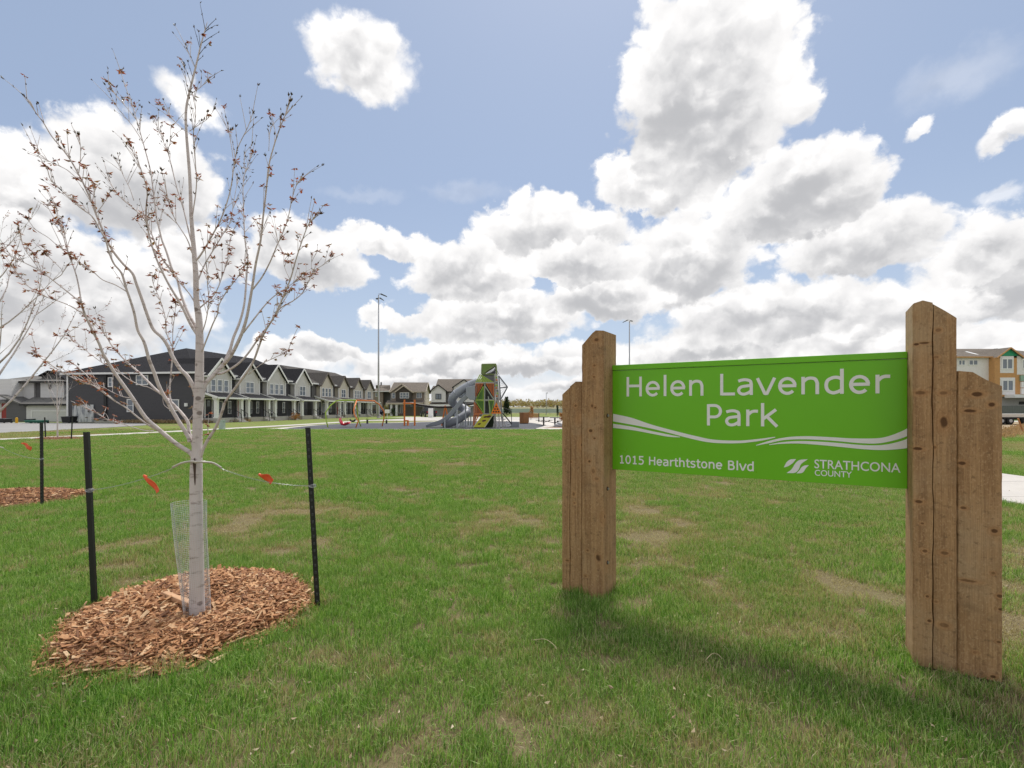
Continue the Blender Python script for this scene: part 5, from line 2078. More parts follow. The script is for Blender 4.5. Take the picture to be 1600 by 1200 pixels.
# white-fronted house with a double garage, left edge
def left_house():
    y = 58.0
    k = y / FPX
    ox = (41 - 800) * k
    root = detached('house', 'grey house with white double garage and dark side wing at the left', (ox, y), 0.0)
    S = lambda px: (px - 41) * k
    Z = lambda py: CAM_H - (py - 638) * k
    fr = face_map(0, 0, 0)
    walls(root, SD_WHITE, 0, S(116), 0, 7.5, -0.2, 2.15)
    garage_door(root, fr, S(51), S(105), 0.0, Z(643), plain('garage_white', (0.66, 0.66, 0.65), 0.55), 0.0, 0)
    # garage roof: front slope from the eave up to the upper storey
    m = MB()
    slab4(m, (S(36), -0.45, Z(631)), (S(117.6), -0.45, Z(631)), (S(117.6), 3.2, Z(615)), (S(20), 3.2, Z(615)), 0.15)
    r = m.build('roof', SH_PALE, root)
    f = MB()
    f.bar((S(36), -0.48, Z(631) - 0.1), (S(117.6), -0.48, Z(631) - 0.1), 0.05, 0.22)
    f.build('fascia', M_BLACK, r)
    # side wing with its sloping top
    m = MB()
    m.prism([(S(10), -0.2), (S(41), -0.2), (S(41), Z(632)), (S(10), Z(619))], 'y', -0.02, 6.0)
    m.build('side_wing', SD_GREYD, root)
    m = MB()
    slab4(m, (S(3), -0.35, Z(616.5)), (S(43), -0.35, Z(633)), (S(43), 3.2, Z(633)), (S(3), 3.2, Z(616.5)), 0.16)
    m.build('roof', SH_PALE, root)
    # entrance with a red door under a small roof
    walls(root, SD_WHITE, S(-34), S(10), 0.6, 7.0, -0.2, 5.0)
    door(root, face_map(0, 0.6, 0), S(-5), S(8.5), 0.15, Z(630), M_DOOR_RED, 0.0, False)
    m = MB()
    slab4(m, (S(-30), -0.6, Z(628)), (S(15), -0.6, Z(628)), (S(12), 0.9, Z(623)), (S(-30), 0.9, Z(623)), 0.12)
    m.build('porch_roof', SH_PALE, root)
    # upper storey
    walls(root, SD_WHITE, S(-34), S(27), 2.0, 9.5, 2.0, Z(594.5))
    walls(root, SD_GREYD, S(27.1), S(39), 2.2, 9.5, 2.0, Z(594.8))
    walls(root, SD_WHITE, S(39.1), S(77), 1.9, 9.5, 2.0, Z(594.5))
    walls(root, SD_GREYD, S(77.1), S(93), 2.2, 9.5, 2.0, Z(594.8))
    walls(root, BB_GREY, S(93.1), S(116.5), 2.0, 9.5, 2.0, Z(600))
    window(root, face_map(0, 1.9, 0), S(53), S(56.5), Z(607), Z(600), 1, 1, 0.0, 0.05, M_BLACK)
    window(root, face_map(0, 2.0, 0), S(98), S(115), Z(615), Z(604.5), 3, 1, 0.0, 0.11)
    hip_roof(root, S(-34), S(78), 1.7, 9.5, Z(594.5), Z(580), SH_PALE, 0.3, 3.0, 6.5, M_BLACK)
    m = MB()
    m.prism([(S(27), Z(583.5)), (S(41.5), Z(576.5)), (S(78), Z(593)), (S(76), Z(594.2)), (S(27), Z(594.2))], 'y', 3.0, 8.0)
    m.build('gable_wall', SD_GREYD, root)
    m = MB()
    slab4(m, (S(41.5), 2.6, Z(576)), (S(94), 2.6, Z(600)), (S(117), 9.0, Z(600)), (S(76), 9.0, Z(578)), 0.15)
    slab4(m, (S(26.5), 2.6, Z(584)), (S(41.5), 2.6, Z(576)), (S(76), 9.0, Z(578)), (S(60), 9.0, Z(584)), 0.15)
    slab4(m, (S(93), 1.7, Z(600.3)), (S(117.5), 1.7, Z(600.3)), (S(117.5), 5.5, Z(589)), (S(80), 5.5, Z(589)), 0.14)
    m.build('roof', SH_DARK, root)
    return root


left_house()


def back_house_taupe():
    y = 104.0
    k = y / FPX
    root = detached('house', 'taupe house with twin front gables and white garage, facing the playground', ((612 - 800) * k, y), 0.06)
    S = lambda px: (px - 612) * k
    Z = lambda py: CAM_H - (py - 638) * k
    fr = face_map(0, 0, 0)
    walls(root, SD_TAUPE, 0, S(662), 0, 10, -0.3, Z(610.5))
    gable_roof(root, 0, S(662), 0, 10, Z(610.5), Z(595.5), 'x', SH_TAN, 0.4, 0.18, SD_CREAM)
    m = MB()
    m.prism([(0.0, Z(610.5)), (10.0, Z(610.5)), (5.0, Z(596.5))], 'x', S(662) - 0.3, S(662) + 0.02)
    m.build('gable_wall', SD_CREAM, root)
    walls(root, SD_CREAM, S(662) + 0.01, S(662) + 0.05, 0.0, 10, -0.3, Z(610.5), 'side_wall')
    gable_wall(root, S(612.5), S(644), -0.7, 0.3, Z(627), Z(611), Z(600.5), SD_TAUPE)
    gable_roof(root, S(612.5), S(644), -0.7, 4.8, Z(611), Z(599.5), 'y', SH_TAN, 0.3, 0.15, SD_CREAM)
    gable_wall(root, S(620), S(644), -1.1, -0.5, Z(627), Z(611.5), Z(603.5), plain('dark_gable', (0.075, 0.062, 0.052), 0.7))
    gable_roof(root, S(620), S(644), -1.1, 0.5, Z(611.5), Z(602.5), 'y', SH_TAN, 0.25, 0.12, SD_CREAM)
    window(root, face_map(0, -1.1, 0), S(626), S(640), Z(622.5), Z(613.5), 3, 2)
    window(root, face_map(0, -0.7, 0), S(613.3), S(618.5), Z(622.5), Z(614), 1, 2)
    window(root, fr, S(650.5), S(658.5), Z(622), Z(613), 2, 1)
    m = MB()
    slab4(m, (S(606), -2.2, Z(630)), (S(663), -2.2, Z(630)), (S(663), -0.02, Z(625.5)), (S(606), -0.02, Z(625.5)), 0.14)
    pr = m.build('porch_roof', SH_TAN, root)
    f = MB()
    f.box(S(606), S(663), -2.26, -2.205, Z(632), Z(629.6))
    f.build('fascia', SD_CREAM, pr)
    for px in (607.5, 614, 622):
        c = MB()
        c.box(S(px) - 0.2, S(px) + 0.2, -2.1, -1.7, -0.2, Z(631.5))
        c.build('column', M_WHITE, root)
    garage_door(root, face_map(0, -0.05, 0), S(632), S(660), 0.0, 2.3, plain('garage_taupe', (0.20, 0.175, 0.15), 0.55), 0.0, 4)
    door(root, fr, S(616), S(620), 0.2, 2.3, M_DOOR_DARK, 0.0)
    for px in (624, 627.5):
        window(root, fr, S(px) - 0.2, S(px) + 0.2, 0.5, 2.4, 1, 1)
    return root


back_house_taupe()


def back_house_white():
    y = 98.0
    k = y / FPX
    root = detached('house', 'white and slate house with black-edged gables behind the slide', ((674 - 800) * k, y), 0.0)
    S = lambda px: (px - 674) * k
    Z = lambda py: CAM_H - (py - 638) * k
    fr = face_map(0, 0, 0)
    walls(root, SD_GREYD, 0, S(762), 0, 10, -0.3, Z(610))
    gable_roof(root, S(682), S(762), 0, 10, Z(610), Z(590), 'x', SH_TAN, 0.4, 0.18, M_BLACK)
    gable_roof(root, S(674), S(700), 0.5, 9.0, Z(611), Z(601), 'x', SH_TAN, 0.3, 0.15, M_BLACK)
    gable_wall(root, S(675), S(697), -0.8, 0.4, Z(628.5), Z(609.5), Z(602), SD_WHITE)
    gable_roof(root, S(675), S(697), -0.8, 4.5, Z(609.5), Z(601), 'y', SH_TAN, 0.25, 0.13, M_BLACK)
    gable_wall(root, S(709.5), S(742), -0.8, 0.4, Z(628.5), Z(604), Z(594), SD_WHITE)
    gable_roof(root, S(709.5), S(742), -0.8, 4.5, Z(604), Z(593), 'y', SH_TAN, 0.25, 0.13, M_BLACK)
    window(root, face_map(0, -0.8, 0), S(681.5), S(690.5), Z(624), Z(615.5), 2, 1, 0.0, 0.09, M_BLACK)
    window(root, fr, S(701.5), S(706), Z(623), Z(614), 1, 1)
    window(root, face_map(0, -0.8, 0), S(718), S(732), Z(622), Z(612), 3, 1, 0.0, 0.09, M_BLACK)
    m = MB()
    slab4(m, (S(673), -1.2, Z(632.5)), (S(762), -1.2, Z(632.5)), (S(762), -0.02, Z(628.5)), (S(673), -0.02, Z(628.5)), 0.14)
    pr = m.build('porch_roof', SH_TAN, root)
    f = MB()
    f.box(S(673), S(762), -1.26, -1.205, Z(634.5), Z(632.0))
    f.build('fascia', M_WHITE, pr)
    garage_door(root, fr, S(679), S(706), 0.0, 2.3, plain('garage_grey', (0.30, 0.30, 0.30), 0.55), 0.0, 4)
    garage_door(root, fr, S(712), S(742), 0.0, 2.3, plain('garage_grey', (0.30, 0.30, 0.30), 0.55), 0.0, 4)
    return root


back_house_white()


def back_house_hip():
    y = 112.0
    k = y / FPX
    root = detached('house', 'brown hip-roofed house between the townhouses and the lamp pole', ((574 - 800) * k, y), 0.05)
    S = lambda px: (px - 574) * k
    Z = lambda py: CAM_H - (py - 638) * k
    walls(root, SD_TAUPE, 0, S(598), 0, 10, -0.3, Z(611))
    walls(root, SD_GREYD, S(598) + 0.01, S(608), 1.2, 10, -0.3, Z(611))
    hip_roof(root, 0, S(608), 0, 10, Z(611), Z(600), SH_TAN, 0.4, 4.5, 4.5, M_WHITE)
    window(root, face_map(0, 0, 0), S(577), S(580.5), Z(620), Z(614), 1, 1)
    window(root, face_map(0, 0, 0), S(586), S(592), Z(620), Z(613.5), 2, 1)
    garage_door(root, face_map(0, 0, 0), S(576), S(595), 0.0, 2.4, plain('garage_brown', (0.17, 0.14, 0.115), 0.55), 0.0, 4)
    for dx in (584, 588):
        m = MB()
        m.cyl((S(dx), 5.0, Z(600.5)), 0.16, 0.75, 8)
        m.build('vent', M_BLACK, root)
    return root


back_house_hip()

# -------- building under construction, right edge
OSB = plain('osb_sheathing', (0.56, 0.30, 0.12), 0.8, 0.0, 0.25, 3.0)


def house_wrap():
    mt, nt, b = new_mat('house_wrap')
    co = nt.node('ShaderNodeTexCoord').outputs['Object']
    n = nt.noise(co, 1.4, 3.0, 0.5)
    n2 = nt.noise(co, 7.0, 3.0, 0.6)
    nt.put(b.inputs['Base Color'], nt.mix(nt.smooth(n2, 0.56, 0.66, 0.0, 0.35), nt.mix(n, (0.74, 0.72, 0.71), (0.84, 0.82, 0.81)), (0.42, 0.36, 0.36)))
    b.inputs['Roughness'].default_value = 0.6
    bump(nt, b, n, 0.3, 0.03)
    return mt


def unfinished_building():
    y = 80.0
    k = y / FPX
    root = thing('unfinished_building', 'unfinished three storey building with orange sheathing and a green gable', 'building', ((1494 - 800) * k, y, 0), 0.0)
    S = lambda px: (px - 1494) * k
    Z = lambda py: CAM_H - (py - 638) * k
    wrap = house_wrap()
    fr = face_map(0, 0, 0)
    f2 = face_map(0, -1.0, 0)
    walls(root, wrap, S(1440), S(1545), 0, 14, -0.3, Z(558))
    walls(root, wrap, S(1545), S(1680), 0.02, 14, -0.3, Z(560))
    # projecting bay: sheathing bands with wrap between
    walls(root, OSB, S(1545), S(1640), -1.0, 0.3, Z(620), Z(560), 'bay')
    for (a, b, c, d) in ((1553, 1574, 583.5, 557.5), (1579, 1601, 586, 557.5), (1553, 1576, 617, 590.5), (1606, 1630, 586, 557.5)):
        m = MB(f2)
        m.box(S(a), S(b), 0.0, 0.03, Z(c), Z(d))
        m.build('wrap_sheet', wrap, root)
    window(root, f2, S(1555), S(1572.5), Z(578), Z(561), 2, 1, 0.03, 0.16)
    window(root, f2, S(1586.5), S(1603), Z(577), Z(562), 2, 1, 0.03, 0.16)
    window(root, f2, S(1555.5), S(1573.5), Z(611.5), Z(594), 2, 1, 0.03, 0.16)
    window(root, fr, S(1513), S(1528), Z(571), Z(562), 2, 1, 0.0, 0.13)
    window(root, fr, S(1497), S(1508), Z(571), Z(562), 2, 1, 0.0, 0.13)
    window(root, fr, S(1513), S(1528), Z(603), Z(592), 2, 1, 0.0, 0.13)
    # a white balcony slab and the grey ground floor
    m = MB()
    m.box(S(1560), S(1680), -2.6, -1.0, Z(622), Z(617))
    m.build('balcony', M_WHITE, root)
    walls(root, plain('grey_wall', (0.42, 0.41, 0.40), 0.7), S(1560), S(1680), -0.4, 0.0, -0.3, Z(620.5), 'ground_wall')
    m = MB()
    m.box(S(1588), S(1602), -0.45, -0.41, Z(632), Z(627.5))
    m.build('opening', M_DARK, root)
    hip_roof(root, S(1440), S(1550), 0, 10, Z(557.5), Z(543), SH_TAN, 0.5, 6, 3.0, OSB)
    hip_roof(root, S(1530), S(1700), 1.5, 15, Z(557.5), Z(535.5), SH_TAN, 0.5, 2.6, 6.0, OSB)
    gable_wall(root, S(1549), S(1584), -1.0, 0.6, Z(557), Z(557), Z(545), plain('green_sheathing', (0.03, 0.33, 0.17), 0.6))
    gable_roof(root, S(1549), S(1584), -1.0, 6.0, Z(557), Z(544), 'y', SH_TAN, 0.35, 0.16, OSB)
    m = MB()
    for px in (1506, 1541):
        m.bar((S(px - 1), 0.2, Z(556.5)), (S(px + 4), 4.0, Z(545)), 0.35, 0.06)
    m.build('roof_membrane', M_WHITE, root)
    m = MB()
    m.cyl((S(1594), 4.0, Z(549)), 0.3, 0.9, 8)
    m.build('vent', M_BLACK, root)
    m = MB()
    m.box(S(1583), S(1591), -1.25, -1.0, Z(596), Z(587))
    m.build('rolled_membrane', plain('roll_green', (0.28, 0.42, 0.33), 0.6), root)
    for dz in (606, 616):
        m = MB()
        m.box(S(1584), S(1589), -1.22, -1.0, Z(dz), Z(dz - 9))
        m.build('stacked_board', M_WHITE, root)
    return root


unfinished_building()


def board_fence(label, x0, x1, y, z0, z1, col):
    root = thing('board_fence', label, 'fence', (x0, y, 0))
    mt = plain('fence_board', col, 0.8, 0.0, 0.2, 2.0)
    n = int((x1 - x0) / 0.35)
    for k in range(n):
        m = MB()
        m.box(k * 0.35, k * 0.35 + 0.33, -0.03, 0.0, z0, z1)
        m.build('board', mt, root)
    r = MB()
    r.box(0, x1 - x0, 0.002, 0.05, z0 + 0.2, z0 + 0.32)
    r.box(0, x1 - x0, 0.002, 0.05, z1 - 0.32, z1 - 0.2)
    r.build('rail', mt, root)
    return root


board_fence('dark grey board fence below the unfinished building', 71.0, 96.0, 74.0, 0.6, 1.95, (0.15, 0.15, 0.155))
sheet('grass_bank', [(40, 62), (150, 62), (150, 76.5), (40, 76.5)], 0.03, plain('bank_green', (0.11, 0.19, 0.04), 0.9, 0.0, 0.35, 0.8))


# -------- flatbed trailer at the right edge
def flatbed():
    y = 47.0
    k = y / FPX
    x0 = (1557 - 800) * k
    root = thing('flatbed_trailer', 'pale-decked flatbed trailer parked behind the right post', 'trailer', (x0, y, 0), 0.0)
    m = MB()
    m.box(0, 9.0, 0, 2.4, 0.72, 1.02)
    m.build('deck', plain('deck_pale', (0.60, 0.58, 0.54), 0.6), root)
    m = MB()
    m.box(0.1, 9.0, 0.5, 0.65, 0.45, 0.72)
    m.box(0.1, 9.0, 1.75, 1.9, 0.45, 0.72)
    m.box(0.0, 9.0, -0.02, 0.02, 0.60, 0.72)
    m.build('chassis', M_BLACK, root)
    for wx in (0.55, 1.35, 2.75):
        for wy in (0.0, 2.05):
            w = MB()
            w.tube([(wx, wy - 0.02, 0.37), (wx, wy + 0.05, 0.37), (wx, wy + 0.3, 0.37), (wx, wy + 0.35, 0.37)], [0.30, 0.37, 0.37, 0.30], 20)
            t = w.build('wheel', plain('tyre_rubber', (0.016, 0.016, 0.017), 0.8), root, smooth=False)
            h = MB()
            h.tube([(wx, wy - 0.035, 0.37), (wx, wy + 0.01, 0.37)], [0.15, 0.19], 14)
            h.build('rim', M_STEEL, t)
    m = MB()
    m.box(3.2, 4.1, -0.01, 0.1, 0.2, 0.58)
    m.build('mudguard', M_BLACK, root)
    return root


flatbed()
_g = ground_at(1598, 676)
m = MB()
m.bar((0.06, 0, -0.05), (-0.30, 0, 0.92), 0.09, 0.04)
_st = m.build('survey_stake', plain('stake_wood', (0.46, 0.20, 0.08), 0.75))
_st.location = (_g[0], _g[1], 0)
tag(_st, 'leaning orange wooden stake in front of the trailer', 'stake')


# -------- light poles
def light_pole(label, px, y, top_py, heads, r0=0.16, r1=0.075, flip=1):
    x = (px - 800) / FPX * y
    h = CAM_H - (top_py - 638) / FPX * y
    root = thing('light_pole', label, 'light pole', (x, y, 0), 0.0)
    m = MB()
    m.tube([(0, 0, -0.2), (0, 0, h)], [r0, r1], 12)
    m.build('pole', M_STEEL, root, smooth=True)
    m = MB()
    m.cyl((0, 0, 0), r0 * 1.7, 0.35, 10)
    m.build('base', M_FOUND, root)
    hm = plain('lamp_housing', (0.06, 0.062, 0.064), 0.5)
    for (dx, dz, tilt) in heads:
        a = MB()
        a.bar((0, 0, h + dz), (dx * 0.35, 0, h + dz), 0.09)
        arm = a.build('bracket', M_STEEL, root)
        b = MB()
        c = Vector((dx * 0.35, 0, h + dz))
        d = Vector((math.cos(tilt) * (1 if dx > 0 else -1), 0, -math.sin(tilt)))
        s = Vector((0, 1, 0))
        u = d.cross(s)
        L = abs(dx)
        b.hexa([c - s * 0.16 - u * 0.08, c + d * L - s * 0.3 - u * 0.04, c + d * L + s * 0.3 - u * 0.04, c + s * 0.16 - u * 0.08,
                c - s * 0.16 + u * 0.10, c + d * L - s * 0.3 + u * 0.05, c + d * L + s * 0.3 + u * 0.05, c + s * 0.16 + u * 0.10])
        b.build('lamp_head', hm, root, bevel=0.02)
    return root


light_pole('tall steel light pole with floodlights rising behind the swings', 591.5, 74.0, 461, [(0.95, 0.15, 0.4), (0.6, -0.45, 0.55), (-0.28, -0.5, 0.3)])
light_pole('slim light pole rising behind the park sign', 983.5, 104.0, 502, [(-1.1, 0.25, 0.45), (0.5, 0.1, 0.2)], 0.19, 0.10)
light_pole('distant thin pole left of the sign posts', 853.5, 120.0, 614, [(0.3, 0.0, 0.1)], 0.09, 0.06)

# ------------------------------------------------------------------ vehicles
M_TYRE = plain('tyre_rubber', (0.016, 0.016, 0.017), 0.8)
M_CARGLASS = plain('car_glass', (0.015, 0.018, 0.022), 0.06, 0.0, 0.1, 1.0, 0.8)


def car(name, label, cat, loc, rz, paint, kind):
    root = thing(name, label, cat, loc, rz)
    L, W = (4.7, 1.86) if kind == 'suv' else (5.6, 1.95)
    if kind == 'suv':
        low = [(0, .38), (0.02, .72), (0.12, .92), (1.15, 1.06), (4.45, 1.10), (4.68, .95), (4.7, .45), (4.5, .30), (0.3, .28)]
        cab = [(1.10, 1.05), (1.85, 1.66), (4.15, 1.70), (4.55, 1.10)]
    else:
        low = [(0, .45), (0.02, .85), (0.12, 1.05), (1.35, 1.16), (5.58, 1.16), (5.6, .60), (5.4, .48), (0.3, .40)]
        cab = [(1.35, 1.15), (2.05, 1.84), (3.55, 1.86), (3.80, 1.15)]
    m = MB()
    m.prism(low, 'y', -W / 2, W / 2)
    m.build('body', paint, root, bevel=0.07)
    n = MB()
    tw = W / 2 - 0.18
    i0 = [n.pt((x, -(W / 2 - 0.05) if z < 1.3 else -tw, z)) for x, z in cab]
    i1 = [n.pt((x, (W / 2 - 0.05) if z < 1.3 else tw, z)) for x, z in cab]
    k = len(cab)
    n.face(i0)
    n.face(i1)
    for a in range(k):
        n.face((i0[a], i0[(a + 1) % k], i1[(a + 1) % k], i1[a]))
    n.build('cabin', paint, root, bevel=0.05)
    # glass set a little proud of the cabin sides
    for sgn in (-1, 1):
        x0, x1 = cab[0][0], cab[3][0]
        xt0, xt1 = cab[1][0], cab[2][0]
        zt = cab[1][1]
        zb = cab[0][1] + 0.06
        for (u0, u1) in ((0.08, 0.46), (0.51, 0.92)):
            g = MB()
            def pt(u, v):
                xb = x0 + (x1 - x0) * u
                xt = xt0 + (xt1 - xt0) * u
                z = zb + (zt - 0.12 - zb) * v
                f = (z - 1.05) / (zt - 1.05)
                yv = (W / 2 - 0.05) + (tw - W / 2 + 0.05) * max(0, f)
                return (xb + (xt - xb) * f, sgn * (yv + 0.012), z)
            q = [pt(u0, 0), pt(u1, 0), pt(u1, 1), pt(u0, 1)]
            g.hexa([(a, b - sgn * 0.03, c) for a, b, c in q] + q)
            g.build('side_window', M_CARGLASS, root)
    for nm, (p, q) in (('windscreen', (cab[0], cab[1])), ('rear_window', (cab[3], cab[2]))):
        g = MB()
        d = Vector((q[0] - p[0], q[1] - p[1]))
        nn = Vector((-d.y, d.x)).normalized() * (0.015 if nm == 'windscreen' else -0.015)
        a = (p[0] + d.x * 0.1 + nn.x, p[1] + d.y * 0.1 + nn.y)
        b = (p[0] + d.x * 0.9 + nn.x, p[1] + d.y * 0.9 + nn.y)
        w0, w1 = W / 2 - 0.15, tw - 0.06
        pts = [(a[0], -w0, a[1]), (a[0], w0, a[1]), (b[0], w1, b[1]), (b[0], -w1, b[1])]
        g.hexa([(x - nn.x * 2, y_, z - nn.y * 2) for x, y_, z in pts] + pts)
        g.build(nm, M_CARGLASS, root)
    for wx in ((0.95, L - 1.0) if kind == 'suv' else (1.0, L - 1.25)):
        for sgn in (-1, 1):
            w = MB()
            y0 = sgn * (W / 2 - 0.2)
            y1 = sgn * (W / 2 + 0.015)
            r = 0.36 if kind == 'suv' else 0.40
            w.tube([(wx, y0, r), (wx, y0 + (y1 - y0) * .8, r), (wx, y1, r)], [r, r, r * 0.88], 18)
            t = w.build('wheel', M_TYRE, root)
            h = MB()
            h.tube([(wx, y1 - sgn * 0.02, r), (wx, y1 + sgn * 0.012, r)], [r * 0.62, r * 0.55], 12)
            h.build('rim', M_STEEL, t)
    for sgn in (-1, 1):
        m = MB()
        m.box(-0.012, 0.1, sgn * (W / 2 - 0.3) - 0.18, sgn * (W / 2 - 0.3) + 0.18, low[1][1] - 0.07, low[1][1] + 0.09)
        m.build('headlight', plain('headlight_lens', (0.6, 0.6, 0.6), 0.15), root)
        m = MB()
        m.box(L - 0.08, L + 0.012, sgn * (W / 2 - 0.17) - 0.09, sgn * (W / 2 - 0.17) + 0.09, 0.75, 1.02)
        m.build('tail_light', plain('tail_lens', (0.35, 0.02, 0.02), 0.25), root)
    m = MB()
    m.box(-0.015, 0.04, -W / 2 + 0.55, W / 2 - 0.55, 0.55, 0.85)
    m.build('grille', M_BLACK, root)
    return root


car('parked_car', 'dark blue SUV parked left of the tall light pole', 'car', ((588 - 800) / FPX * 100, 100.0, 0.01), R(62), plain('navy_paint', (0.012, 0.017, 0.05), 0.25, 0.0, 0.05), 'suv')
car('pickup_truck', 'black pickup truck parked in front of the taupe house', 'truck', ((664 - 800) / FPX * 93, 93.0, 0.01), R(-68), plain('black_paint', (0.014, 0.014, 0.017), 0.25, 0.0, 0.05), 'pickup')


# ------------------------------------------------------------------ playground
M_ORANGE = plain('orange_paint', (0.72, 0.20, 0.03), 0.4)
M_LIME = plain('lime_paint', (0.36, 0.52, 0.06), 0.4)
M_DKGREEN = plain('panel_green', (0.12, 0.28, 0.045), 0.45)
M_OLIVE = plain('ramp_olive', (0.42, 0.40, 0.02), 0.5)
M_BRICK = plain('panel_orange', (0.52, 0.15, 0.045), 0.45)
M_PGREY = plain('play_grey', (0.19, 0.20, 0.225), 0.4)
M_SLIDE = plain('slide_grey', (0.30, 0.32, 0.365), 0.5, 0.0, 0.06, 1.0, 0.5)
M_NET = plain('net_pale', (0.42, 0.40, 0.38), 0.6)
M_REDSEAT = plain('red_seat', (0.50, 0.02, 0.045), 0.35)
TY = 40.0
TK = TY / FPX
TGZ = CAM_H - (668.2 - 638) * TK


def TX(px):
    return (px - 757.0) * TK


def TZ(py):
    return (668.2 - py) * TK


def slat_panel(parent, name, poly, y, mat, ang=90.0, pitch=0.105, wid=0.062, thick=0.035, frame=None):
    """A polygonal frame filled with slats (2-D outline in x,z at depth y)."""
    from mathutils.geometry import intersect_line_line_2d
    P = [Vector(p) for p in poly]
    d = Vector((math.cos(R(ang)), math.sin(R(ang))))
    nn = Vector((-d.y, d.x))
    lo, hi = min(p.dot(nn) for p in P), max(p.dot(nn) for p in P)
    m = MB()
    c = lo + pitch * 0.5
    while c < hi:
        hits = []
        for a, b in zip(P, P[1:] + P[:1]):
            da, db = a.dot(nn) - c, b.dot(nn) - c
            if da * db < 0:
                hits.append(a.lerp(b, da / (da - db)))
        if len(hits) >= 2:
            hits.sort(key=lambda q: q.dot(d))
            a, b = hits[0], hits[-1]
            if (b - a).length > 0.05:
                m.bar((a.x, y, a.y), (b.x, y, b.y), thick, wid, up=(0, 1, 0)) if False else m.hexa(
                    [(a.x - nn.x * wid / 2, y - thick / 2, a.y - nn.y * wid / 2), (a.x + nn.x * wid / 2, y - thick / 2, a.y + nn.y * wid / 2),
                     (a.x + nn.x * wid / 2, y + thick / 2, a.y + nn.y * wid / 2), (a.x - nn.x * wid / 2, y + thick / 2, a.y - nn.y * wid / 2),
                     (b.x - nn.x * wid / 2, y - thick / 2, b.y - nn.y * wid / 2), (b.x + nn.x * wid / 2, y - thick / 2, b.y + nn.y * wid / 2),
                     (b.x + nn.x * wid / 2, y + thick / 2, b.y + nn.y * wid / 2), (b.x - nn.x * wid / 2, y + thick / 2, b.y - nn.y * wid / 2)])
        c += pitch
    o = m.build(name, mat, parent)
    f = MB()
    for a, b in zip(P, P[1:] + P[:1]):
        f.tube([(a.x, y - 0.02, a.y), (b.x, y - 0.02, b.y)], 0.028, 6)
    f.build('panel_frame', frame or mat, o)
    return o


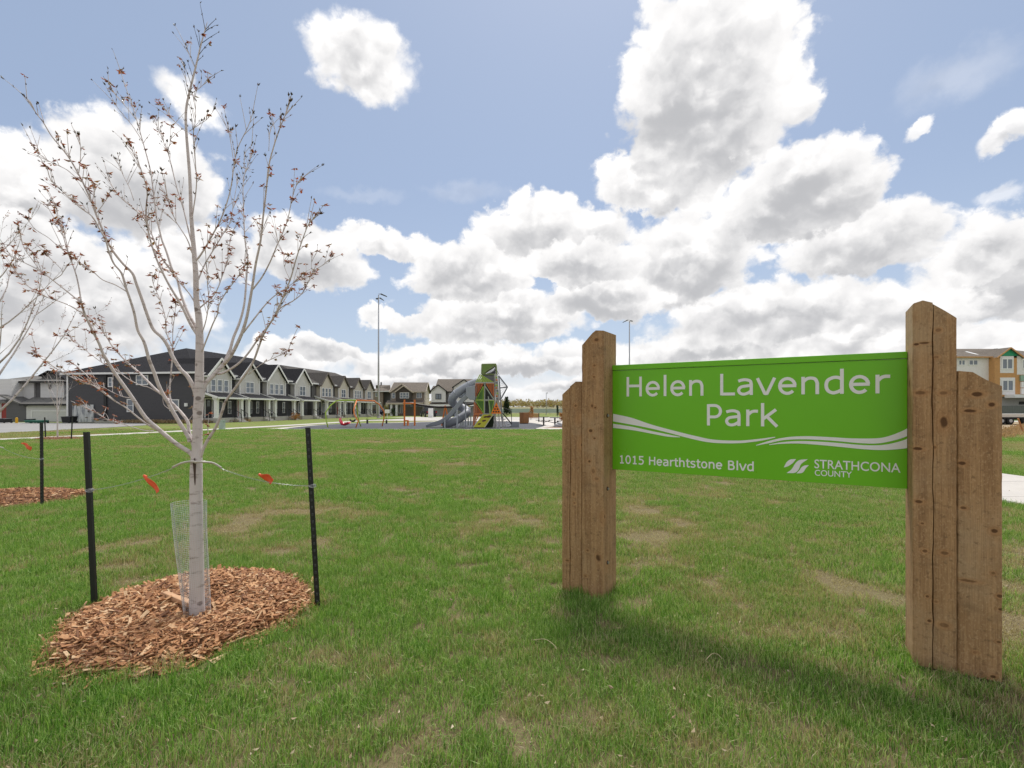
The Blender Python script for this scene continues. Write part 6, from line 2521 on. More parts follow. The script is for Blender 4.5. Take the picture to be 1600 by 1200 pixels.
def play_tower():
    root = thing('play_tower', 'tall angular climbing tower with orange and green slatted panels and grey slides', 'playground tower', (TX(757) + (757 - 800) * TK, TY, 0.022))
    W0, W1, D = TX(742.5), TX(772), 1.55
    x = lambda px: TX(px)
    z = lambda py: TZ(py)
    # corner posts
    for (bx, tx_, yy) in ((739, 743.5, 0.0), (773.5, 771.5, 0.0), (739, 743.5, D), (773.5, 771.5, D)):
        m = MB()
        m.tube([(x(bx), yy, 0), (x(tx_), yy, z(597))], 0.055, 8)
        m.build('post', M_NET, root)
    for py, nm in ((625.5, 'deck'), (647.5, 'deck'), (598.5, 'deck')):
        m = MB()
        m.box(W0 + 0.05, W1 - 0.05, 0.06, D - 0.06, z(py) - 0.09, z(py))
        m.box(W0 - 0.05, W1 + 0.05, -0.05, 0.03, z(py) - 0.05, z(py) + 0.06)
        m.build(nm, plain('deck_grey', (0.38, 0.38, 0.36), 0.6), root)
    P = lambda *pts: [(x(a), z(b)) for a, b in pts]
    for yy in (-0.03, D + 0.03):
        slat_panel(root, 'orange_panel', P((743.5, 600), (755, 600), (743.3, 620)), yy, M_BRICK)
        slat_panel(root, 'green_panel', P((743.5, 625), (755.2, 604), (755.2, 625)), yy, M_DKGREEN, frame=M_LIME)
        slat_panel(root, 'orange_panel', P((759.5, 600), (771.3, 600), (771.5, 620)), yy, M_BRICK)
        slat_panel(root, 'orange_panel', P((741, 629), (754, 647), (740.5, 647)), yy, M_BRICK, frame=M_ORANGE)
        slat_panel(root, 'green_panel', P((743, 626.5), (755.5, 626.5), (755.5, 646)), yy, M_DKGREEN, frame=M_LIME)
        slat_panel(root, 'green_panel', P((764, 626.5), (772, 626.5), (768, 647), (765, 647)), yy, M_DKGREEN, frame=M_LIME)
    slat_panel(root, 'orange_panel', P((740.3, 648.5), (749, 648.5), (739.8, 665)), -0.03, M_BRICK, frame=M_ORANGE)
    # pale mid mullions of the open bay
    m = MB()
    for a, b, c, d in ((757.5, 600, 757, 647), (763, 620, 766, 647), (757.5, 603, 771, 624)):
        m.tube([(x(a), -0.03, z(b)), (x(c), -0.03, z(d))], 0.045, 6)
    m.build('brace', plain('pale_green_tube', (0.40, 0.45, 0.38), 0.4), root)
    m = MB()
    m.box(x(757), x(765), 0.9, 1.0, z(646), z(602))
    m.build('bay_shade', M_DARK, root)  # dark sheet standing in for the shade inside the open bay
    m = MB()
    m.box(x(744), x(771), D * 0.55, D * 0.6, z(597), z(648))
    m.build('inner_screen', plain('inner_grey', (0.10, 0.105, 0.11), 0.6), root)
    # slatted roof of the main body
    ap = (x(750), D / 2, z(585.5))
    slat_panel(root, 'roof_panel', P((743.5, 598), (771.5, 598), (750, 585.5)), 0.0, M_LIME, ang=62, pitch=0.12, wid=0.075)
    slat_panel(root, 'roof_panel', P((743.5, 598), (771.5, 598), (750, 585.5)), D, M_LIME, ang=62, pitch=0.12, wid=0.075)
    m = MB()
    m.prism([(x(752), z(598)), (x(772), z(598)), (x(771.5), z(585)), (x(752), z(585))], 'y', 0.45, 1.5)
    m.build('cabin', plain('cabin_grey', (0.20, 0.20, 0.21), 0.5), root)
    # upper lookout with slanted sides, a solid triangle and a lattice
    for yy in (0.35, 1.55):
        m = MB()
        m.prism([(x(753), z(583)), (x(752.5), z(569.5)), (x(772), z(569.5))], 'y', yy - 0.02, yy + 0.02)
        m.build('green_triangle', plain('lookout_green', (0.16, 0.24, 0.06), 0.5), root)
        f = MB()
        for a, b, c, d in ((752, 584.5, 752.5, 569), (752.5, 569, 774.5, 568.5), (774.5, 568.5, 775.5, 585), (752, 584.5, 775.5, 585), (753.5, 583.5, 774, 569.5)):
            f.tube([(x(a), yy, z(b)), (x(c), yy, z(d))], 0.05, 6)
        f.build('lookout_frame', plain('frame_olive', (0.20, 0.25, 0.10), 0.45), root)
        s = MB()
        for t in np.linspace(0.1, 0.9, 8):
            s.tube([(x(755 + 19 * t), yy + 0.03, z(584)), (x(774), yy + 0.03, z(584 - 13.5 * t))], 0.017, 4)
            s.tube([(x(757 + 17 * t), yy + 0.03, z(583.5 - 13 * t)), (x(757 + 17 * t) + 0.35, yy + 0.03, z(584))], 0.017, 4)
        tag(s.build('lattice', M_BLACK, root), kind='stuff')
    m = MB()
    m.box(x(752.5), x(774.8), 0.35, 1.55, z(569), z(568.2))
    m.build('lookout_roof', plain('frame_olive', (0.20, 0.25, 0.10), 0.45), root)
    # climbing mast on the right
    m = MB()
    m.prism([(x(772.5), z(585)), (x(777), z(585)), (x(781), z(626)), (x(775), z(626))], 'y', -0.1, 0.35)
    m.build('climbing_wall', plain('wall_pale', (0.45, 0.44, 0.42), 0.6), root)
    for (a, b, c, d, yy) in ((776, 583, 780, 668, 0.9), (779.5, 588, 786, 668, -0.4), (772, 584, 776, 640, 1.3)):
        m = MB()
        m.tube([(x(a), yy, z(b)), (x(c), yy, z(d))], 0.05, 8)
        m.build('mast', M_PGREY, root)
    hr_ = random.Random(3)
    for k in range(9):
        py = 590 + k * 4.2
        m = MB()
        m.tube([(x(774.5 + hr_.uniform(0, 3.5)), -0.12, z(py)), (x(774.8 + hr_.uniform(0, 3.5)), -0.2, z(py))], [0.07, 0.045], 7)
        m.build('hand_hold', [M_LIME, M_ORANGE, M_PGREY][k % 3], root)
    # pointed frame on the right with a net
    tri = [(x(779), z(587)), (x(793), z(605)), (x(782), z(625))]
    m = MB()
    for (a, b) in zip(tri, tri[1:] + tri[:1]):
        m.tube([(a[0], 0.2, a[1]), (b[0], 0.2, b[1])], 0.05, 8)
    m.tube([(x(780), 0.2, z(606.5)), (tri[1][0], 0.2, tri[1][1])], 0.05, 8)
    m.tube([(tri[0][0], 1.2, tri[0][1]), (tri[1][0], 0.2, tri[1][1])], 0.04, 8)
    m.build('pointed_frame', M_PGREY, root)
    nt_ = MB()
    for t in np.linspace(0.12, 0.9, 7):
        a = Vector(tri[0]).lerp(Vector(tri[1]), t)
        b = Vector(tri[2]).lerp(Vector(tri[1]), t)
        nt_.tube([(a.x, 0.2, a.y), (b.x, 0.2, b.y)], 0.009, 4, False)
        c = Vector(tri[0]).lerp(Vector(tri[2]), t)
        nt_.tube([(c.x, 0.2, c.y), (tri[1][0], 0.2, tri[1][1])], 0.009, 4, False)
    tag(nt_.build('net', plain('net_dark', (0.10, 0.10, 0.11), 0.7), root), kind='stuff')
    # rope net fanning down to the ground
    nt_ = MB()
    top = Vector((x(779), 0.0, z(628)))
    feet = [Vector((x(px_), yy, 0)) for px_, yy in ((771, -0.7), (776, -0.9), (781, -0.9), (786, -0.6), (790, 0.1))]
    for f in feet:
        nt_.tube([top, f], 0.028, 5, False)
    for t in np.linspace(0.25, 0.92, 7):
        for f, g_ in zip(feet, feet[1:]):
            nt_.tube([top.lerp(f, t), top.lerp(g_, t - 0.05)], 0.02, 4, False)
    tag(nt_.build('rope_net', M_NET, root), kind='stuff')
    # solid orange triangle with peepholes
    pan = MB()
    pan.prism([(x(768), z(646.5)), (x(784), z(646.5)), (x(776), z(629.5))], 'y', -1.06, -1.0)
    p = pan.build('orange_triangle', plain('bright_orange', (0.80, 0.20, 0.015), 0.4), root)
    for a, b in ((772, 643.5), (775.8, 643.5), (779.6, 643.5), (774, 639.5), (778, 639.5), (776, 635.5)):
        h = MB()
        h.tube([(x(a), -1.075, z(b)), (x(a), -1.058, z(b))], 0.065, 10)
        h.build('peephole', M_DARK, p)
    # sloping climbing ramp with dark openings
    m = MB()
    A, B, C_, D_ = Vector((x(741), -0.75, 0.02)), Vector((x(757.5), -0.75, 0.02)), Vector((x(770), -0.08, z(648.5))), Vector((x(755), -0.08, z(648.5)))
    up = (B - A).cross(D_ - A).normalized() * 0.05
    m.hexa([A, B, C_, D_, A + up, B + up, C_ + up, D_ + up])
    rp = m.build('climbing_ramp', M_OLIVE, root)
    fr_ = MB()
    for a, b in ((A, D_), (B, C_)):
        fr_.tube([a, b], 0.05, 6)
    fr_.build('ramp_rail', plain('ramp_edge', (0.62, 0.60, 0.42), 0.4), rp)
    for u, v, sz in ((0.32, 0.25, 0.13), (0.55, 0.5, 0.16), (0.42, 0.8, 0.15), (0.75, 0.83, 0.20)):
        c = (A * (1 - u) + B * u) * (1 - v) + (D_ * (1 - u) + C_ * u) * v
        ux, uy = (B - A).normalized(), (D_ - A).normalized()
        nn = up.normalized()
        if nn.y > 0:
            nn = -nn
        h = MB()
        ring = [c + ux * sz * math.cos(t) + uy * sz * 0.7 * math.sin(t) for t in np.linspace(0, 2 * math.pi, 9)[:-1]]
        h.poly([q + nn * 0.056 for q in ring])
        h.poly([q + nn * 0.052 for q in ring][::-1])
        h.build('ramp_opening', plain('ramp_hole', (0.09, 0.035, 0.02), 0.7), rp)
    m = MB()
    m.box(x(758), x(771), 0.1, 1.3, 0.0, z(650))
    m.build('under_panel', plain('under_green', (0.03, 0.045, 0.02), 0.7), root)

    # ---- slides
    def sweep(name, pts, r, n=14, mat=M_SLIDE):
        m = MB()
        sp = smooth_line([Vector(p) for p in pts], 6)
        m.tube(sp, r, n)
        o = m.build(name, mat, root, smooth=True)
        # moulded joint collars
        for k in range(8, len(sp) - 4, 9):
            c = MB()
            d = (sp[k + 1] - sp[k - 1]).normalized()
            c.tube([sp[k] - d * 0.045, sp[k] - d * 0.03, sp[k] + d * 0.03, sp[k] + d * 0.045], [r * 1.0, r * 1.07, r * 1.07, r * 1.0], n)
            c.build('collar', mat, o)
        return o
    sweep('tube_slide', [(x(746), 0.9, z(596)), (x(736), 0.75, z(600)), (x(722), 0.6, z(608)), (x(710), 0.55, z(617)), (x(704), 0.95, z(625.5)), (x(707), 1.9, z(632)), (x(717), 2.3, z(637)), (x(726), 1.9, z(642)),
                         (x(725), 1.2, z(648)), (x(714), 0.8, z(656)), (x(700), 0.6, z(662.3)), (x(690), 0.55, z(664.2))], 0.335)
    # open slide: trough with raised walls from a boxed start
    st = MB()
    st.prism([(x(729), z(606)), (x(743), z(603)), (x(743), z(626)), (x(735), z(625)), (x(729), z(620))], 'y', -0.55, 0.25)
    st.build('slide_hood', M_SLIDE, root, bevel=0.03)
    line = smooth_line([Vector(p) for p in ((x(732), -0.15, z(621)), (x(725), -0.15, z(627)), (x(716), -0.15, z(638)), (x(706), -0.15, z(650)), (x(695), -0.15, z(659)), (x(683), -0.15, z(664)), (x(667), -0.15, z(666.5)))], 5)
    tr = MB()
    rows = []
    for i, p in enumerate(line):
        d = (line[min(i + 1, len(line) - 1)] - line[max(i - 1, 0)]).normalized()
        u = Vector((0, 1, 0)).cross(d) * -1
        if u.z < 0:
            u = -u
        wh = 0.26 if i < len(line) - 4 else 0.26 * (len(line) - i) / 5 + 0.03
        prof = [(-0.38, wh), (-0.36, wh + 0.02), (-0.31, wh), (-0.27, 0.05), (0, 0.0), (0.27, 0.05), (0.31, wh), (0.36, wh + 0.02), (0.38, wh), (0.30, -0.03), (0, -0.06), (-0.30, -0.03)]
        rows.append([tr.pt(p + Vector((0, a, 0)) + u * b) for a, b in prof])
    for r0, r1 in zip(rows, rows[1:]):
        k = len(r0)
        for j in range(k):
            tr.face((r0[j], r0[(j + 1) % k], r1[(j + 1) % k], r1[j]))
    tr.face(rows[0][::-1])
    tr.face(rows[-1])
    tr.build('open_slide', M_SLIDE, root, smooth=False)
    for (px_, py_, yy) in ((696.5, 656, -0.55), (715.5, 640, -0.55), (703, 654, 0.55), (727, 628, 0.3), (708, 634, 1.5)):
        m = MB()
        m.tube([(x(px_), yy, 0), (x(px_), yy, z(py_))], 0.06, 8)
        m.build('slide_support', plain('support_pale', (0.42, 0.45, 0.50), 0.4, 0.3), root)
    # stair on the right with dark handrails
    for k in range(5):
        m = MB()
        a = 799 - k * 3.0
        m.box(x(a - 3.2), x(a), 0.3, 1.3, z(666.5 - k * 3.8) - 0.05, z(666.5 - k * 3.8))
        m.build('stair_tread', M_PGREY, root)
    for yy in (0.3, 1.3):
        m = MB()
        m.tube([(x(784), yy, z(636)), (x(799), yy, z(643)), (x(799.5), yy, z(667))], 0.028, 6)
        m.tube([(x(785), yy, z(646)), (x(800), yy, z(664))], 0.045, 6)
        m.build('handrail', M_BLACK, root)
    m = MB()
    m.box(x(799.5), x(811), 0.2, 1.2, 0.0, z(659.5))
    m.build('transfer_block', plain('block_grey', (0.24, 0.25, 0.28), 0.5), root, bevel=0.02)
    return root


play_tower()


def climbing_bars():
    root = thing('climbing_bars', 'row of thin grey climbing hoops between the slides and the tower', 'climbing frame', ((719 - 800) * 44 / FPX, 44.0, 0.022))
    k = 44 / FPX
    for i, px_ in enumerate((719, 722.5, 726.5, 731, 735)):
        m = MB()
        xx = (px_ - 719) * k
        m.tube([(xx, 0, 0), (xx, 0, 1.45), (xx, 0.25, 1.62), (xx, 0.6, 1.62), (xx, 0.85, 1.45), (xx, 0.85, 0)], 0.03, 6)
        m.build('hoop', plain('hoop_green', (0.22, 0.26, 0.22), 0.4), root)
    m = MB()
    m.tube([(0, 0, 1.05), (16 * k, 0, 1.05)], 0.025, 6)
    m.build('rail', plain('hoop_green', (0.22, 0.26, 0.22), 0.4), root)


climbing_bars()


def swing_frame():
    y = 41.0
    k = y / FPX
    X0 = (515 - 800) * k
    root = thing('playground_swing', 'bent-tube swing frame, half lime green and half orange', 'swing', (X0, y, 0.022))
    S = lambda px: (px - 515) * k
    Z = lambda py: (667.5 - py) * k
    g = MB()
    for dy in (-0.9,):
        g.tube([(S(520.5), dy * 1.25, Z(668)), (S(517), dy * 1.1, Z(658)), (S(515), dy, Z(645)), (S(519.5), dy * 0.5, Z(634)), (S(525.5), 0, Z(627)), (S(532), 0, Z(626))], 0.05, 8)
    g.build('leg', M_LIME, root, smooth=True)
    g = MB()
    g.tube([(S(530), 0, Z(626)), (S(557), 0, Z(626))], 0.06, 8)
    g.build('top_beam', M_LIME, root)
    g = MB()
    for dy in (0.9,):
        g.tube([(S(553.5), 0, Z(626)), (S(553.5), dy * 0.9, Z(640)), (S(553.5), dy, Z(650)), (S(555), dy * 1.2, Z(660)), (S(557.5), dy * 1.25, Z(668))], 0.05, 8)
    g.build('leg', M_LIME, root, smooth=True)
    g = MB()
    g.tube([(S(557), 0, Z(626)), (S(586), 0, Z(627))], 0.06, 8)
    g.build('top_beam', M_ORANGE, root)
    g = MB()
    for dy in (-0.9,):
        g.tube([(S(557.5), 0, Z(626)), (S(557.5), dy * 0.9, Z(640)), (S(559), dy, Z(648)), (S(566), dy * 1.2, Z(658)), (S(562.5), dy * 1.25, Z(668))], 0.05, 8)
    g.build('leg', M_ORANGE, root, smooth=True)
    g = MB()
    for dy in (0.9,):
        g.tube([(S(584), 0, Z(627)), (S(590), dy * 0.5, Z(632)), (S(596), dy, Z(644)), (S(595), dy * 1.1, Z(655)), (S(591.5), dy * 1.25, Z(667))], 0.05, 8)
    g.build('leg', M_ORANGE, root, smooth=True)
    # hanging seats move on their own: each a thing
    ox = X0

    def chains(r, w, seat_z):
        c = MB()
        for dx in (-w / 2, w / 2):
            c.tube([(dx, 0, seat_z), (dx * 0.9, 0, Z(627))], 0.012, 4)
        c.build('chain', M_STEEL, r)
    r1 = thing('bucket_swing', 'deep red moulded swing seat under the lime beam', 'swing seat', (ox + S(538), y, 0.022))
    m = MB()
    prof = [(-0.36, 0.72), (-0.33, 0.45), (-0.2, 0.22), (0.05, 0.16), (0.28, 0.25), (0.42, 0.30)]
    rows = []
    for a, b in prof:
        w = 0.30
        rows.append([m.pt((a, -w, b + 0.14)), m.pt((a, -w * 0.7, b)), m.pt((a, w * 0.7, b)), m.pt((a, w, b + 0.14)), m.pt((a, w * 0.75, b - 0.05)), m.pt((a, -w * 0.75, b - 0.05))])
    for p, q in zip(rows, rows[1:]):
        for j in range(6):
            m.face((p[j], p[(j + 1) % 6], q[(j + 1) % 6], q[j]))
    m.face(rows[0][::-1])
    m.face(rows[-1])
    m.build('seat', M_REDSEAT, r1, smooth=True)
    chains(r1, 0.5, 0.45)
    for (px_, lab) in ((551, 'black belt swing seat beside the red one'),):
        r2 = thing('belt_swing', lab, 'swing seat', (ox + S(px_), y, 0.022))
        m = MB()
        m.tube(smooth_line([Vector(p) for p in ((-0.22, 0, 0.62), (-0.16, 0, 0.52), (0, 0, 0.47), (0.16, 0, 0.52), (0.22, 0, 0.62))], 3), 0.07, 6)
        m.build('seat', M_BLACK, r2)
        chains(r2, 0.42, 0.6)
    return root


swing_frame()


def seesaw():
    y = 50.0
    k = y / FPX
    root = thing('seesaw', 'long low lime balance beam behind the swings', 'seesaw', ((603 - 800) * k, y, 0.022))
    m = MB()
    m.tube([((571 - 603) * k, 0, 0.42), (0, 0, 0.48), ((633 - 603) * k, 0, 0.56)], 0.06, 8)
    m.build('beam', M_LIME, root)
    for px_ in (574, 604):
        b = MB()
        xx = (px_ - 603) * k
        b.box(xx - 0.07, xx + 0.07, -0.1, 0.1, 0.0, 0.36)
        b.tube([(xx, -0.25, 0.55), (xx, 0.25, 0.55)], 0.03, 6)
        b.build('support', M_BLACK, root)


seesaw()


def track_ride():
    y = 44.0
    k = y / FPX
    root = thing('track_ride', 'orange posts carrying a long dark sagging rail towards the tower', 'track ride', ((640 - 800) * k, y, 0.022))
    S = lambda px: (px - 640) * k
    Z = lambda py: (665.5 - py) * k
    for px_ in (632, 648):
        m = MB()
        m.tube([(S(px_), 0, 0), (S(px_), 0, Z(625))], 0.075, 8)
        m.build('post', M_ORANGE, root)
    m = MB()
    m.tube([(S(629.5), 0, Z(630.5)), (S(650), 0, Z(631))], 0.055, 8)
    m.build('cross_beam', M_ORANGE, root)
    m = MB()
    m.tube(smooth_line([Vector(p) for p in ((S(640), 0.1, Z(630)), (S(662), 0.1, Z(634)), (S(688), 0.1, Z(636.5)), (S(715), 0.1, Z(635)), (S(752), 0.3, Z(629)))], 6), 0.085, 8)
    m.build('rail', plain('rail_dark', (0.035, 0.026, 0.023), 0.5), root)
    m = MB()
    for px_ in (693.5, 698):
        m.tube([(S(695.5), 0.1, Z(634)), (S(px_) + (px_ - 695.5) * 0.1, 0.1, 0)], 0.06, 8)
    m.tube([(S(690), 0.1, Z(637)), (S(701), 0.1, Z(637))], 0.05, 8)
    m.build('trestle', M_ORANGE, root)
    m = MB()
    m.box(S(636.5), S(638.5), -0.2, 0.2, 0.0, 0.42)
    m.box(S(634), S(637.8), -0.25, 0.25, 0.42, 0.5)
    m.build('step', M_ORANGE, root)


track_ride()


# -------- plaza furniture
def slatted_bin():
    y = 50.0
    k = y / FPX
    root = thing('waste_bin', 'wood-slatted square waste bin with dark opening on the plaza', 'bin', ((819 - 800) * k, y, 0.016), R(35))
    mt = plain('slat_wood', (0.30, 0.135, 0.05), 0.65, 0.0, 0.25, 6.0)
    for s in range(4):
        fm = face_map(*[(-0.33, -0.33), (0.33, -0.33), (0.33, 0.33), (-0.33, 0.33)][s], s * math.pi / 2)
        if s == 1:
            m = MB(fm)
            m.box(0.03, 0.63, -0.02, 0.0, 0.05, 1.02)
            m.build('door', plain('bin_dark', (0.035, 0.032, 0.03), 0.5), root)
            continue
        for j in range(5):
            m = MB(fm)
            m.box(0.01 + j * 0.13, 0.01 + j * 0.13 + 0.115, -0.02, 0.012, 0.05, 1.05)
            m.build('slat', mt, root)
    m = MB()
    m.box(-0.36, 0.36, -0.36, 0.36, 1.055, 1.12)
    m.build('lid', mt, root)
    m = MB()
    m.box(-0.30, 0.30, -0.30, 0.30, 0.0, 1.0)
    m.build('liner', M_DARK, root)


slatted_bin()


def bench():
    y = 56.0
    k = y / FPX
    root = thing('park_bench', 'wood-backed bench with dark ends beyond the slatted bin', 'bench', ((834 - 800) * k, y, 0.016))
    mt = plain('slat_wood', (0.30, 0.135, 0.05), 0.65, 0.0, 0.25, 6.0)
    for j in range(4):
        m = MB()
        m.box(-0.55, 0.55, -0.05, 0.0, 0.50 + j * 0.12, 0.60 + j * 0.12)
        m.build('back_slat', mt, root)
        m = MB()
        m.box(-0.55, 0.55, 0.02 + j * 0.11, 0.11 + j * 0.11, 0.42, 0.46)
        m.build('seat_slat', mt, root)
    for sx_ in (-0.58, 0.58):
        m = MB()
        m.box(sx_ - 0.04, sx_ + 0.04, -0.07, 0.48, 0.38, 0.42)
        m.box(sx_ - 0.04, sx_ + 0.04, -0.07, 0.0, 0.0, 1.0)
        m.box(sx_ - 0.04, sx_ + 0.04, 0.40, 0.48, 0.0, 0.38)
        m.build('end_frame', M_BLACK, root)


bench()


def picnic_table():
    root = thing('picnic_table', 'dark pedestal picnic table nearer the slatted bin', 'table', ((849.5 - 800) * 45 / FPX, 45.0, 0.016), 0, 'pedestal picnic tables on the plaza')
    mt = plain('table_dark', (0.035, 0.03, 0.03), 0.5)
    m = MB()
    m.tube([(0, 0, 0.72), (0, 0, 0.77)], 0.46, 20)
    m.build('table_top', mt, root)
    m = MB()
    m.tube([(0, 0, 0), (0, 0, 0.04), (0, 0, 0.05), (0, 0, 0.72)], [0.2, 0.2, 0.07, 0.07], 10)
    m.build('pedestal', mt, root)
    for a in (20, 140, 260):
        m = MB()
        c, s = math.cos(R(a)), math.sin(R(a))
        m.bar((0, 0, 0.28), (c * 0.62, s * 0.62, 0.42), 0.05)
        m.build('seat_arm', mt, root)
        m = MB()
        m.tube([(c * 0.68, s * 0.68, 0.43), (c * 0.68, s * 0.68, 0.47)], 0.19, 14)
        m.build('seat', mt, root)
    return root


_pt = picnic_table()
_p2 = copy_tree(_pt)
_p2.location = ((867 - 800) * 42.5 / FPX, 42.5, 0.016)
_p2.rotation_euler = (0, 0, 0.6)
_p2['label'] = 'dark pedestal picnic table nearer the timber sign posts'


def boulder():
    rr = random.Random(8)
    bm = bmesh.new()
    bmesh.ops.create_icosphere(bm, subdivisions=3, radius=0.5)
    for v in bm.verts:
        d = v.co.normalized()
        f = 1 + 0.22 * math.sin(3 * d.x + 1) * math.cos(4 * d.y) + 0.1 * math.sin(9 * d.z + 5 * d.x)
        v.co = Vector((d.x * 0.42 * f, d.y * 0.34 * f, max(-0.1, d.z * 0.26 * f) + 0.1))
    me = bpy.data.meshes.new('boulder')
    bm.to_mesh(me)
    bm.free()
    me.materials.append(concrete('boulder_grey', (0.36, 0.37, 0.39), 3.0))
    o = bpy.data.objects.new('boulder', me)
    o.location = ((873 - 800) * 41.0 / FPX, 41.0, 0.0)
    COL.objects.link(o)
    tag(o, 'pale grey boulder in the bed beside the timber sign posts', 'boulder')


boulder()


# -------- bins, bollard, box in front of the left house
def wheelie_bin(label, x, y, w, h, mat, rz=0.0, group=None):
    root = thing('wheelie_bin', label, 'bin', (x, y, 0.01), rz, group)
    m = MB()
    a, b = w * 0.42, w * 0.5
    m.hexa([(-a, -a, 0.06), (a, -a, 0.06), (a, a, 0.06), (-a, a, 0.06), (-b, -b, h * 0.88), (b, -b, h * 0.88), (b, b, h * 0.88), (-b, b, h * 0.88)])
    m.build('bin_body', mat, root, bevel=0.02)
    m = MB()
    m.hexa([(-b - .03, -b - .05, h * 0.885), (b + .03, -b - .05, h * 0.885), (b + .03, b + .03, h * 0.885), (-b - .03, b + .03, h * 0.885),
            (-b, -b, h * 0.95), (b, -b, h * 0.95), (b, b, h), (-b, b, h)])
    m.build('lid', mat, root)
    for s in (-1, 1):
        m = MB()
        m.tube([(s * a - 0.04, a + 0.03, 0.11), (s * a + 0.04, a + 0.03, 0.11)], 0.11, 10)
        m.build('wheel', M_TYRE, root)
    return root


_yb = 52.0
_kb = _yb / FPX
M_BINB = plain('bin_black', (0.018, 0.019, 0.021), 0.5)
wheelie_bin('wide black cart by the garage corner next to the charcoal row', (108.5 - 800) * _kb, _yb, 0.95, 0.72, M_BINB)
wheelie_bin('black cart left of the green bins by the white garage', (47 - 800) * _kb, _yb, 0.62, 0.45, M_BINB)
wheelie_bin('black cart near the red door at the left edge', (6 - 800) * _kb, _yb, 0.9, 0.50, M_BINB)
wheelie_bin('low green bin, left one before the white garage', (55 - 800) * _kb, _yb - 0.4, 0.8, 0.32, plain('bin_green', (0.025, 0.15, 0.10), 0.5))
wheelie_bin('low green bin, right one before the white garage', (70 - 800) * _kb, _yb - 0.5, 0.95, 0.32, plain('bin_green', (0.025, 0.15, 0.10), 0.5))
root = thing('bollard', 'yellow bollard by the dark side wing of the left house', 'bollard', ((26 - 800) * _kb, _yb, 0.0))
m = MB()
m.tube([(0, 0, 0), (0, 0, 0.52), (0, 0, 0.58), (0, 0, 0.60)], [0.11, 0.11, 0.08, 0.02], 12)
m.build('post', plain('safety_yellow', (0.75, 0.42, 0.02), 0.45), root)

_g = ground_at(347, 671)
root = thing('utility_box', 'pale green utility cabinet on the verge in front of the charcoal row', 'utility box', (*_g, 0))
m = MB()
m.box(-0.17, 0.17, -0.15, 0.15, 0, 0.62)
m.build('cabinet', plain('cabinet_green', (0.33, 0.42, 0.35), 0.5), root, bevel=0.02)
m = MB()
m.box(-0.19, 0.19, -0.17, 0.17, 0.622, 0.68)
m.build('lid', plain('cabinet_green', (0.33, 0.42, 0.35), 0.5), root)
root = thing('utility_box', 'white roadside cabinet right of the pickup truck', 'utility box', ((673 - 800) / FPX * 84, 84.0, 0))
m = MB()
m.box(-0.38, 0.38, -0.3, 0.3, 0, 1.55)
m.build('cabinet', M_WHITE, root, bevel=0.03)
m = MB()
m.box(-0.3, 0.3, -0.325, -0.303, 0.2, 1.4)
m.build('door', M_WHITE, root)
root = thing('for_sale_board', 'small white board on a stake left of the taupe house', 'sign', ((605 - 800) / FPX * 82, 82.0, 0))
m = MB()
m.box(-0.4, 0.4, -0.02, 0.02, 0.75, 1.35)
m.build('board', M_WHITE, root)
m = MB()
m.box(-0.03, 0.03, 0.022, 0.06, 0.0, 1.2)
m.build('stake', M_WHITE, root)


# ------------------------------------------------------------------ vegetation further off
def bush(name, label, cat, loc, h, w, mat, n, seed, conic=0.0, trunk=True, leaf=0.12):
    rr = random.Random(seed)
    root = thing(name, label, cat, loc)
    m = MB()
    clumps = [(rr.uniform(-0.5, 0.5) * w, rr.uniform(-0.5, 0.5) * w, rr.uniform(0.2, 0.95) * h) for _ in range(14)]
    for _ in range(n):
        c = rr.choice(clumps)
        t = c[2] / h
        k = (1 - conic * t)
        p = Vector((c[0] * k + rr.gauss(0, 0.13) * w * k, c[1] * k + rr.gauss(0, 0.13) * w * k, min(h, max(0.03, c[2] + rr.gauss(0, 0.10) * h))))
        d = Vector((rr.uniform(-1, 1), rr.uniform(-1, 1), rr.uniform(-0.4, 1))).normalized()
        s = d.orthogonal().normalized()
        s.rotate(Matrix.Rotation(rr.uniform(0, 6.28), 3, d))
        L = leaf * rr.uniform(0.6, 1.4)
        add_leaf(m, p, d, s, L, L * 0.55)
    tag(m.build('foliage', mat, root), kind='stuff')
    if trunk:
        b = MB()
        b.tube([(0, 0, -0.05), (0, 0, h * 0.85)], [w * 0.04, w * 0.01], 6)
        for c in clumps[:8]:
            b.tube([(0, 0, h * 0.15), (c[0] * 0.8, c[1] * 0.8, c[2])], [w * 0.02, w * 0.006], 4)
        b.build('trunk', plain('stem_brown', (0.12, 0.08, 0.05), 0.8), root)
    return root


M_CONIFER = leaf_mat('conifer_needles', [(0.020, 0.045, 0.018), (0.035, 0.07, 0.028), (0.05, 0.085, 0.035)])
M_YELLOWG = leaf_mat('spring_leaf', [(0.15, 0.17, 0.04), (0.24, 0.25, 0.06), (0.30, 0.28, 0.09)])
M_AUTUMN = leaf_mat('ochre_leaf', [(0.28, 0.12, 0.03), (0.38, 0.19, 0.05), (0.33, 0.25, 0.09)])
M_DRYWEED = leaf_mat('dry_weed', [(0.30, 0.23, 0.12), (0.44, 0.35, 0.20), (0.54, 0.44, 0.28)])
bush('conifer_tree', 'dark green conifer standing right of the play tower', 'tree', ((792 - 800) / FPX * 110, 110, 0), 4.0, 1.9, M_CONIFER, 2600, 1, 0.85, True, 0.22)
bush('shrub', 'yellow-green shrub beside the white board', 'shrub', ((603 - 800) / FPX * 92, 92, 0), 2.3, 1.0, M_YELLOWG, 900, 2, 0.5)
bush('shrub', 'dark evergreen shrub at the taupe house porch', 'shrub', ((614 - 800) / FPX * 96, 96, 0), 1.5, 0.9, M_CONIFER, 700, 3, 0.4)
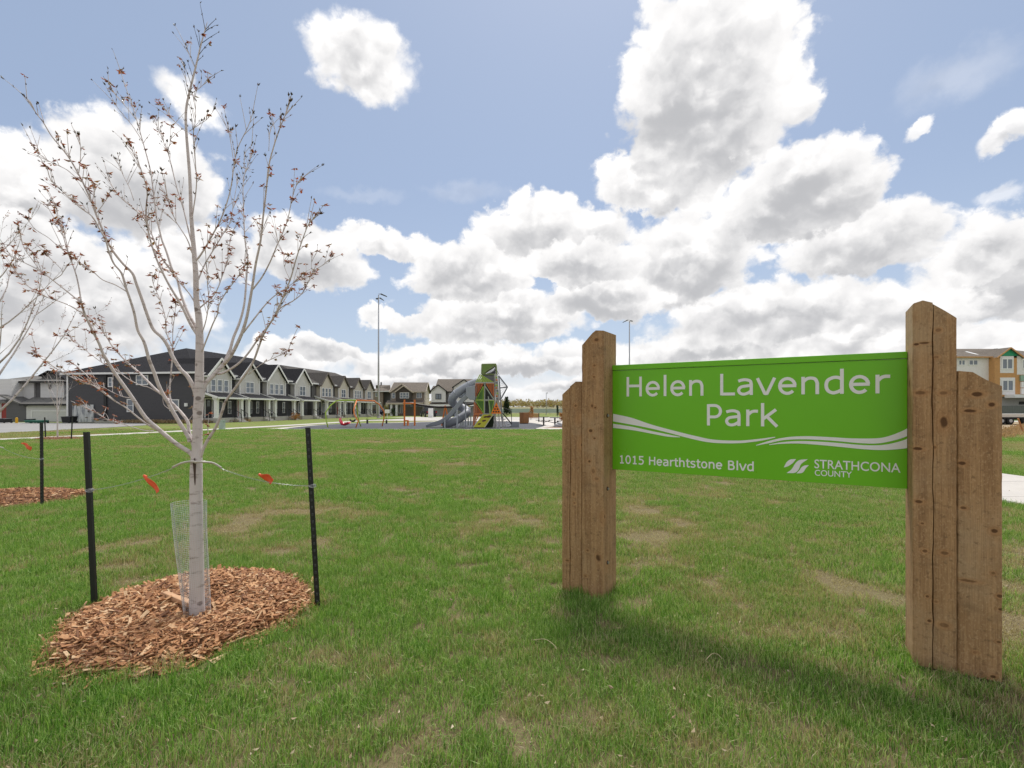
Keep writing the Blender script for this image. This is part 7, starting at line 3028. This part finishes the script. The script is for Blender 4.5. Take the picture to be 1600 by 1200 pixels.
bush('shrub', 'tall ochre shrub behind the wood bench', 'shrub', ((829.5 - 800) / FPX * 66, 66, 0), 1.75, 0.75, M_AUTUMN, 800, 4, 0.5)
bush('shrub', 'orange shrub close to the timber sign posts', 'shrub', ((877 - 800) / FPX * 60, 60, 0), 1.0, 0.5, M_AUTUMN, 500, 5, 0.3)
bush('conifer_tree', 'small dark conifer behind the picnic tables', 'tree', ((871 - 800) / FPX * 75, 75, 0), 1.9, 0.5, M_CONIFER, 500, 6, 0.8, True, 0.14)
bush('shrub', 'yellow-green shrub framed by the climbing hoops', 'shrub', ((731 - 800) / FPX * 70, 70, 0), 1.9, 0.9, M_YELLOWG, 700, 7, 0.3)
bush('shrub', 'orange flowering shrub by the last charcoal porch', 'shrub', ((462 - 800) / FPX * 66, 66, 0), 0.9, 1.0, M_AUTUMN, 500, 8, 0.2)


def weeds(name, label, pts, n, h, mat, seed, leaf=0.16):
    rr = random.Random(seed)
    m = MB()
    for _ in range(n):
        (x0, y0), (x1, y1) = rr.choice(pts)
        t = rr.random()
        p = Vector((x0 + (x1 - x0) * t + rr.gauss(0, 0.35), y0 + (y1 - y0) * t + rr.gauss(0, 0.35), 0.0))
        d = Vector((rr.uniform(-.5, .5), rr.uniform(-.5, .5), 1)).normalized()
        s = d.orthogonal().normalized()
        L = h * rr.uniform(0.4, 1.2)
        add_leaf(m, p, d, s, L, leaf * 0.35)
    return tag(m.build(name, mat), label, None, None, 'stuff')


weeds('dry_weeds', 'dry tan weeds along the foot of the charcoal end wall', [((-41.0, 53.2), (-33.5, 52.2)), ((-33.0, 51.5), (-30.8, 58))], 3200, 0.38, M_DRYWEED, 3)
weeds('verge_weeds', 'straw-coloured rough grass on the verge by the right post', [((14, 22), (30, 30)), ((22, 30), (40, 42)), ((25, 26), (48, 46))], 9000, 0.22, M_DRYWEED, 4, 0.08)


# rough grassland rising to a belt of spring woodland at the horizon
def hillside():
    m = MB()
    xs = np.linspace(-500, 900, 70)
    ys = [150, 180, 230, 300, 360, 430, 520]
    hs = [0.0, 0.15, 0.9, 2.2, 3.4, 4.6, 5.2]
    ids = []
    for y, h in zip(ys, hs):
        ids.append([m.pt((x, y, h * (0.85 + 0.3 * math.sin(x * 0.013 + y * 0.01)) + 0.02)) for x in xs])
    for a, b in zip(ids, ids[1:]):
        for k in range(len(xs) - 1):
            m.face((a[k], a[k + 1], b[k + 1], b[k]))
    mt, nt, b = new_mat('dry_field')
    pos = nt.node('ShaderNodeNewGeometry').outputs['Position']
    n = nt.noise(nt.v('MULTIPLY', pos, (1, 2.5, 1)), 0.035, 6.0, 0.6)
    n2 = nt.noise(pos, 0.6, 5.0, 0.7)
    c = nt.mix(nt.smooth(n, 0.35, 0.65), (0.30, 0.23, 0.12), (0.22, 0.24, 0.09))
    nt.put(b.inputs['Base Color'], nt.mix(nt.smooth(n2, 0.4, 0.7, 0.0, 0.4), c, (0.16, 0.13, 0.07)))
    b.inputs['Roughness'].default_value = 0.95
    tag(m.build('hill', mt, smooth=True), kind='structure')


hillside()


def woodland():
    g = np.random.default_rng(17)
    n, k = 2600, 34
    cx = g.uniform(-380, 640, n)
    cy = g.uniform(300, 470, n)
    h = g.uniform(3.6, 6.4, n) * (0.8 + 0.4 * vnoise(cx * 0.02 + 50, cy * 0.02, 4, 2))
    w = h * g.uniform(0.35, 0.7, n)
    base = 1.6 + (cy - 300) * 0.012
    d = g.normal(size=(n, k, 3))
    d /= np.linalg.norm(d, axis=2)[..., None]
    r = g.random((n, k)) ** 0.45
    P = np.stack([cx[:, None] + d[..., 0] * w[:, None] * r, cy[:, None] + d[..., 1] * w[:, None] * r, base[:, None] + h[:, None] * (0.48 + 0.5 * d[..., 2] * r)], 2).reshape(-1, 3)
    a = g.normal(size=P.shape)
    a /= np.linalg.norm(a, axis=1)[:, None]
    b = g.normal(size=P.shape)
    b -= a * (a * b).sum(1)[:, None]
    b /= np.linalg.norm(b, axis=1)[:, None]
    s = g.uniform(0.35, 0.85, len(P))[:, None]
    V = np.stack([P + a * s, P + b * s * 0.7, P - a * s, P - b * s * 0.7], 1).reshape(-1, 3)
    F = np.arange(len(V)).reshape(-1, 4)
    me = bpy.data.meshes.new('woodland')
    me.from_pydata(V.tolist(), [], F.tolist())
    me.materials.append(leaf_mat('far_wood', [(0.20, 0.18, 0.09), (0.27, 0.28, 0.11), (0.32, 0.34, 0.13), (0.30, 0.25, 0.17), (0.24, 0.21, 0.13)]))
    o = bpy.data.objects.new('woodland', me)
    COL.objects.link(o)
    tag(o, 'belt of spring woodland along the far rise', None, None, 'stuff')


woodland()


def mesh_fence():
    """Long chain-link fence with a pale green windscreen across the field."""
    root = thing('chain_fence', 'long wire fence with pale green screen crossing the far field', 'fence', (-8, 132, 0))
    m = MB()
    m.box(0, 60, -0.02, 0.02, 0.35, 1.5)
    m.build('screen', plain('screen_green', (0.42, 0.48, 0.45), 0.7, 0.0, 0.15, 0.4), root)
    for k in range(21):
        p = MB()
        p.tube([(k * 3.0, 0.06, 0), (k * 3.0, 0.06, 1.9)], 0.04, 6)
        p.build('post', M_STEEL, root)
    r = MB()
    r.tube([(0, 0.06, 1.85), (60, 0.06, 1.85)], 0.03, 6)
    r.build('rail', M_STEEL, root)


mesh_fence()

# ------------------------------------------------------------------ small things lying on the lawn
for k, (px_, py_, qx, qy, lab) in enumerate([(834, 1012, 866, 1022, 'pale bent twig on the grass, middle of the lawn'), (1103, 1044, 1122, 1037, 'curled pale straw on the grass under the board')]):
    a, b = ground_at(px_, py_), ground_at(qx, qy)
    A, B = Vector((*a, 0.05)), Vector((*b, 0.055))
    m = MB(lambda p: Vector(p) - A)
    mid = (A + B) / 2 + Vector((0.01, 0.02, 0.012))
    m.tube(smooth_line([A, mid, B, B + Vector((0.012, -0.03, -0.01))], 5), 0.0020, 5)
    o = m.build('dry_twig', plain('dry_straw', (0.52, 0.42, 0.26), 0.7))
    o.location = A
    tag(o, lab, 'twig')


def leaf_litter():
    g = random.Random(44)
    m = MB()
    for _ in range(420):
        y = 2.0 + 9.0 * g.random() ** 1.4
        x = g.uniform(-1.05, 1.05) * y
        if bool(inside(x, y, RING)):
            continue
        d = Vector((g.uniform(-1, 1), g.uniform(-1, 1), g.uniform(-0.2, 0.3))).normalized()
        s = d.cross(Vector((g.uniform(-.5, .5), g.uniform(-.5, .5), 1))).normalized()
        L = g.uniform(0.012, 0.036)
        add_leaf(m, Vector((x, y, g.uniform(0.025, 0.055))), d, s, L, L * g.uniform(0.25, 0.6))
    tag(m.build('leaf_litter', leaf_mat('litter_leaf', [(0.30, 0.22, 0.13), (0.50, 0.40, 0.26), (0.62, 0.54, 0.40)])), 'scattered dry leaf scraps on the near lawn', None, None, 'stuff')


leaf_litter()
